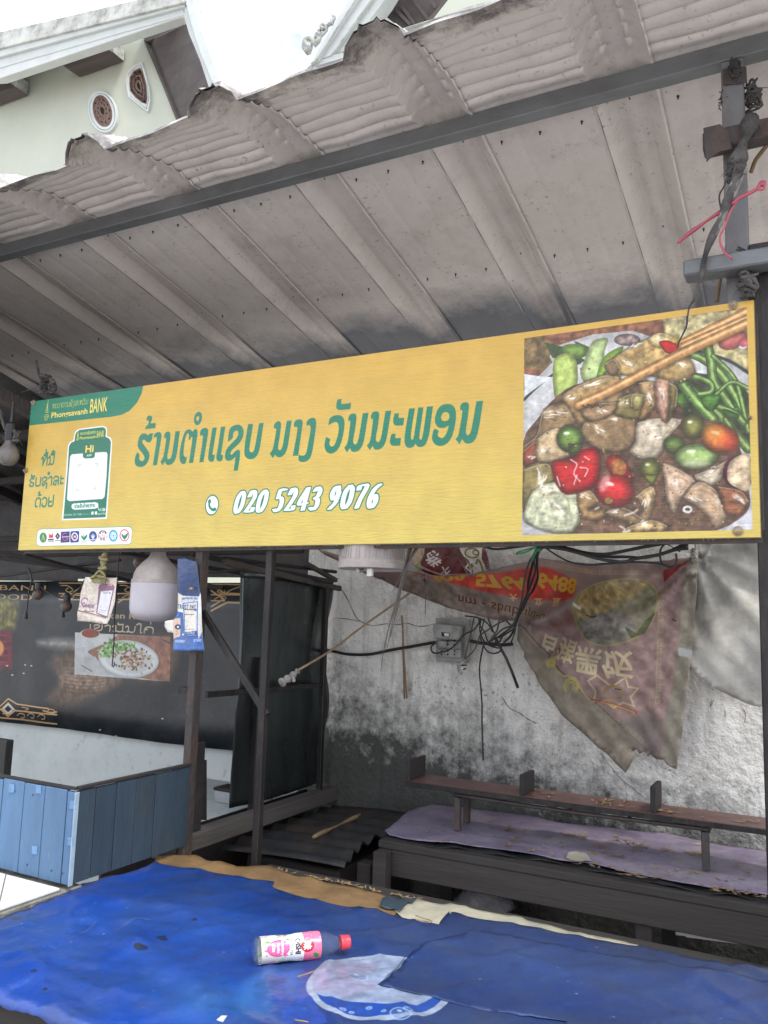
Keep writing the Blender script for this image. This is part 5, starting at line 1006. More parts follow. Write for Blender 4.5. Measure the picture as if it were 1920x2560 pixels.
for k in range(-9,6):
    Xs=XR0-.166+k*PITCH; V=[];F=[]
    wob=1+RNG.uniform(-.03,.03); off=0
    SS=([-1.38+i*.1 for i in range(14)] if k<2 else [-.22,-.14])+[-.05,-.02]+[i/108*wob for i in range(1,109)]  # unseen sheets on the right are added, cut short, to shade the table
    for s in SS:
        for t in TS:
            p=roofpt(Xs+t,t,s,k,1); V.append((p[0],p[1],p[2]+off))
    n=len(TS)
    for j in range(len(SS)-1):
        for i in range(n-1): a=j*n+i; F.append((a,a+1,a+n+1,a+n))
    obj('roof_sheet',(V,F),mSheet,aw,smooth=True,ang=34,solid=.0007)  # from k=2 on these are the added unseen sheets that shade the table
    for t_,r_ in ((-.002,.0014),(.167,.0020)):  # thin dark tubes that pick out the rib feet
        if k<2:
            q=[roofpt(Xs+(t_%PITCH if t_>0 else 0),max(t_,0),s,k,1) for s in (-1.24,-.9,-.6,-.3,-.06)]
            obj('dark_seam',tube([(a+(.001 if t_>0 else -.001),b,c_-.0012-(.0055 if t_==.0 else 0)) for a,b,c_ in q],lambda t,r_=r_:r_*(.55+.45*math.sin(t*37+k)),4,4,False),mRope,aw)
for k in range(-8,2):
    for t_ in (.083,.215,.335,.46):
        for s_ in (-.14,-.72):
            Xq=XR0-.166+k*PITCH+t_; q=roofpt(Xq,t_,s_,0,1); obj('roofing_screw',lathe([(.0042,.002),(.0042,-.0015),(.0026,-.002),(.0022,-.009),(0,-.012)],q,8),mRust,aw)
obj('eave_beam',box(-6,.42,2.06,2.108,1.432,1.482),mSteel,aw,bevel=.003)
# right-hand column with brackets
def U(x,y,D): return atY(x,y,D)
obj('post',box(-.160,-.108,2.062,2.112,.40,1.431),mPost,aw,bevel=.003)
obj('post',box(-.1075,-.052,2.058,2.11,GZ,.93),mDarkSteel,aw,bevel=.003)
a=U(1846,560,2.05)
z1=U(1758,330,2.03)[2]; z0=U(1758,395,2.03)[2]
obj('bracket_bar',box(U(1758,350,2.03)[0],.35,2.012,2.059,z0+.01,z1-.01),mRust,aw,bevel=.004)
z1=U(1712,665,2.03)[2]; z0=U(1712,700,2.03)[2]
obj('bracket_bar',box(U(1712,680,2.03)[0],.35,1.998,2.056,z0-.002,z1+.002),mSteel,aw,bevel=.004)
p=U(1758,400,2.03)
obj('torn_bracket_end',join(prism([U(1758,320,2.009),U(1800,310,2.009),U(1822,330,2.009),U(1830,372,2.009),U(1800,378,2.009),U(1775,395,2.009),U(1766,405,2.009),U(1762,370,2.009)],(0,.003,0))),mRust,aw)
obj('weld_plate',prism([U(1805,172,2.056),U(1866,165,2.056),U(1868,206,2.056),U(1808,212,2.056)],(0,.004,0)),mRust,aw,bevel=.001)
obj('post',box(-1.792,-1.764,2.073,2.111,GZ,.66),mRust,aw,bevel=.002)
obj('post',box(-1.509,-1.486,2.074,2.098,GZ,.66),mDarkSteel,aw,bevel=.002)
obj('brace',bar(U(507,1530,2.088),U(668,1788,2.086),.022,.014,(0,1,0)),mDarkSteel,aw,bevel=.001)
obj('lug',box(-1.83,-1.793,2.075,2.10,-.26,-.24),mDarkSteel,aw)
obj('hanger_post',box(-2.47,-2.45,2.074,2.094,.3,.75),mDarkSteel,aw)
# ================================================================ SIGN
sg=thing('shop_sign','long yellow shop sign with green lettering and a noodle dish photo','sign',((SX0+SX1)/2,2.05,SZ0))
imS=sign_print().image('shop_sign_print')
nxs,nzs=60,14; V=[];F=[]
cvd=(SX0,SX1,SZ0,SZ1)
for j in range(nzs+1):
    for i in range(nxs+1):
        x=SX0+(SX1-SX0)*i/nxs; z=SZ0+(SZ1-SZ0)*j/nzs; e=min(i,nxs-i)/nxs*min(j,nzs-j)/nzs
        V.append((x,SD+.0025*math.sin(x*6)*math.sin(math.pi*j/nzs)-.001,z))
for j in range(nzs):
    for i in range(nxs): a=j*(nxs+1)+i; F.append((a,a+1,a+nxs+2,a+nxs+1))
obj('printed_face',(V,F),MI('shop_sign_face',imS,.42,.35,160,dirt=(.30,.25,.17),damt=.16,dscale=5,stretch=(.18,1,1)),sg,uv=lambda v:((v[0]-SX0)/(SX1-SX0),(v[2]-SZ0)/(SZ1-SZ0)),smooth=True)
obj('panel_back',box(SX0-.001,SX1+.001,SD+.006,SD+.016,SZ0-.001,SZ1+.001),mSignEdge,sg)
for q in (box(SX0+.01,SX1+.004,SD+.017,SD+.033,SZ0-.011,SZ0+.018),box(SX0+.01,SX1+.004,SD+.017,SD+.033,SZ1-.028,SZ1-.002),box(SX0+.01,SX0+.035,SD+.017,SD+.033,SZ0+.0185,SZ1-.0285),box(SX1-.02,SX1+.008,SD+.0165,SD+.0335,SZ0+.0185,SZ1-.0285),box(-1.4,-1.375,SD+.017,SD+.033,SZ0+.0185,SZ1-.0285)):
    obj('frame_bar',q,mRust,sg)
for x,y,r in ((1833,763,.0085),(1845,1328,.0095),(1875,1045,.004),(85,1007,.0085),(66,1177,.008)):
    c=U(x,y,SD); o=obj('bolt',lathe([(0,-.012),(r*.42,-.011),(r*.45,-.007),(r*.8,-.006),(r*.95,-.003),(r*1.25,-.002),(r*1.3,.0)],(c[0],SD-.002,c[2]),16,(0,1,0)),mBrass,sg,smooth=True,ang=40)
# dusty fringe along the lower edge
fr=[]
for i in range(420):
    x=RNG.choice([RNG.uniform(-2.2,-1.0),RNG.uniform(SX0,SX1)]); l=RNG.uniform(.002,.007); fr.append(([(x,SD+.002,SZ0+.001),(x+.0014,SD+.002,SZ0+.001),(x+RNG.uniform(-.004,.004),SD+RNG.uniform(-.003,.004),SZ0-l)],[(0,1,2)]))
obj('dust_fringe',join(*fr),M('grey_dust',(.42,.40,.35),.95,var=.3,scale=30),sg,kind='stuff')
# ================================================================ NEIGHBOURING ROOF ON THE LEFT (dark)
nr=thing('neighbour_roof','low dark sheet roof and rafters at left behind the yellow sign','roof',(-3.6,2.6,GZ))
for k in range(6):
    x0=-6.1+k*.56; V=[];F=[]; ts=[0,.03,.06,.10,.13,.2,.3,.4,.5,.561]
    hs=[0,.03,.03,.03,0,0,.004,0,.004,0]
    for s in np.linspace(0,1,8):
        for t,h in zip(ts,hs):
            y=1.45+1.95*s; V.append((x0+t,y,1.02-.47*s+h+.006*math.sin(s*9+k)+.001*(k%2)))
    n=len(ts)
    for j in range(7):
        for i in range(n-1): a=j*n+i; F.append((a,a+1,a+n+1,a+n))
    obj('roof_sheet',(V,F),mCorr,nr,solid=.001)
for x,w in ((-2.80,.05),(-3.35,.04),(-3.9,.04),(-4.6,.05)):
    obj('rafter',bar((x,1.5,.955),(x,3.35,.52),w,.05),mDarkWood if w<.05 else mRust,nr,bevel=.003)
for y,z,w in ((1.75,.87,.035),(2.35,.735,.04),(2.75,.63,.035),(3.0,.36,.03),(3.10,.285,.03)):
    obj('purlin',box(-6,-2.05 if y>2.8 else -2.72,y,y+w,z,z+w),mDarkWood,nr,bevel=.002)
for (x1,y1,d1,x2,y2,d2,w) in ((0,1395,2.6,560,1470,3.0,.035),(0,1380,2.5,430,1475,3.02,.03),(60,1385,2.4,300,1450,2.95,.02),(300,1380,2.3,640,1440,2.95,.025),(480,1385,2.4,830,1455,2.9,.03),(0,1440,2.9,300,1400,2.7,.02),(430,1440,2.8,640,1420,2.7,.018),(560,1395,2.5,840,1430,2.95,.022)):
    obj('batten',bar(U(x1,y1,d1),U(x2,y2,d2),w,w*.6),mDarkWood,nr,bevel=.002)
# dark sheeting that closes the space over the two back walls
bs=thing('back_sheeting','dark sheet metal infill above the black food banner','panel',(-4,3.4,GZ))
xs=[-7,-5.2,-4.35,-4.28,-3.5,-2.9,-2.2,-1.70]
for i in range(7):
    if i==2: continue
    obj('sheet_panel',box(xs[i]+.004,xs[i+1]-.004,3.105+.012*(i%2),3.112+.012*(i%2),.150+.012*(i%3),1.12),mCorr,bs)
# coiled lashings on the left rafters
def knot(c,r,n,seed,w):
    rs=np.random.RandomState(seed); out=[]; ph_=np.cumsum(rs.uniform(.8,3.2,n))
    for q in range(3):      # several thin strands wound round each other, with loose ends
        P=[(c[0]+r*.75*math.cos(ph_[i]+q)*rs.uniform(.3,1.1),c[1]+r*.6*math.sin(ph_[i]+q)*rs.uniform(.3,1.1),c[2]+r*(.9-1.8*i/n)+r*.35*rs.normal()) for i in range(n)]
        out.append(tube(P,lambda t,q=q:w*.42*(1+.35*math.sin(t*40+q)),5,4))
    for q in range(7):
        d=rs.normal(size=3); d/=np.linalg.norm(d); d[2]=-abs(d[2])*.8; L_=r*rs.uniform(.7,1.8); p0=(c[0]+rs.uniform(-.4,.4)*r,c[1],c[2]+rs.uniform(-.6,.6)*r)
        out.append(tube([p0,tuple(np.array(p0)+d*L_*.5+rs.normal(size=3)*r*.15),tuple(np.array(p0)+d*L_+(0,0,-L_*.3))],lambda t:w*.22*(1-.8*t),4,4))
    return join(*out)
for i,(x,y,d,r,lab) in enumerate(((112,962,2.085,.034,'black cloth lashing round the rafter end at the sign top left corner'),(22,1085,2.0,.03,'knotted cable and black lashing hanging at the left picture edge'))):
    obj('lashing',join(knot(U(x,y,d),r,22,i,.006),knot(U(x+18,y+8,d),r*.7,16,i+5,.008),tube([U(x-22,y-60,d),U(x-12,y-20,d),U(x,y,d)],.006,5),tube([U(x-60,y+20,d),U(x-20,y+5,d),U(x,y,d)],.002,4)),mRope,label=lab,cat_='lashing',smooth=True)
b0=U(22,1133,2.0)
lb=thing('small_bulb','grey unlit round bulb hanging at the left picture edge','light bulb',(b0[0],b0[1],b0[2]-.04))
obj('glass',lathe([(0,-.048),(.02,-.045),(.035,-.03),(.040,-.008),(.034,.015),(.020,.035),(.016,.05)],b0,20),mBulbG,lb,smooth=True)
obj('socket',lathe([(.017,.045),(.020,.055),(.020,.11),(.008,.12),(.004,.20)],b0,14),mBlack,lb,smooth=True,ang=40)
# ================================================================ BANNER ON THE WHITE WALL
bc=banner_print(); imB=bc.image('food_banner_print')
V=[];F=[];n=40;zt_,zb_=.146,-.622
for j in range(7):
    for i in range(n+1):
        x=-4.44+2.63*i/n; z=zb_+(zt_-zb_)*j/6; V.append((x,BD+.006*math.sin(x*9)*math.sin(j*.9)+.004*math.sin(x*23+j),z+.003*math.sin(x*5)))
for j in range(6):
    for i in range(n): a=j*(n+1)+i; F.append((a,a+1,a+n+2,a+n+1))
obj('food_banner',(V,F),MI('food_banner_face',imB,.34,.12,30,dirt=(.10,.11,.12),damt=.25,dscale=4),label='black food court banner with gold border and chicken rice photo',cat_='banner',uv=bc.uv(),smooth=True,solid=.0012)
# ================================================================ SHEET METAL PARTITION
pt=thing('partition','sooty dark sheet metal partition between the two stalls','partition',(-1.84,2.7,GZ))
def edgeL(z): return np.interp(z,[-.70,-.513,-.35,-.15,0,.17],[2.43,2.408,2.39,2.40,2.41,2.423])
V=[];F=[];ny,nz2=30,30
for j in range(nz2+1):
    z=-.69+.85*j/nz2
    for i in range(ny+1):
        t=i/ny; y=edgeL(z)+(3.03-edgeL(z))*t; bl=.018*math.sin(math.pi*t)*math.sin(z*7+1)+.022*math.exp(-((t-.97)/.10)**2)*math.sin(z*13)-.02*math.exp(-(t/.15)**2)*math.sin(z*6)
        V.append((-1.856+bl,y,z))
for j in range(nz2):
    for i in range(ny): a=j*(ny+1)+i; F.append((a,a+1,a+ny+2,a+ny+1))
obj('metal_sheet',(V,F),mSoot,pt,smooth=True,solid=.001)
X_=-1.82
def xb(x1,y1,x2,y2,w,h,m,nm,dx=0): return obj(nm,bar(atX(x1,y1,X_+dx),atX(x2,y2,X_+dx),w,h),m,pt,bevel=.0015)
xb(560,1405,851,1472,.02,.022,mRust,'top_rail'); xb(765,1409,840,1451,.018,.018,mRust,'top_rail',.01)
xb(516,1737,812,1712,.014,.020,mDarkSteel,'mid_rail')
obj('stile',bar(atX(815,1465,X_+.002),atX(797,1985,X_+.002),.022,.022,(0,1,0)),mDarkSteel,pt,bevel=.002)
obj('stile',box(-1.86,-1.835,2.52,2.545,-.72,-.16),mDarkSteel,pt,bevel=.002)
a=atX(440,2085,-1.80); b=atX(830,1970,-1.80)
obj('bottom_rail',box(-1.835,-1.775,2.12,3.03,-.755,-.702),mWood,pt,bevel=.003)
obj('bottom_rail',box(-1.83,-1.79,1.99,2.069,-.75,-.71),mWood,pt,bevel=.003)
obj('corner_flap',prism([atX(478,1900,-1.86),atX(517,1900,-1.86),atX(517,2050,-1.86),atX(478,2050,-1.86)],(-.01,0,0)),mDarkWood,pt)
# ================================================================ TILED COUNTER, BLUE BOARD SCREEN
TX=-1.752
tc_=thing('tiled_counter','white tiled counter edge at lower left beside the blue tarpaulin','counter',(-2.6,1.3,GZ))
obj('slab',box(-3.6,TX,.7,1.66,-.765,-.729),M('rough_concrete_edge',(.20,.20,.18),.9,var=.35,scale=20,dirt=(.07,.08,.06),dscale=14,damt=.7,bump=.6,bscale=60),tc_,bevel=.004)
obj('grout_bed',box(-3.6,TX-.004,.72,1.59,-.7285,-.7265),mGrout,tc_)
def clip(P,rect):
    for ax,lim,sg_ in ((0,rect[0],1),(0,rect[1],-1),(1,rect[2],1),(1,rect[3],-1)):
        out=[]
        for i in range(len(P)):
            a,b=P[i-1],P[i]; ia=(a[ax]-lim)*sg_>=0; ib=(b[ax]-lim)*sg_>=0
            if ia!=ib: t=(lim-a[ax])/(b[ax]-a[ax]); out.append((a[0]+(b[0]-a[0])*t,a[1]+(b[1]-a[1])*t))
            if ib: out.append(b)
        P=out
        if not P: return P
    return P
q0=np.array(atZ(2,2241,-.72)[:2]); q1=np.array(atZ(145,2229,-.72)[:2]); q2=np.array(atZ(19,2190,-.72)[:2])
u=(q1-q0)/np.linalg.norm(q1-q0); v=np.array([-u[1],u[0]]); T_=.20
for i in range(-7,4):
    for j in range(-6,6):
        o=q0+u*i*T_+v*j*T_; g=.0016
        P=clip([tuple(o+u*a+v*b) for a,b in ((g,g),(T_-g,g),(T_-g,T_-g),(g,T_-g))],(-3.0,TX-.006,.74,1.588))
        if len(P)>=3: obj('tile',prism([(x,y,-.7262) for x,y in P],(0,0,.0055+RNG.uniform(0,.0006))),mTile,tc_,bevel=.0008)
sc_=thing('plank_screen','blue painted plank box screen standing on the tiled counter','screen',(-2.2,1.8,-.725))
cS=crop(0,1800,2.074); YF=1.605; XF=-1.748
sx=[U(*cS(x,y),YF)[0] for x,y in ((412,600),(330,600),(213,600),(103,600),(-10,600),(-130,600),(-250,600),(-380,600),(-500,600),(-640,600))]
sx[0]=XF
zt=-.478
for i in range(len(sx)-1): 
    obj('plank',box(sx[i+1]+.0015,sx[i]-.0015,YF+RNG.uniform(0,.002),YF+.014,-.7195+.002,zt-.006*RNG.rand()),mBlueL,sc_,bevel=.0012)
    for zz in (zt-.03,-.69): 
        if RNG.rand()<.6: obj('nail',lathe([(0,-.001),(.003,0)],((sx[i]+sx[i+1])/2+RNG.uniform(-.01,.01),YF-.0005,zz),8,(0,1,0)),mRust,sc_)
ys=[YF+.015,1.68,1.755,1.83,1.91,1.985,2.062]
for i in range(6): obj('plank',box(XF-.013,XF+RNG.uniform(-.001,.001),ys[i]+.0012,ys[i+1]-.0012,-.7195+.002,zt-.004*RNG.rand()),mBlueD,sc_,bevel=.001)
obj('top_trim',box(sx[-1],XF-.002,YF+.002,YF+.012,zt+.0005,zt+.008),mDarkWood,sc_,bevel=.001)
obj('top_trim',box(XF-.012,XF+.003,YF+.0125,2.062,zt+.0005,zt+.009),mDarkWood,sc_,bevel=.001)
obj('corner_strip',box(XF+.0005,XF+.005,YF-.002,YF+.012,-.7195,zt-.004),M('pale_blue_edge',(.28,.38,.46),.6,var=.2,scale=10),sc_,bevel=.001)
for (x,y) in ((60,355),(200,360),(375,440),(365,630),(180,675)):
    P=[U(*cS(x+a,y+b),YF-.0012) for a,b in ((-14,-22),(14,-22),(12,22),(-16,20))]
    obj('patch',prism(P,(0,.0008,0)),M('faded_patch_%d'%x,(.125,.24,.41),.7,var=.2,scale=40),sc_)
# post stub, boxes and bag behind the screen
obj('short_board',box(-1.80,-1.79,2.125,2.18,-.70,-.42),mDarkWood,label='short dark board standing behind the left steel post',cat_='board',bevel=.002)
bx=thing('foam_box','small grey foam box on the ledge behind the left post','box',(-2.02,2.62,-.729))
p=atZ(545,2015,-.729)
V,F=box(-2.08,-2.0,2.60,2.68,-.7255,-.68); obj('body',(V,F),M('grey_foam',(.30,.31,.32),.8),bx,bevel=.004); obj('lid',box(-2.085,-1.995,2.595,2.685,-.6795,-.668),mDarkWood,bx,bevel=.004)
def blob(c,r,seed,flat=.6,n=18,m=12,rough=.25):
    rs=np.random.RandomState(seed); ph=rs.rand(9)*6; V=[];F=[]
    for j in range(m+1):
        for i in range(n):
            a=2*math.pi*i/n; b=math.pi*j/m; k=1+rough*(math.sin(3*a+ph[0]+2*b)*.5+math.sin(5*a+ph[1])*math.sin(4*b+ph[2])*.6+math.sin(9*a+ph[3]+7*b)*.35)
            V.append((c[0]+r*k*math.sin(b)*math.cos(a),c[1]+r*k*math.sin(b)*math.sin(a),c[2]+r*flat*(math.cos(b)*(.8+.2*k)+1)))
    for j in range(m):
        for i in range(n): F.append((j*n+i,j*n+(i+1)%n,(j+1)*n+(i+1)%n,(j+1)*n+i))
    return V,F
obj('plastic_bag',blob((-1.985,2.74,-.726),.045,3),mBag,label='crumpled blue plastic bag beside the foam box behind the post',cat_='bag',smooth=True)
obj('side_panel',box(-1.942,-1.932,1.9,3.05,GZ,-.7292),mDarkWood,tc_)
obj('rear_ledge',box(-2.5,-1.93,2.35,2.95,-.7288,-.7262),mWhiteWall,tc_)
# black cabinet edge at the far left
obj('black_board',box(*sorted((U(-60,1900,1.9)[0],U(12,1900,1.9)[0])),1.9,1.93,-.7188,U(5,1850,1.9)[2]),mBlack,label='black board standing at the left edge above the blue planks',cat_='board',bevel=.002)
# ================================================================ BLUE TABLE
tb=thing('counter_table','wooden serving table under the blue tarpaulin','table',(-.6,1.6,GZ))
TP=TZ-.006
x=-1.744; k=0
while x<.6:
    w=RNG.uniform(.17,.23); 
    back=2.07 if x>-1.5 else (2.062 if k%2 else 2.05)
    obj('plank',box(x+.002,x+w-.002,1.182,back,TP-.02,TP-RNG.uniform(0,.001)),mWood,tb,bevel=.002); x+=w; k+=1
obj('rear_batten',box(-1.482,.55,2.074,2.13,TP-.055,TP+.001),mWoodX,tb,bevel=.003)
obj('front_rail',box(-1.74,.55,1.19,1.225,TP-.10,TP-.0205),mWoodX,tb,bevel=.003)
for xx in (-1.72,-.58,.5):
    for yy in (1.20,2.03): obj('leg',box(xx,xx+.04,yy,yy+.04,GZ,TP-.0205),mWoodX,tb,bevel=.003)
tcv=table_print(); imT=tcv.image('tarpaulin_print'); mTarp=MI('blue_tarpaulin',imT,.33,.7,12,dirt=(.035,.05,.09),damt=.45,dscale=8,spec=.6)
def tz(x,y,b=0):
    r=.005*max(0,math.sin(x*9+y*17+2*math.sin(y*5)))**5+.0065*max(0,math.sin(x*5.3-y*14+1.5*math.sin(x*3)))**6+.0045*max(0,math.sin(x*23+y*31+3*math.sin(x*7)))**6+.0035*max(0,math.sin(x*41-y*22+2*math.sin(y*9)))**5
    left=math.exp(-((x+1.45)/.28)**2)*math.exp(-((y-1.45)/.35)**2)
    r+=left*(.006*max(0,math.sin((x*.8+y*.6)*38+3*math.sin(x*6)))**3+.004*max(0,math.sin((x*.4-y*1.1)*46))**3)
    r+=.0016*math.sin(x*31+y*12)*math.sin(y*27-x*8)
    z=TZ+b+r
    if y<1.160: z-= (1.160-y)*.8
    return z
Z2=lambda x,y:atZ(x,y,TZ)[:2]
tp_poly=[(-1.745,1.142),(-1.745,1.60)]+[Z2(*p) for p in ((205,2214),(300,2188),(365,2166),(388,2157),(434,2166),(500,2175),(554,2186),(620,2196),(685,2210),(679,2224),(740,2240),(800,2254),(870,2266),(942,2276),(990,2290),(1037,2303),(1097,2311),(1109,2297),(1121,2284),(1200,2300),(1316,2319),(1430,2338),(1555,2359),(1740,2394),(1913,2428))]+[(.3,2.05),(.58,2.05),(.58,1.142)]
V,F,P2=sheet(tp_poly,.015,lambda x,y:(x,y,tz(x,y)),jag=.0018)
obj('blue_tarpaulin',(V,F),mTarp,label='worn bright blue advertising tarpaulin with round emblem covering the table',cat_='tarpaulin',uv=tcv.uv((0,1)),smooth=True,solid=.0009)
# second, darker layer lying over the right half
c8=crop(0,2150,1.3825)
o2=[Z2(*c8(*p)) for p in ((1410,342),(1385,375),(1345,410),(1306,434),(1345,448),(1400,455),(1450,470),(1500,482),(1540,492),(1600,505),(1659,520))]+[Z2(1300,2545),Z2(1420,2562)]+[(-.55,1.17),(.57,1.17),(.57,2.02)]+[Z2(*p) for p in ((1880,2450),(1700,2420),(1500,2385),(1300,2350),(1180,2330),(1090,2350),(1050,2372))]
V,F,P2=sheet(o2,.016,lambda x,y:(x,y,tz(x,y,.0018)+.0007*math.sin(x*21-y*9)),jag=.003)
obj('navy_tarpaulin',(V,F),mTarp,label='darker navy tarpaulin layer overlapping the right half of the table',cat_='tarpaulin',uv=lambda v:((-.52+(v[0]+.95)*.74-tcv.x0)/(tcv.X1-tcv.x0),(v[1]-tcv.Y0)/(tcv.y1-tcv.Y0)),smooth=True,solid=.0008)
bp=[Z2(*p) for p in ((384,2160),(391,2150),(430,2141),(463,2137),(500,2147),(530,2154),(575,2158),(612,2166),(675,2172),(735,2187),(800,2199),(870,2214),(942,2228),(975,2236),(993,2243),(1010,2262),(985,2285),(975,2300),(930,2302),(800,2280),(680,2250),(660,2225),(540,2205),(430,2185))]
V,F,_=sheet(bp,.02,lambda x,y:(x,y,tz(x,y,-.0035)+.0018*math.sin(x*60+y*20)),jag=.002)
obj('brown_cloth',(V,F),mBrown,label='torn orange brown vinyl strip along the rear edge of the blue table',cat_='tablecloth',smooth=True,solid=.0008)
wp_=[Z2(*c5_) for c5_ in ((985,2275),(1010,2258),(1030,2246),(1046,2248),(1110,2258),(1180,2273),(1237,2284),(1320,2300),(1400,2318),(1507,2343),(1560,2350),(1596,2361),(1590,2372),(1500,2362),(1400,2345),(1316,2330),(1200,2312),(1140,2300),(1100,2325),(1040,2316))]
V,F,_=sheet(wp_,.016,lambda x,y:(x,y,tz(x,y,-.0022)+.0015*math.sin(x*50)),jag=.0015)
obj('cream_cloth',(V,F),mCream,label='torn cream vinyl strip poking out behind the navy tarpaulin',cat_='tablecloth',smooth=True,solid=.0008)
sp=[Z2(*p) for p in ((955,2250),(975,2243),(1000,2250),(1025,2254),(1045,2250),(1030,2262),(1012,2268),(1000,2284),(985,2276),(965,2274),(950,2272))]
V,F,_=sheet(sp,.01,lambda x,y:(x,y,tz(x,y,.003)+.003*math.sin(x*90)),jag=.001)
obj('vinyl_scrap',(V,F),mBlueD,label='curled slate blue vinyl scrap between brown and cream strips',cat_='scrap',smooth=True,solid=.0006)
# ================================================================ BOTTLE
bt=thing('tea_bottle','clear plastic tea bottle with pink and green label lying on the blue tarpaulin','bottle',(-1.01,1.59,TZ))
ba=np.array(atZ(633,2415,TZ)); bb_=np.array(atZ(858,2392,TZ)); ax=bb_-ba; ax/=np.linalg.norm(ax); rb=.026
c0=(ba[0],ba[1],TZ+rb+.004); Lb=float(np.linalg.norm(bb_-ba)); Lb=min(Lb,.215); Lb=.212
side=np.cross(ax,(0,0,1))
P=[(.0,.004),(.018,.001),(.026,.0),(.0295,.004),(.0305,.012),(.0305,.05),(.029,.058),(.0285,.072),(.0292,.080),(.0305,.09),(.0315,.12),(.031,.142),(.028,.150),(.0262,.153),(.0275,.157),(.0255,.162),(.022,.168),(.0225,.172),(.018,.178),(.0135,.184),(.0125,.188),(.0125,.196)]
P=[(r*.86 if h<.18 else r*.93,h) for r,h in P]; obj('body',lathe(P,c0,32,tuple(ax)),mPET,bt,smooth=True,solid=.0006)
lp=[(r+.0006,h) for r,h in P if .010<h<.145]; lp[0]=(P[4][0]+.0006,.012)
n=48; V=[];F=[];UV=[]
s_=np.array(side)/np.linalg.norm(side); u_=np.cross(ax,s_)
for r,h in lp:
    for k in range(n+1):
        a=2*math.pi*k/n; V.append(tuple(np.array(c0)+ax*h+(s_*math.cos(a)+u_*math.sin(a))*r)); UV.append((k/n,(h-.012)/.130))
for i in range(len(lp)-1):
    for k in range(n): a=i*(n+1)+k; F.append((a,a+1,a+n+2,a+n+1))
lab=label_print()
LSH=.22
obj('label',(V,F),MI('bottle_label',lab.image('tea_label_print'),.3,.05,60),bt,smooth=True,uv=[((u+LSH)%1 if u<1 else (1+LSH)%1,v) for u,v in UV])
cp=[(.0,.212),(.0125,.212),(.0145,.210),(.0148,.196),(.0152,.195),(.0152,.191),(.0130,.190)]
V,F=lathe(cp,c0,40,tuple(ax)); obj('cap',(V,F),mRed,bt,smooth=True,ang=35)
# leaves, twigs on the blue table
for i,(pts,lab_) in enumerate((([(180,745),(205,742),(225,735),(236,725)],'curved dry twig lying below the tea bottle'),([(172,880),(200,890),(215,893)],'pale dry twig near the lower frame edge'))):
    Pz=[(*atZ(*crop(600,1850,1.2568)(*p),TZ+.006)[:2],TZ+.006+.004*math.sin(k)) for k,p in enumerate(pts)]
    obj('dry_twig',tube(Pz,lambda t:.0018*(1-.5*t),5,4),mLeaf,label=lab_,cat_='twig',smooth=True)
tw=[atZ(*crop(0,2150,1.3825)(*p),TZ+.012) for p in ((1437,192),(1460,200),(1490,210),(1488,216),(1455,212),(1435,205))]
obj('dry_twig',tube(tw,.0012,5,4),mLeaf,label='bent dry stalk on the cream vinyl strip',cat_='twig',smooth=True)
# ================================================================ PURPLE TABLE BY THE WALL
c5x=crop(600,1850,1.2568); PZ=-.70
pu=thing('low_wall_table','dark wooden table along the concrete wall under the purple cloth','table',(-.6,2.7,GZ))
obj('top_board',box(-1.27,.6,2.435,2.70,PZ-.034,PZ-.010),mWoodX,pu,bevel=.003)
obj('top_board',box(-1.27,.6,2.703,2.97,PZ-.034,PZ-.010),mWoodX,pu,bevel=.003)
obj('apron',box(-1.26,.6,2.438,2.462,PZ-.115,PZ-.0345),mWoodX,pu,bevel=.003)
obj('side_apron',box(-1.265,-1.24,2.4625,2.96,PZ-.10,PZ-.0345),mWood,pu,bevel=.003)
for xx,yy in ((-1.265,2.39),(-.468,2.463),(-1.26,2.92),(.45,2.463),(-.47,2.92)): obj('leg',box(xx,xx+.046,yy,yy+.045,GZ+.02,PZ-.0348 if yy>2.4 else PZ-.035),mWoodX,pu,bevel=.003)
fe=[atZ(*c5x(*p),PZ)[:2] for p in ((455,285),(470,298),(520,308),(600,322),(680,328),(760,337),(850,352),(930,362),(1000,376),(1080,388),(1150,402),(1230,420),(1300,432),(1390,450),(1480,466),(1560,476),(1645,487))]
be=[atZ(*c5x(*p),PZ)[:2] for p in ((1640,350),(1570,337),(1500,326),(1375,306),(1250,288),(1120,272),(1000,258),(900,240),(800,226),(700,212),(600,206),(560,214),(530,225),(500,250),(475,272))]
def pz(x,y): return PZ+.004*max(0,math.sin(x*14+y*9))**2+.003*math.sin(x*5+y*21)*math.sin(x*17)-.02*max(0,2.462-y)*8*max(0,math.sin(x*7))
V,F,_=sheet(fe+[(.25,2.45),(.5,2.46),(.5,2.93),(.2,2.93)]+be,.02,lambda x,y:(x,y,pz(x,y)+.001),jag=.0025)
obj('purple_cloth',(V,F),mPurple,label='faded purple vinyl cloth littered with dry leaves on the wall table',cat_='tablecloth',smooth=True,solid=.001)
bl=[(x,y-.012-.012*abs(math.sin(x*13))-.01*abs(math.sin(x*31))) for x,y in fe[3:]]+[(.3,2.425),(.5,2.44),(.5,2.5)]+[(x,y+.03) for x,y in fe[:2:-1]]
V,F,_=sheet(bl,.014,lambda x,y:(x,y,PZ-.006+.003*math.sin(x*40+y*50)),jag=.004)
obj('black_felt',(V,F),mBlack,label='torn black underlay showing along the front of the purple cloth',cat_='underlay',smooth=True,solid=.001)
pc=[atZ(*c5x(*p),PZ+.004)[:2] for p in ((1025,372),(1032,360),(1055,357),(1085,362),(1098,378),(1105,387),(1075,384),(1045,378))]
V,F,_=sheet(pc,.008,lambda x,y:(x,y,pz(x,y)+.006+.002*math.sin(x*70)),jag=.001); obj('vinyl_scrap',(V,F),mCream,label='torn cream patch near the front edge of the purple cloth',cat_='scrap',solid=.0006)
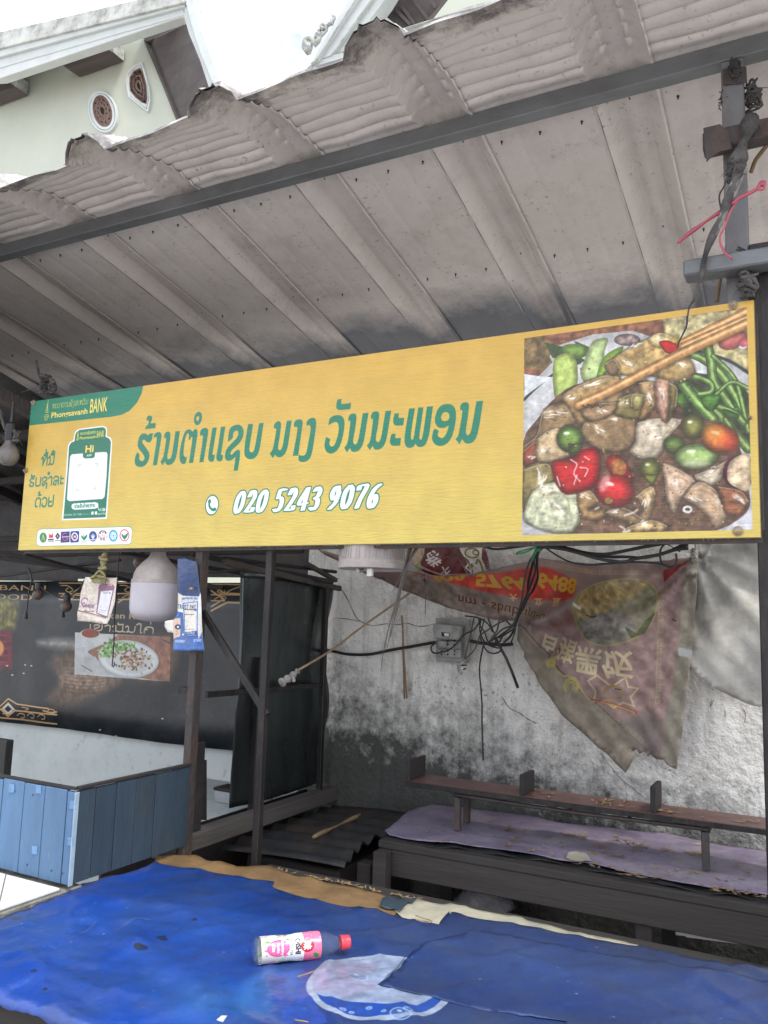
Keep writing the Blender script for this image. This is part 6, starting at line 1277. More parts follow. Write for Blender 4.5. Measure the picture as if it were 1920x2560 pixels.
# shelf standing on it
sh=thing('raised_shelf','narrow red brown shelf with three upright dividers on the purple table','shelf',(-.6,2.7,PZ))
zS=-.566
obj('shelf_plank',box(-1.268,.45,2.622,2.775,zS,zS+.012),mShelf,sh,bevel=.002)
obj('front_lip',box(-1.268,.45,2.612,2.6215,zS-.004,zS+.0115),mDarkSteel,sh,bevel=.001)
for x0,x1,yt,th,y0,y1 in ((1014,1058,1893,.012,2.625,2.76),(1297,1331,1922,.016,2.626,2.74),(1625,1649,1955,.016,2.626,2.74)):
    q=U(x0,1958 if x0<1100 else (1990 if x0<1400 else 2035),2.622)
    h={1014:.082,1297:.078,1625:.090}[x0]
    obj('divider',box(q[0],q[0]+th,y0,y1,zS+.0125,zS+h),mDarkWood,sh,bevel=.002)
for x in (-1.087,-.308):
    obj('leg',box(x,x+.020,2.628,2.646,PZ+.006,zS-.022),mRust,sh,bevel=.001); obj('leg',box(x-.015,x+.006,2.745,2.765,PZ+.006,zS-.0005),mRust,sh,bevel=.001)
    obj('cross_tie',box(x,x+.020,2.6465,2.74,zS-.028,zS-.014),mRust,sh)
obj('front_rod',tube([(-1.09,2.634,zS-.014),(-.7,2.632,zS-.018),(-.29,2.634,zS-.014)],.0065,8,6),mRust,sh,smooth=True)
for x in (-.92,-.70,-.52): obj('rod_stub',tube([(x,2.636,zS-.014),(x+.02,2.66,zS-.001)],.004,6,1),mRust,sh)
# leaf litter
def leaves(n,fn,seed):
    rs=np.random.RandomState(seed); out=[]
    for i in range(n):
        x,y,z=fn(rs); a=rs.rand()*6.28; l=rs.uniform(.012,.040); w=rs.uniform(.0016,.0062); c,s=math.cos(a),math.sin(a); b=rs.uniform(-.5,.5); P=[];m=5
        for k in range(m+1):
            t=k/m; px_=l*(t-.5); py_=b*l*(t-.5)**2*2; ww=w*math.sin(math.pi*min(.97,max(.06,t))); h=z+.002+.006*abs(t-.5)*rs.uniform(.4,1.6)
            for sg_ in (-1,1): q=py_+sg_*ww; P.append((x+px_*c-q*s,y+px_*s+q*c,h))
        out.append((P,[(2*k,2*k+1,2*k+3,2*k+2) for k in range(m)]))
    return join(*out)
cl=[(-1.05,2.83),(-.95,2.75),(-.72,2.80),(-.62,2.72),(-.55,2.83),(-.42,2.79),(-.34,2.80),(-.8,2.55),(-.6,2.50),(-.45,2.47),(-.25,2.46),(-.62,2.62),(-.2,2.47)]
def lf(rs):
    if rs.rand()<.7: c=cl[rs.randint(len(cl))]; x,y=c[0]+rs.normal()*.035,c[1]+rs.normal()*.014
    else: x,y=rs.uniform(-1.2,0),rs.uniform(2.46,2.86)
    return x,y,PZ+.004
obj('leaf_litter',leaves(230,lf,1),mLeaf,label='dry straw coloured leaf litter scattered over the purple cloth',cat_='leaf litter',kind='stuff')
def lf2(rs): c=[-.83,-.60,-.55,-.43,-.38,-.36,-.2][rs.randint(7)]; return c+rs.normal()*.03,rs.uniform(2.64,2.76),zS+.012
obj('leaf_litter',leaves(46,lf2,2),mLeaf,label='few dry leaves lying on the red brown shelf',cat_='leaf litter',kind='stuff')
def lf3(rs): x=rs.uniform(-1.45,-.95); return x,2.085+rs.normal()*.006,TP+.002
obj('leaf_litter',leaves(40,lf3,4),mLeaf,label='crumbs of dry leaf along the rear batten of the blue table',cat_='leaf litter',kind='stuff')
yl=atZ(*crop(1380,1740,3.072)(1130,1140),PZ+.008); obj('yellow_leaf',leaves(1,lambda rs:(yl[0],yl[1],yl[2]),9),M('bright_yellow_leaf',(.62,.42,.05),.6),label='single bright yellow leaf by the shelf leg on purple cloth',cat_='leaf',solid=.0004)
# ================================================================ LOW CORRUGATED SHEET WITH STICK
V=[];F=[];nx_,ny_=10,96
for j in range(ny_+1):
    for i in range(nx_+1):
        y=2.36+.66*j/ny_; x=-1.80+.43*i/nx_+.03*math.sin(y*9)*(i==nx_)-.05*(1-(y-2.36)/.66)*(i==0)
        V.append((x,y,-.80+.012*math.cos(2*math.pi*y/.095)+.02*math.sin(x*4+1)-.02*(y<2.40)*(2.40-y)*20+.03*(y-2.4)))
for j in range(ny_):
    for i in range(nx_): a=j*(nx_+1)+i; F.append((a,a+1,a+nx_+2,a+nx_+1))
obj('corrugated_sheet',(V,F),mCorr,label='rusted corrugated iron sheet lying low beside the partition',cat_='metal sheet',smooth=True,solid=.0014)
st=[atZ(783,2093,-.765),atZ(840,2066,-.762),atZ(900,2038,-.758)]
obj('wooden_stick',tube(st,lambda t:.006+.003*math.sin(t*9),6,4),mStick,label='wooden stick lying on the low corrugated iron sheet',cat_='stick',smooth=True)
cab=thing('low_cabinet','dark low cabinet under the corrugated iron sheet','cabinet',(-1.6,2.7,GZ+.02))
obj('body',box(-1.80,-1.42,2.45,3.0,GZ+.021,-.835),mDarkWood,cab,bevel=.005); obj('door',box(-1.78,-1.44,2.438,2.449,GZ+.06,-.86),mDarkWood,cab,bevel=.003)
obj('support_post',box(-1.36,-1.31,2.46,2.51,GZ+.021,-.80),mDarkWood,label='dark post between the corrugated sheet and the purple table',cat_='post',bevel=.003)
# things under the table
obj('plastic_bag',blob((-1.02,2.75,-1.02),.085,8,.9,rough=.3),mWBag,label='grey plastic bag on a box under the purple table',cat_='bag',smooth=True)
obj('storage_box',box(-1.2,-.85,2.65,2.9,GZ+.021,-1.02),mDarkWood,label='dark box carrying a grey bag under the purple table',cat_='box',bevel=.004)
for (a,b,lab_) in (((1690,2333),(1905,2352),'upper pale lath lying under the right end of the wall table'),((1715,2338),(1900,2362),'lower pale lath lying under the right end of the wall table')):
    pa,pb=U(*a,2.5),U(*b,2.46); obj('lath',bar(pa,pb,.006,.008),M('pale_lath',(.36,.36,.35),.7,var=.2),label=lab_,cat_='lath',group='pale laths under the table')
obj('crate_support',box(-.42,.4,2.42,2.7,GZ+.021,-.955),mDarkWood,label='dark crate under the right end of the wall table',cat_='crate',bevel=.005)
# ================================================================ HANGING TARPS
tcp=tarp_print(); imP=tcp.image('red_banner_print'); mP=MI('torn_red_banner_face',imP,.5,.3,40,transl=.45,dirt=(.22,.20,.17),damt=.3,dscale=5)
out=[(800,1372),(860,1392),(930,1412),(1000,1424),(1072,1435),(1130,1444),(1188,1438),(1260,1418),(1347,1394),(1420,1403),(1480,1410),(1569,1409),(1677,1405),(1729,1394),(1743,1402),(1738,1470),(1732,1540),(1725,1622),(1716,1709),(1706,1839),(1693,1922),(1669,1909),(1660,1898),(1638,1898),(1625,1888),(1618,1893),(1608,1880),(1598,1886),(1590,1874),(1580,1880),(1571,1872),(1574,1886),(1586,1893),(1575,1913),(1560,1935),(1503,1878),(1417,1791),(1343,1700),(1304,1644),(1282,1600),(1284,1562),(1290,1549),(1275,1551),(1226,1549),(1202,1542),(1130,1522),(1058,1496),(1000,1476),(898,1429),(814,1385)]
def tarpf(u,v):
    x,y=u*1000,v*1000
    p=atY(x,y,TD); X,Z=p[0],p[2]
    d=.045*math.sin((x-1250)/70+ (y-1400)/130)*math.exp(-((y-1500)/230)**2)+.045*math.exp(-(((x-1500)-(1545-y)*1.7)/70)**2)*(y<1640)-.05*math.exp(-(((x-1600)-(1440-y)*2.2)/60)**2)*(y<1560)
    d+=.034*math.sin((x-y*.35)/42)*math.exp(-((x-1560)/160)**2)*max(0,(1700-y)/300 if y<1700 else 0)+.022*math.sin((x*.8+y*.6)/52)+.006*math.sin(x/19+y/24+math.sin(y/30))+.003*math.sin(x/8-y/13)
    if x<1250: d+=.03*math.sin((y-1400-(x-800)*.25)/26)
    # pinched towards the top right knot
    q=math.hypot(x-1735,y-1398); d+=.02*math.sin(math.atan2(y-1398,x-1735)*16)*math.exp(-q/160)
    k=(TD+d)/TD
    return (X,TD+d,Z)
V,F,P2=sheet([(x/1000,y/1000) for x,y in out],.011,tarpf,jag=.001)
# keep the print fixed to the cloth by its flat, unfolded coordinates
uvs=[]
for (u,v) in P2: p=atY(u*1000,v*1000,TD); uvs.append(((p[0]-tcp.x0)/(tcp.X1-tcp.x0),(p[2]-tcp.Y0)/(tcp.y1-tcp.Y0)))
obj('torn_banner',(V,F),mP,label='torn dirty red banner with upside down yellow numbers hanging on the wall',cat_='banner',uv=uvs,smooth=True,solid=.001)
mc=maroon_print(); imM=mc.image('maroon_banner_print'); c6=crop(1000,1360,3.456)
mo=[c6(*p) for p in ((20,-40),(120,-45),(300,-50),(500,-50),(700,-40),(720,60),(760,160),(785,240),(700,275),(600,275),(450,290),(300,280),(180,230),(90,180),(40,100))]
V,F,P2=sheet([(x/1000,y/1000) for x,y in mo],.008,lambda u,v:(lambda p:(p[0],2.94+.012*math.sin(u*70+v*40)+.01*math.sin(u*33),p[2]))(atY(u*1000,v*1000,2.93)),jag=.0006)
uvs=[(lambda p:((p[0]-mc.x0)/(mc.X1-mc.x0),(p[2]-mc.Y0)/(mc.y1-mc.Y0)))(atY(u*1000,v*1000,2.93)) for u,v in P2]
obj('maroon_banner',(V,F),MI('maroon_banner_face',imM,.35,.2,40,transl=.2,dirt=(.25,.2,.18),damt=.3,dscale=9),label='folded maroon banner with white characters above the torn red banner',cat_='banner',uv=uvs,smooth=True,solid=.001)
cT=TC
go=[cT(*p) for p in ((1255,20),(1400,10),(1600,0),(1700,0),(1700,960),(1610,985),(1540,970),(1450,930),(1390,895),(1330,860),(1265,800),(1205,760),(1210,650),(1225,450),(1245,300),(1250,160),(1265,90))]
def gf(u,v):
    x,y=u*1000,v*1000; p=atY(x,y,2.97); q=math.hypot(x-1735,y-1375); a=math.atan2(y-1375,x-1735)
    d=.022*math.sin(a*13)*math.exp(-q/170)+.012*math.sin((x+y*.4)/33)+.018*math.sin(y/47+x/90)+.005*math.sin(x/11)*math.sin(y/13); return (p[0],2.965+d,p[2])
V,F,_=sheet([(x/1000,y/1000) for x,y in go],.012,gf,jag=.001)
obj('grey_tarpaulin',(V,F),mGreyT,label='dirty pale grey tarpaulin hanging at the right beside the torn banner',cat_='tarpaulin',smooth=True,solid=.0012)
tq=[atY(*cT(*p),2.835) for p in ((1140,640),(1205,655),(1225,660),(1218,718),(1200,700),(1145,690))]
obj('tape_patch',prism(tq,(0,.0015,0)),M('silver_tape',(.3,.31,.31),.35,.2),label='silver tape patch on the right edge of the torn banner',cat_='tape')
kn=atY(1735,1396,2.86); obj('cloth_knot',join(knot(kn,.014,14,4,.007),knot((kn[0],kn[1],kn[2]+.02),.012,12,6,.005),tube([kn,(kn[0]+.005,2.86,kn[2]+.05),(kn[0]-.01,2.8,kn[2]+.2)],.003,5)),mRag,label='knotted corner of the torn banner tied up under the sign',cat_='knot',smooth=True)
# ================================================================ ELECTRICAL BOX, CABLES
eb=thing('socket_box','old grey switch and socket board fixed to the concrete wall','socket board',(*U(1125,1660,3.0)[:2],U(1125,1660,3.0)[2]))
C6=lambda X,Y,D:atY(*c6(X,Y),D)
def plate(pts,D0,D1,m,nm,bv=.002,par=None): return obj(nm,prism([C6(x,y,D0) for x,y in pts],(0,D1-D0,0)),m,par or eb,bevel=bv)
plate([(305,640),(570,650),(580,1030),(310,1015)],3.022,3.036,mPlate,'back_board')
plate([(545,655),(600,650),(600,1000),(580,1030)],3.010,3.030,mPlate,'side_board')
plate([(325,830),(525,842),(525,985),(330,975)],2.992,3.0215,mPlate,'socket_plate',.003)
fc=[(290,690),(500,705),(530,715),(500,830),(300,815),(275,735)]
plate(fc,2.965,2.996,mPlate,'breaker_cover',.004)
plate([(355,762),(425,768),(422,805),(362,798)],2.961,2.9645,mHole,'breaker_window',0)
plate([(378,770),(420,772),(418,800),(384,796)],2.955,2.9605,M('pale_switch',(.6,.6,.57),.4),'breaker_switch',.001)
for X in (412,470,): 
    for Y in (838,868): plate([(X-7,Y-6),(X+7,Y-6),(X+7,Y+6),(X-7,Y+6)],2.9895,2.9915,mHole,'socket_hole',0)
for X in (358,412,470):
    for Y in (925,955): plate([(X-7,Y-7),(X+7,Y-7),(X+5,Y+7),(X-5,Y+7)],2.9895,2.9915,mHole,'socket_hole',0)
for Y in (905,):
    plate([(330,Y-3),(524,Y+3),(524,Y+8),(330,Y+2)],2.9895,2.9915,mDarkSteel,'plate_seam',0)
plate([(325,835),(395,840),(392,895),(330,890)],2.975,2.9895,mPlate,'plug',.003)
def cable(pts,Ds,r,m,lab_,cat2='cable',n=6,c=None,grp=None,name='cable',sm=6):
    if isinstance(Ds,(int,float)): Ds=[Ds]*len(pts)
    if len(Ds)==2 and len(pts)!=2: Ds=list(np.linspace(Ds[0],Ds[1],len(pts)))
    P=[atY(*((c or (lambda x,y:(x,y)))(*p)),D) for p,D in zip(pts,Ds)]
    return obj(name,tube(P,r,n,sm),m,label=lab_,cat_=cat2,smooth=True,group=grp)
c7=crop(700,1340,2.37); c6=crop(1000,1360,3.456)
cable([(250,680),(310,682),(380,697),(440,703),(540,700),(660,675),(760,658),(860,640),(920,630)],[3.02,3.025,3.02,3.02,3.02,3.025,3.02,3.01,3.0],.0065,mBlack,'thick black cable sagging along the wall to the socket box',c=c7)
cable([(1120,620),(1180,632),(1260,640),(1320,645),(1380,640)],3.0,.007,mBlack,'thick black cable running from the socket box towards the torn banner',c=c7)
cable([(1208,640),(1190,720),(1182,800),(1190,900),(1197,1000),(1197,1100),(1200,1200),(1204,1330)],3.015,.0035,mBlack,'thin black cable hanging straight down the wall to the shelf',c=c7)
bd=[([(1230,30),(1190,90),(1185,200),(1190,290),(1150,400),(1110,450),(1060,560),(1010,640),(1000,700),(960,790),(900,850)],.0042,'first black cable of the tied bundle in front of the torn banner'),
([(1220,30),(1170,80),(1140,200),(1110,330),(1100,430),(1060,530),(1020,640),(990,720),(940,760),(860,810)],.0042,'second black cable of the tied bundle in front of the torn banner'),
([(1215,40),(1130,130),(1090,240),(1065,380),(1050,500),(1010,620),(970,700),(880,740),(800,820)],.0034,'grey left cable of the tied bundle in front of the torn banner'),
([(1225,35),(1160,130),(1170,230),(1130,350),(1085,470),(1040,560),(1015,660),(960,720),(850,800),(760,850)],.0034,'third black cable of the tied bundle in front of the torn banner')]
for i,(p,r,l) in enumerate(bd): cable(p,[2.25,2.85-.01*i],r,mBlack if i!=2 else mWireGrey,l,c=c6,grp='cables tied in a bundle under the sign')
tn=[([(680,640),(690,700),(730,760),(760,840),(820,880),(870,830),(900,760)],.003),([(700,640),(690,740),(720,830),(780,880),(850,900)],.003),([(760,640),(800,740),(830,820),(810,870)],.003),([(860,640),(840,740),(800,800),(770,850)],.0035),([(730,640),(700,760),(650,900),(600,960),(560,990)],.0028),([(640,640),(610,780),(580,900),(560,990)],.0032),([(700,650),(640,740),(560,780),(470,880),(380,930),(290,940),(270,890),(310,850)],.0034),([(690,800),(740,910),(800,945),(860,930),(880,880)],.003),([(560,620),(680,640),(760,690),(800,760)],.003),([(900,640),(960,700),(1010,680)],.003),([(700,780),(780,730),(860,680),(960,640)],.003),([(960,850),(990,770),(1000,690)],.003)]
for i,(p,r) in enumerate(tn):
    lab_=('brown','dark','black','grey','thin','pale','long looping','slack','short upper','short right','slanting','rising')[i]+' wire in the tangle beside the socket box'
    cable(p,[2.97-.012*(i%4)]*len(p),r,mWireGrey if i in (3,5,4,10) else mBlack,lab_,'wire',c=c6,grp='tangled wires beside the socket box',name='wire')
cable([(820,800),(870,900),(920,990),(970,1110),(1020,1244)],[2.93,2.94,2.95,2.96,2.97],.0058,mBlack,'black conduit stick poking down out of the wire tangle','conduit',c=c6,sm=1,name='conduit')
# hanging plug
pg=C6(540,1075,2.95); pl=thing('mains_plug','grey mains plug dangling below the socket box','plug',pg)
obj('plug_body',join(tube([C6(500,1060,2.95),C6(520,1040,2.95),C6(560,1010,2.955)],.008,8,3),tube([C6(505,1060,2.95),C6(515,1100,2.95),C6(535,1120,2.95)],.007,8,3)),mPlate,pl,smooth=True)
obj('plug_pins',join(tube([C6(535,1050,2.945),C6(575,1045,2.945)],.003,6,1),tube([C6(545,1085,2.945),C6(570,1075,2.945)],.003,6,1)),mDarkSteel,pl)
# cables under the sign on the right
cC_=TC
for i,(p,r,l) in enumerate((([(330,60),(440,70),(540,90),(680,130),(820,150),(900,130),(1020,110),(1120,80),(1200,70)],.0045,'lowest'),([(360,55),(460,60),(600,95),(720,105),(860,80),(960,60),(1080,40),(1160,30)],.0045,'middle'),([(370,50),(500,75),(620,105),(740,120),(840,120),(940,125),(1060,100),(1150,60),(1200,50)],.004,'main'),([(380,70),(440,110),(520,150),(620,165),(720,160),(860,150),(1000,155),(1100,175)],.0028,'thin sagging'),([(1080,30),(1040,80),(1045,150),(1090,178),(1130,160),(1130,100)],.0028,'looped'),([(0,50),(80,75),(200,65),(330,45)],.0035,'left'),([(1000,60),(1070,45),(1150,90),(1130,60)],.0015,'frayed'))):
    cable(p,2.16+.012*i,r,mBlack,l+' black cable running under the right half of the sign','cable',c=cC_,grp='cables slung under the sign')
obj('cable_tie',join(knot(atY(*cC_(335,52),2.2),.012,12,2,.003),tube([atY(*cC_(335,55),2.2),atY(*cC_(270,90),2.17),atY(*cC_(205,105),2.15)],.0025,5,4),tube([atY(*cC_(335,60),2.2),atY(*cC_(260,80),2.17),atY(*cC_(208,97),2.15)],.002,5,4),tube([atY(*cC_(330,60),2.2),atY(*cC_(310,110),2.25),atY(*cC_(300,140),2.28)],.004,5,4)),mGreen,label='green plastic tie binding the cable bundle under the sign',cat_='tie',smooth=True)
# bamboo splints on the wall, pole with rag, straw bundle, strings
cable([(722,470),(728,560),(730,700),(735,840),(738,965)],3.028,.0042,mStick,'longer wooden splint leaning on the wall left of the socket box','stick',c=c7,name='splint',sm=1)
cable([(730,640),(740,780),(752,962)],3.02,.0035,mStick,'shorter wooden splint beside the longer one on the wall','stick',c=c7,name='splint',sm=1)
pr=thing('rag_stick','thin bamboo stick with a grey rag tied at its lower end','stick',atY(704,1704,2.25))
obj('stick',tube([atY(*c7(105,797),2.25),atY(*c7(300,680),2.45),atY(*c7(470,550),2.6),atY(*c7(680,400),2.75),atY(*c7(765,342),2.83)],.004,6,3),mStick,pr,smooth=True)
obj('rag',join(tube([atY(*c7(5,872),2.2),atY(*c7(40,850),2.22),atY(*c7(75,825),2.24),atY(*c7(105,800),2.26)],lambda t:.014*(1-.4*t)+.003*math.sin(t*20),8,5),tube([atY(*c7(70,820),2.23),atY(*c7(80,850),2.23),atY(*c7(82,865),2.23)],.006,6,4)),mRag,pr,smooth=True)
sb=thing('straw_bundle','bundle of thin dry stalks hanging under the sign beside the round lamp','straw bundle',atY(*c7(610,790),2.05))
for i,p in enumerate(([(838,35),(770,150),(720,260),(690,400),(640,560),(615,680),(597,800)],[(830,40),(760,170),(722,300),(700,420),(660,560),(636,660)],[(775,40),(745,150),(715,300),(690,430),(655,600)],[(780,45),(740,170),(700,270),(668,330)],[(820,45),(740,190),(700,340),(650,520),(622,660)],[(790,50),(735,200),(722,300),(672,480),(640,640)])):
    obj('stalk',tube([atY(*c7(*q),2.10+.006*i) for q in p],lambda t:.0028*(1-.75*t),5,4),mWireGrey,sb,smooth=True)
cable([(862,55),(860,140),(858,230),(856,290),(862,360),(861,460)],2.5,.0011,mBlack,'thin black string hanging in front of the torn banner','string',c=c7,name='string')
obj('string_knot',join(knot(atY(*c7(857,262),2.495),.006,10,3,.0025)),mBlack,label='small knot on the thin black string by the banner',cat_='knot')
cable([(850,38),(880,70),(920,120),(990,125),(1060,110),(1110,150),(1140,200),(1135,235),(1110,220),(1070,150),(1020,90),(1015,45)],2.3,.0022,mWireGrey,'looped twin wire hanging in front of the maroon banner','wire',c=c7,name='wire')
# ================================================================ LAMPS
lc=atY(397,1366,2.13)
l1=thing('led_bulb','large dusty white LED bulb hanging under the left half of the sign','light bulb',(lc[0],lc[1],atY(397,1553,2.13)[2]))
s=abs(atY(461,1450,2.13)[0]-atY(333,1450,2.13)[0])/425*.93*.80/.80; zz=lambda Y:atY(397,1360+Y/3.318,2.13)[2]
lp_=[(58,20),(60,60),(68,95),(92,125),(135,165),(170,205),(190,250),(199,300)]
sc2=.1715/425
obj('housing',lathe([(r*sc2,zz(Y)) for r,Y in lp_],(lc[0],lc[1],0),44),mLampW,l1,smooth=True)
obj('collar',lathe([(199*sc2,zz(299)),(207*sc2,zz(301)),(209*sc2,zz(312)),(210*sc2,zz(326)),(203*sc2,zz(329))],(lc[0],lc[1],0),44),mLampW,l1,smooth=True,ang=30)
obj('diffuser',lathe([(208*sc2,zz(328)),(210*sc2,zz(400)),(210*sc2,zz(480)),(208*sc2,zz(540)),(200*sc2,zz(575)),(180*sc2,zz(605)),(140*sc2,zz(628)),(90*sc2,zz(642)),(40*sc2,zz(648)),(0,zz(649))],(lc[0],lc[1],0),44),mLampD,l1,smooth=True)
obj('socket',lathe([(.0,zz(-60)),(.02,zz(-60)),(.025,zz(-20)),(.026,zz(22))],(lc[0],lc[1],0),20),mBlack,l1,smooth=True,ang=40)
l2c=atY(931,1366,2.14); zc=lambda Y:atY(931,1340+Y/2.37,2.14)[2]; s2=.1015
l2=thing('round_lamp','round ribbed white lamp head without cover hanging below the sign centre','lamp',(l2c[0],l2c[1],zc(200)))
P=[(.0,zc(20)),(.072,zc(22)),(.086,zc(30)),(.093,zc(45)),(.0965,zc(75)),(.0985,zc(140)),(.1005,zc(165)),(.1025,zc(170)),(.1025,zc(196)),(.098,zc(200)),(.096,zc(186)),(0,zc(184))]
obj('housing',lathe(P,(l2c[0],l2c[1],0),64),mLampW,l2,smooth=True,ang=28)
for k in range(64):
    a=2*math.pi*k/64
    if RNG.rand()<.12: continue
    obj('fin',bar((l2c[0]+.0955*math.cos(a),l2c[1]+.0955*math.sin(a),zc(60)),(l2c[0]+.0988*math.cos(a),l2c[1]+.0988*math.sin(a),zc(146)),.0026,.004,(math.cos(a),math.sin(a),0)),mLampW,l2)
for dx,w,h,m in ((-.002,.012,.012,mPlate),(.036,.016,.022,M('pale_component',(.5,.48,.45),.5)),(.006,.012,.004,mRust)):
    q=(l2c[0]+dx,l2c[1]-.075,zc(203)); obj('led_driver_part',box(q[0]-w/2,q[0]+w/2,q[1]-.006,q[1]+.006,q[2]-h,q[2]),m,l2,bevel=.0005)
obj('stem',lathe([(.012,zc(19)),(.012,zc(-60))],(l2c[0],l2c[1],0),12),mBlack,l2)
for i,(x,y,d,r) in enumerate(((1165,150,2.5,.030),(1640,185,2.6,.028))):
    if i==0: q=atY(*crop(0,1360,3.318)(1165,150),d)
    else: q=atY(*crop(0,1360,3.318)(1640,180),d)
    b_=thing('round_bulb',['brown unlit round bulb behind the large LED bulb','brown unlit round bulb behind the blue payment card'][i],'light bulb',(q[0],q[1],q[2]-r),'round bulbs on the string')
    obj('glass',lathe([(0,-r),(r*.5,-r*.9),(r*.87,-r*.5),(r,0),(r*.87,r*.5),(r*.5,r*.95),(r*.4,r*1.25)],q,20),mBulbB,b_,smooth=True); obj('socket',lathe([(r*.45,r*1.2),(r*.5,r*1.3),(r*.5,r*2.4),(.004,r*2.6),(.003,r*4)],q,12),mBlack,b_,smooth=True,ang=40)
# string lights at left
c4=crop(0,1360,3.318)
cable([(235,200),(265,300),(330,350),(390,395),(470,435),(545,450),(600,420),(660,370),(700,300)],2.45,.0035,mBlack,'black festoon cable sagging in front of the black banner','cable',c=c4)
cable([(240,215),(262,290),(240,400),(225,520),(220,600)],2.45,.003,mBlack,'black cable tail hanging down at left of the festoon','cable',c=c4)
for i,(x,y,yt) in enumerate(((315,420,345),(550,520,455))):
    q=atY(*c4(x,y),2.45); r=.024
    b_=thing('festoon_bulb',['unlit festoon bulb below the gold word on the black banner','unlit festoon bulb at the low point of the sagging cable'][i],'light bulb',(q[0],q[1],q[2]-r),'festoon bulbs')
    obj('glass',lathe([(0,-r),(r*.5,-r*.9),(r*.87,-r*.5),(r,0),(r*.85,r*.55),(r*.5,r*.95)],q,18),mBulbB,b_,smooth=True); obj('socket',lathe([(r*.5,r*.9),(r*.62,r*1.0),(r*.6,r*2.1),(r*.3,r*2.4)],q,14),mBlack,b_,smooth=True,ang=40)
for x,y0,y1,l in ((218,545,622,'left rubber plug end of the festoon cable'),(524,540,610,'rubber plug end under the middle festoon bulb')):
    a=atY(*c4(x,y0),2.45); b_=atY(*c4(x,y1),2.45); obj('plug_end',lathe([(.003,0),(.006,-.01),(.009,b_[2]-a[2]+.008),(.010,b_[2]-a[2]),(0,b_[2]-a[2])],a,12),mBlack,label=l,cat_='plug',smooth=True,ang=40)
cable([(990,30),(980,180),(965,400),(950,620),(945,800),(935,960),(930,1005),(940,1016),(948,1005),(949,980)],2.10,.0022,mDarkSteel,'thin rusty wire hook hanging beside the left payment card','hook',c=c4,name='wire_hook')
# ================================================================ PAYMENT CARDS
ca,cb=card_prints()
k1=thing('payment_card','worn white payment card in plastic clipped under the sign','card',(*atY(*c4(800,660),2.065)[:2],atY(*c4(800,660),2.065)[2]))
pts=[c4(*p) for p in ((720,275),(850,278),(975,280),(970,380),(965,480),(930,590),(905,665),(770,650),(640,637),(655,540),(668,480),(680,400))]
V,F,P2=sheet([(x/1000,y/1000) for x,y in pts],.006,lambda u,v:(lambda p:(p[0],2.065+.006*math.sin(u*60+v*25)-.004*math.exp(-((v-1.535-(u-.2)*.35)/.006)**2),p[2]))(atY(u*1000,v*1000,2.065)))
obj('card_sheet',(V,F),MI('card_face',ca.image('card_print'),.3,.3,60,spec=.6),k1,uv=[(lambda p:((p[0]-ca.x0)/(ca.X1-ca.x0),(p[2]-ca.Y0)/(ca.y1-ca.Y0)))(atY(u*1000,v*1000,2.065)) for u,v in P2],smooth=True,solid=.001)
obj('clip',prism([atY(*c4(*p),2.055) for p in ((762,272),(875,290),(868,332),(755,318))],(0,.006,0)),mMould,k1,bevel=.0015)
obj('clip_spring',join(tube([atY(*c4(755,285),2.05),atY(*c4(800,262),2.05),atY(*c4(880,285),2.05)],.005,8,3),tube([atY(*c4(780,275),2.045),atY(*c4(805,240),2.045),atY(*c4(830,225),2.045),atY(*c4(870,260),2.045),atY(*c4(850,280),2.045)],.004,6,4)),mMould,k1,smooth=True)
obj('hanger_strap',join(tube([atY(*c4(885,30),2.07),atY(*c4(870,90),2.07),atY(*c4(858,150),2.07),atY(*c4(852,215),2.07),atY(*c4(845,270),2.06)],lambda t:.0095+.0025*math.sin(t*28),8,5),tube([atY(*c4(830,110),2.065),atY(*c4(860,130),2.06),atY(*c4(895,125),2.065)],.007,6,3),tube([atY(*c4(825,200),2.065),atY(*c4(855,205),2.06),atY(*c4(885,195),2.065)],.007,6,3)),mMould,k1,smooth=True)
k2=thing('payment_card','blue and white payment card hanging in front of the left steel post','card',(*atY(*crop(0,1350,2.37)(1115,655),2.05)[:2],atY(*crop(0,1350,2.37)(1115,655),2.05)[2]))
c2_=crop(0,1350,2.37)
pts=[c2_(*p) for p in ((1050,110),(1090,105),(1170,130),(1178,290),(1186,330),(1200,470),(1208,656),(1120,656),(1026,656),(1022,550),(990,545),(975,510),(980,480),(1030,470),(1050,430),(1060,300))]
V,F,P2=sheet([(x/1000,y/1000) for x,y in pts],.006,lambda u,v:(lambda p:(p[0],2.05+.004*math.sin(u*50+v*31),p[2]))(atY(u*1000,v*1000,2.05)))
obj('card_sheet',(V,F),MI('blue_card_face',cb.image('blue_card_print'),.3,.2,60,spec=.6),k2,uv=[(lambda p:((p[0]-cb.x0)/(cb.X1-cb.x0),(p[2]-cb.Y0)/(cb.y1-cb.Y0)))(atY(u*1000,v*1000,2.05)) for u,v in P2],smooth=True,solid=.001)
q=atY(*c2_(1138,290),2.04); obj('clip_screw',lathe([(0,-.008),(.006,-.007),(.007,0)],q,12,(0,1,0)),mBrass,k2,smooth=True)
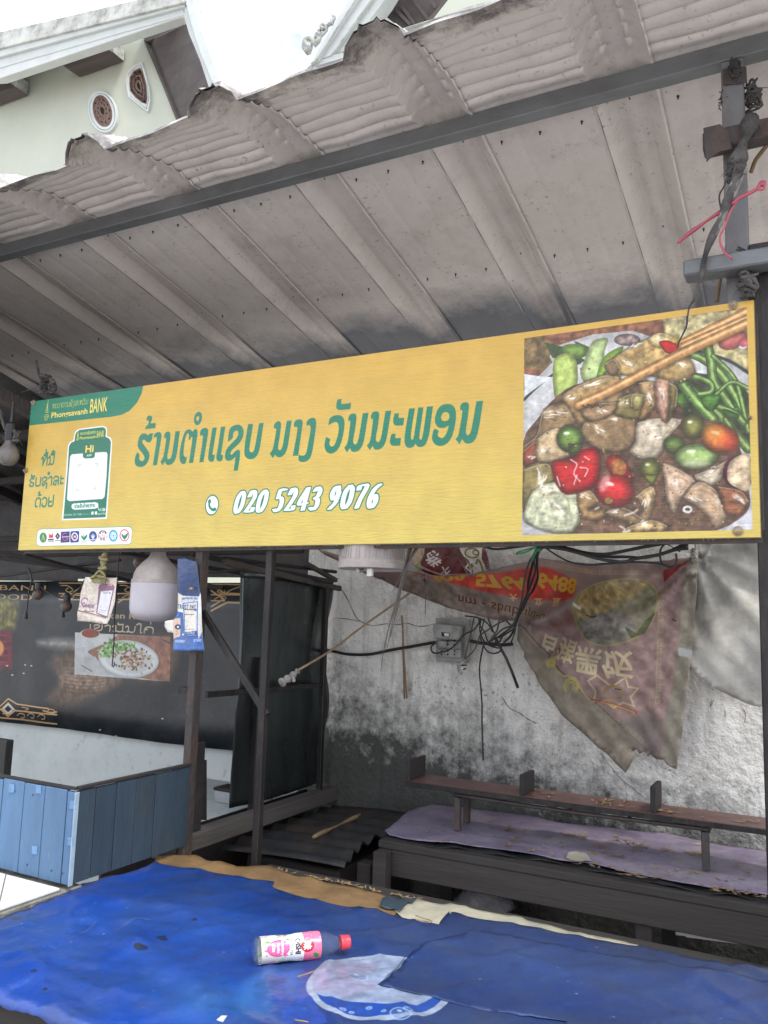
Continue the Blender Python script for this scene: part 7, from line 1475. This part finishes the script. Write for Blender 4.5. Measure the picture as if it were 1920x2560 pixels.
# ================================================================ RAG ROPE, STRING AND STICKS ON THE RIGHT COLUMN
cR=crop(1640,140,3.35)
def rr_(pts,D): return [atY(*cR(*p),D) for p in pts]
rp=thing('rag_rope','charred twisted rag rope hanging from the right hand column to the food photo','rope',atY(*cR(250,2200),1.99))
obj('twisted_rag',join(tube(rr_([(800,500),(770,620),(720,760),(690,880),(700,940)],1.99),lambda t:.016+.006*math.sin(t*11),8,6),tube(rr_([(700,920),(690,980),(640,1120),(600,1230),(560,1330),(500,1450),(440,1590),(400,1720),(385,1840),(350,1930),(320,2040),(280,2100),(262,2200)],1.985),lambda t:max(.0022,.015*(1-t)**.9+.003*math.sin(t*31)*(1-t)),8,6)),mRope,rp,smooth=True)
obj('rag_strand',join(*[tube(rr_([(720+dx,930),(650+dx,1100),(600+dx*.7,1230),(540+dx*.6,1380),(480+dx*.5,1500)],1.98),lambda t:.004*(1-.5*t)+.0012*math.sin(t*40),5,6) for dx in (-28,18,40)]),mRag,rp,smooth=True)
obj('rag_knot',join(knot(atY(*cR(650,970),1.985),.022,20,7,.007),knot(atY(*cR(700,960),1.98),.016,14,8,.006)),mRope,rp,smooth=True)
obj('loose_strand',tube(rr_([(600,1000),(570,1090),(530,1170),(545,1280),(570,1300)],1.985),.0022,5,5),mRope,rp,smooth=True)
tip=rr_([(262,2180),(255,2260),(225,2330),(190,2400),(182,2440)],1.985); obj('rope_tip',tube(tip,lambda t:.0028*(1-.4*t),6,5),mBlack,rp,smooth=True)
obj('pink_string',join(tube(rr_([(180,1568),(260,1500),(370,1420),(440,1370),(548,1300)],2.02),lambda t:.0045-.001*math.cos(t*9),6,4),tube(rr_([(910,1075),(880,1065),(850,1110),(780,1150),(690,1195),(640,1240)],1.975),lambda t:.0045+.003*math.exp(-(t/.2)**2),6,5),tube(rr_([(690,1195),(620,1310),(570,1440),(540,1500),(540,1570),(580,1650),(640,1700)],1.978),.0026,6,5),tube(rr_([(910,1075),(905,1110),(870,1120),(850,1105)],1.972),.003,6,4)),mPink,label='pink plastic string tied round the right hand column',cat_='string',smooth=True)
cable([(940,735),(880,810),(830,880),(795,975)],2.13,.0055,mStick,'upper bamboo stick leaning behind the right hand column','stick',c=cR,name='bamboo_stick')
cable([(655,1290),(620,1480),(575,1700),(540,1850),(510,2060)],2.125,.0058,mStick,'lower bamboo stick running down behind the right end of the sign','stick',c=cR,name='bamboo_stick')
obj('burnt_rag',join(knot(atY(*cR(770,1900),2.03),.03,22,12,.010),knot(atY(*cR(720,1680),2.03),.018,18,13,.004)),mRope,label='burnt rag stuffed behind the sign at the right hand column',cat_='rag',smooth=True)
obj('column_lashing',join(knot(atY(*cR(810,330),2.09),.03,24,14,.006),knot(atY(*cR(560,380),2.07),.014,12,17,.003),knot(atY(*cR(660,110),2.05),.02,16,15,.005)),mRope,label='burnt twine and soot clump at the top of the right hand column',cat_='lashing',smooth=True)
obj('rear_column',box(-.045,.01,2.13,2.18,GZ,1.42),mSteel,label='grey steel column behind the right end of the sign',cat_='post',bevel=.003)
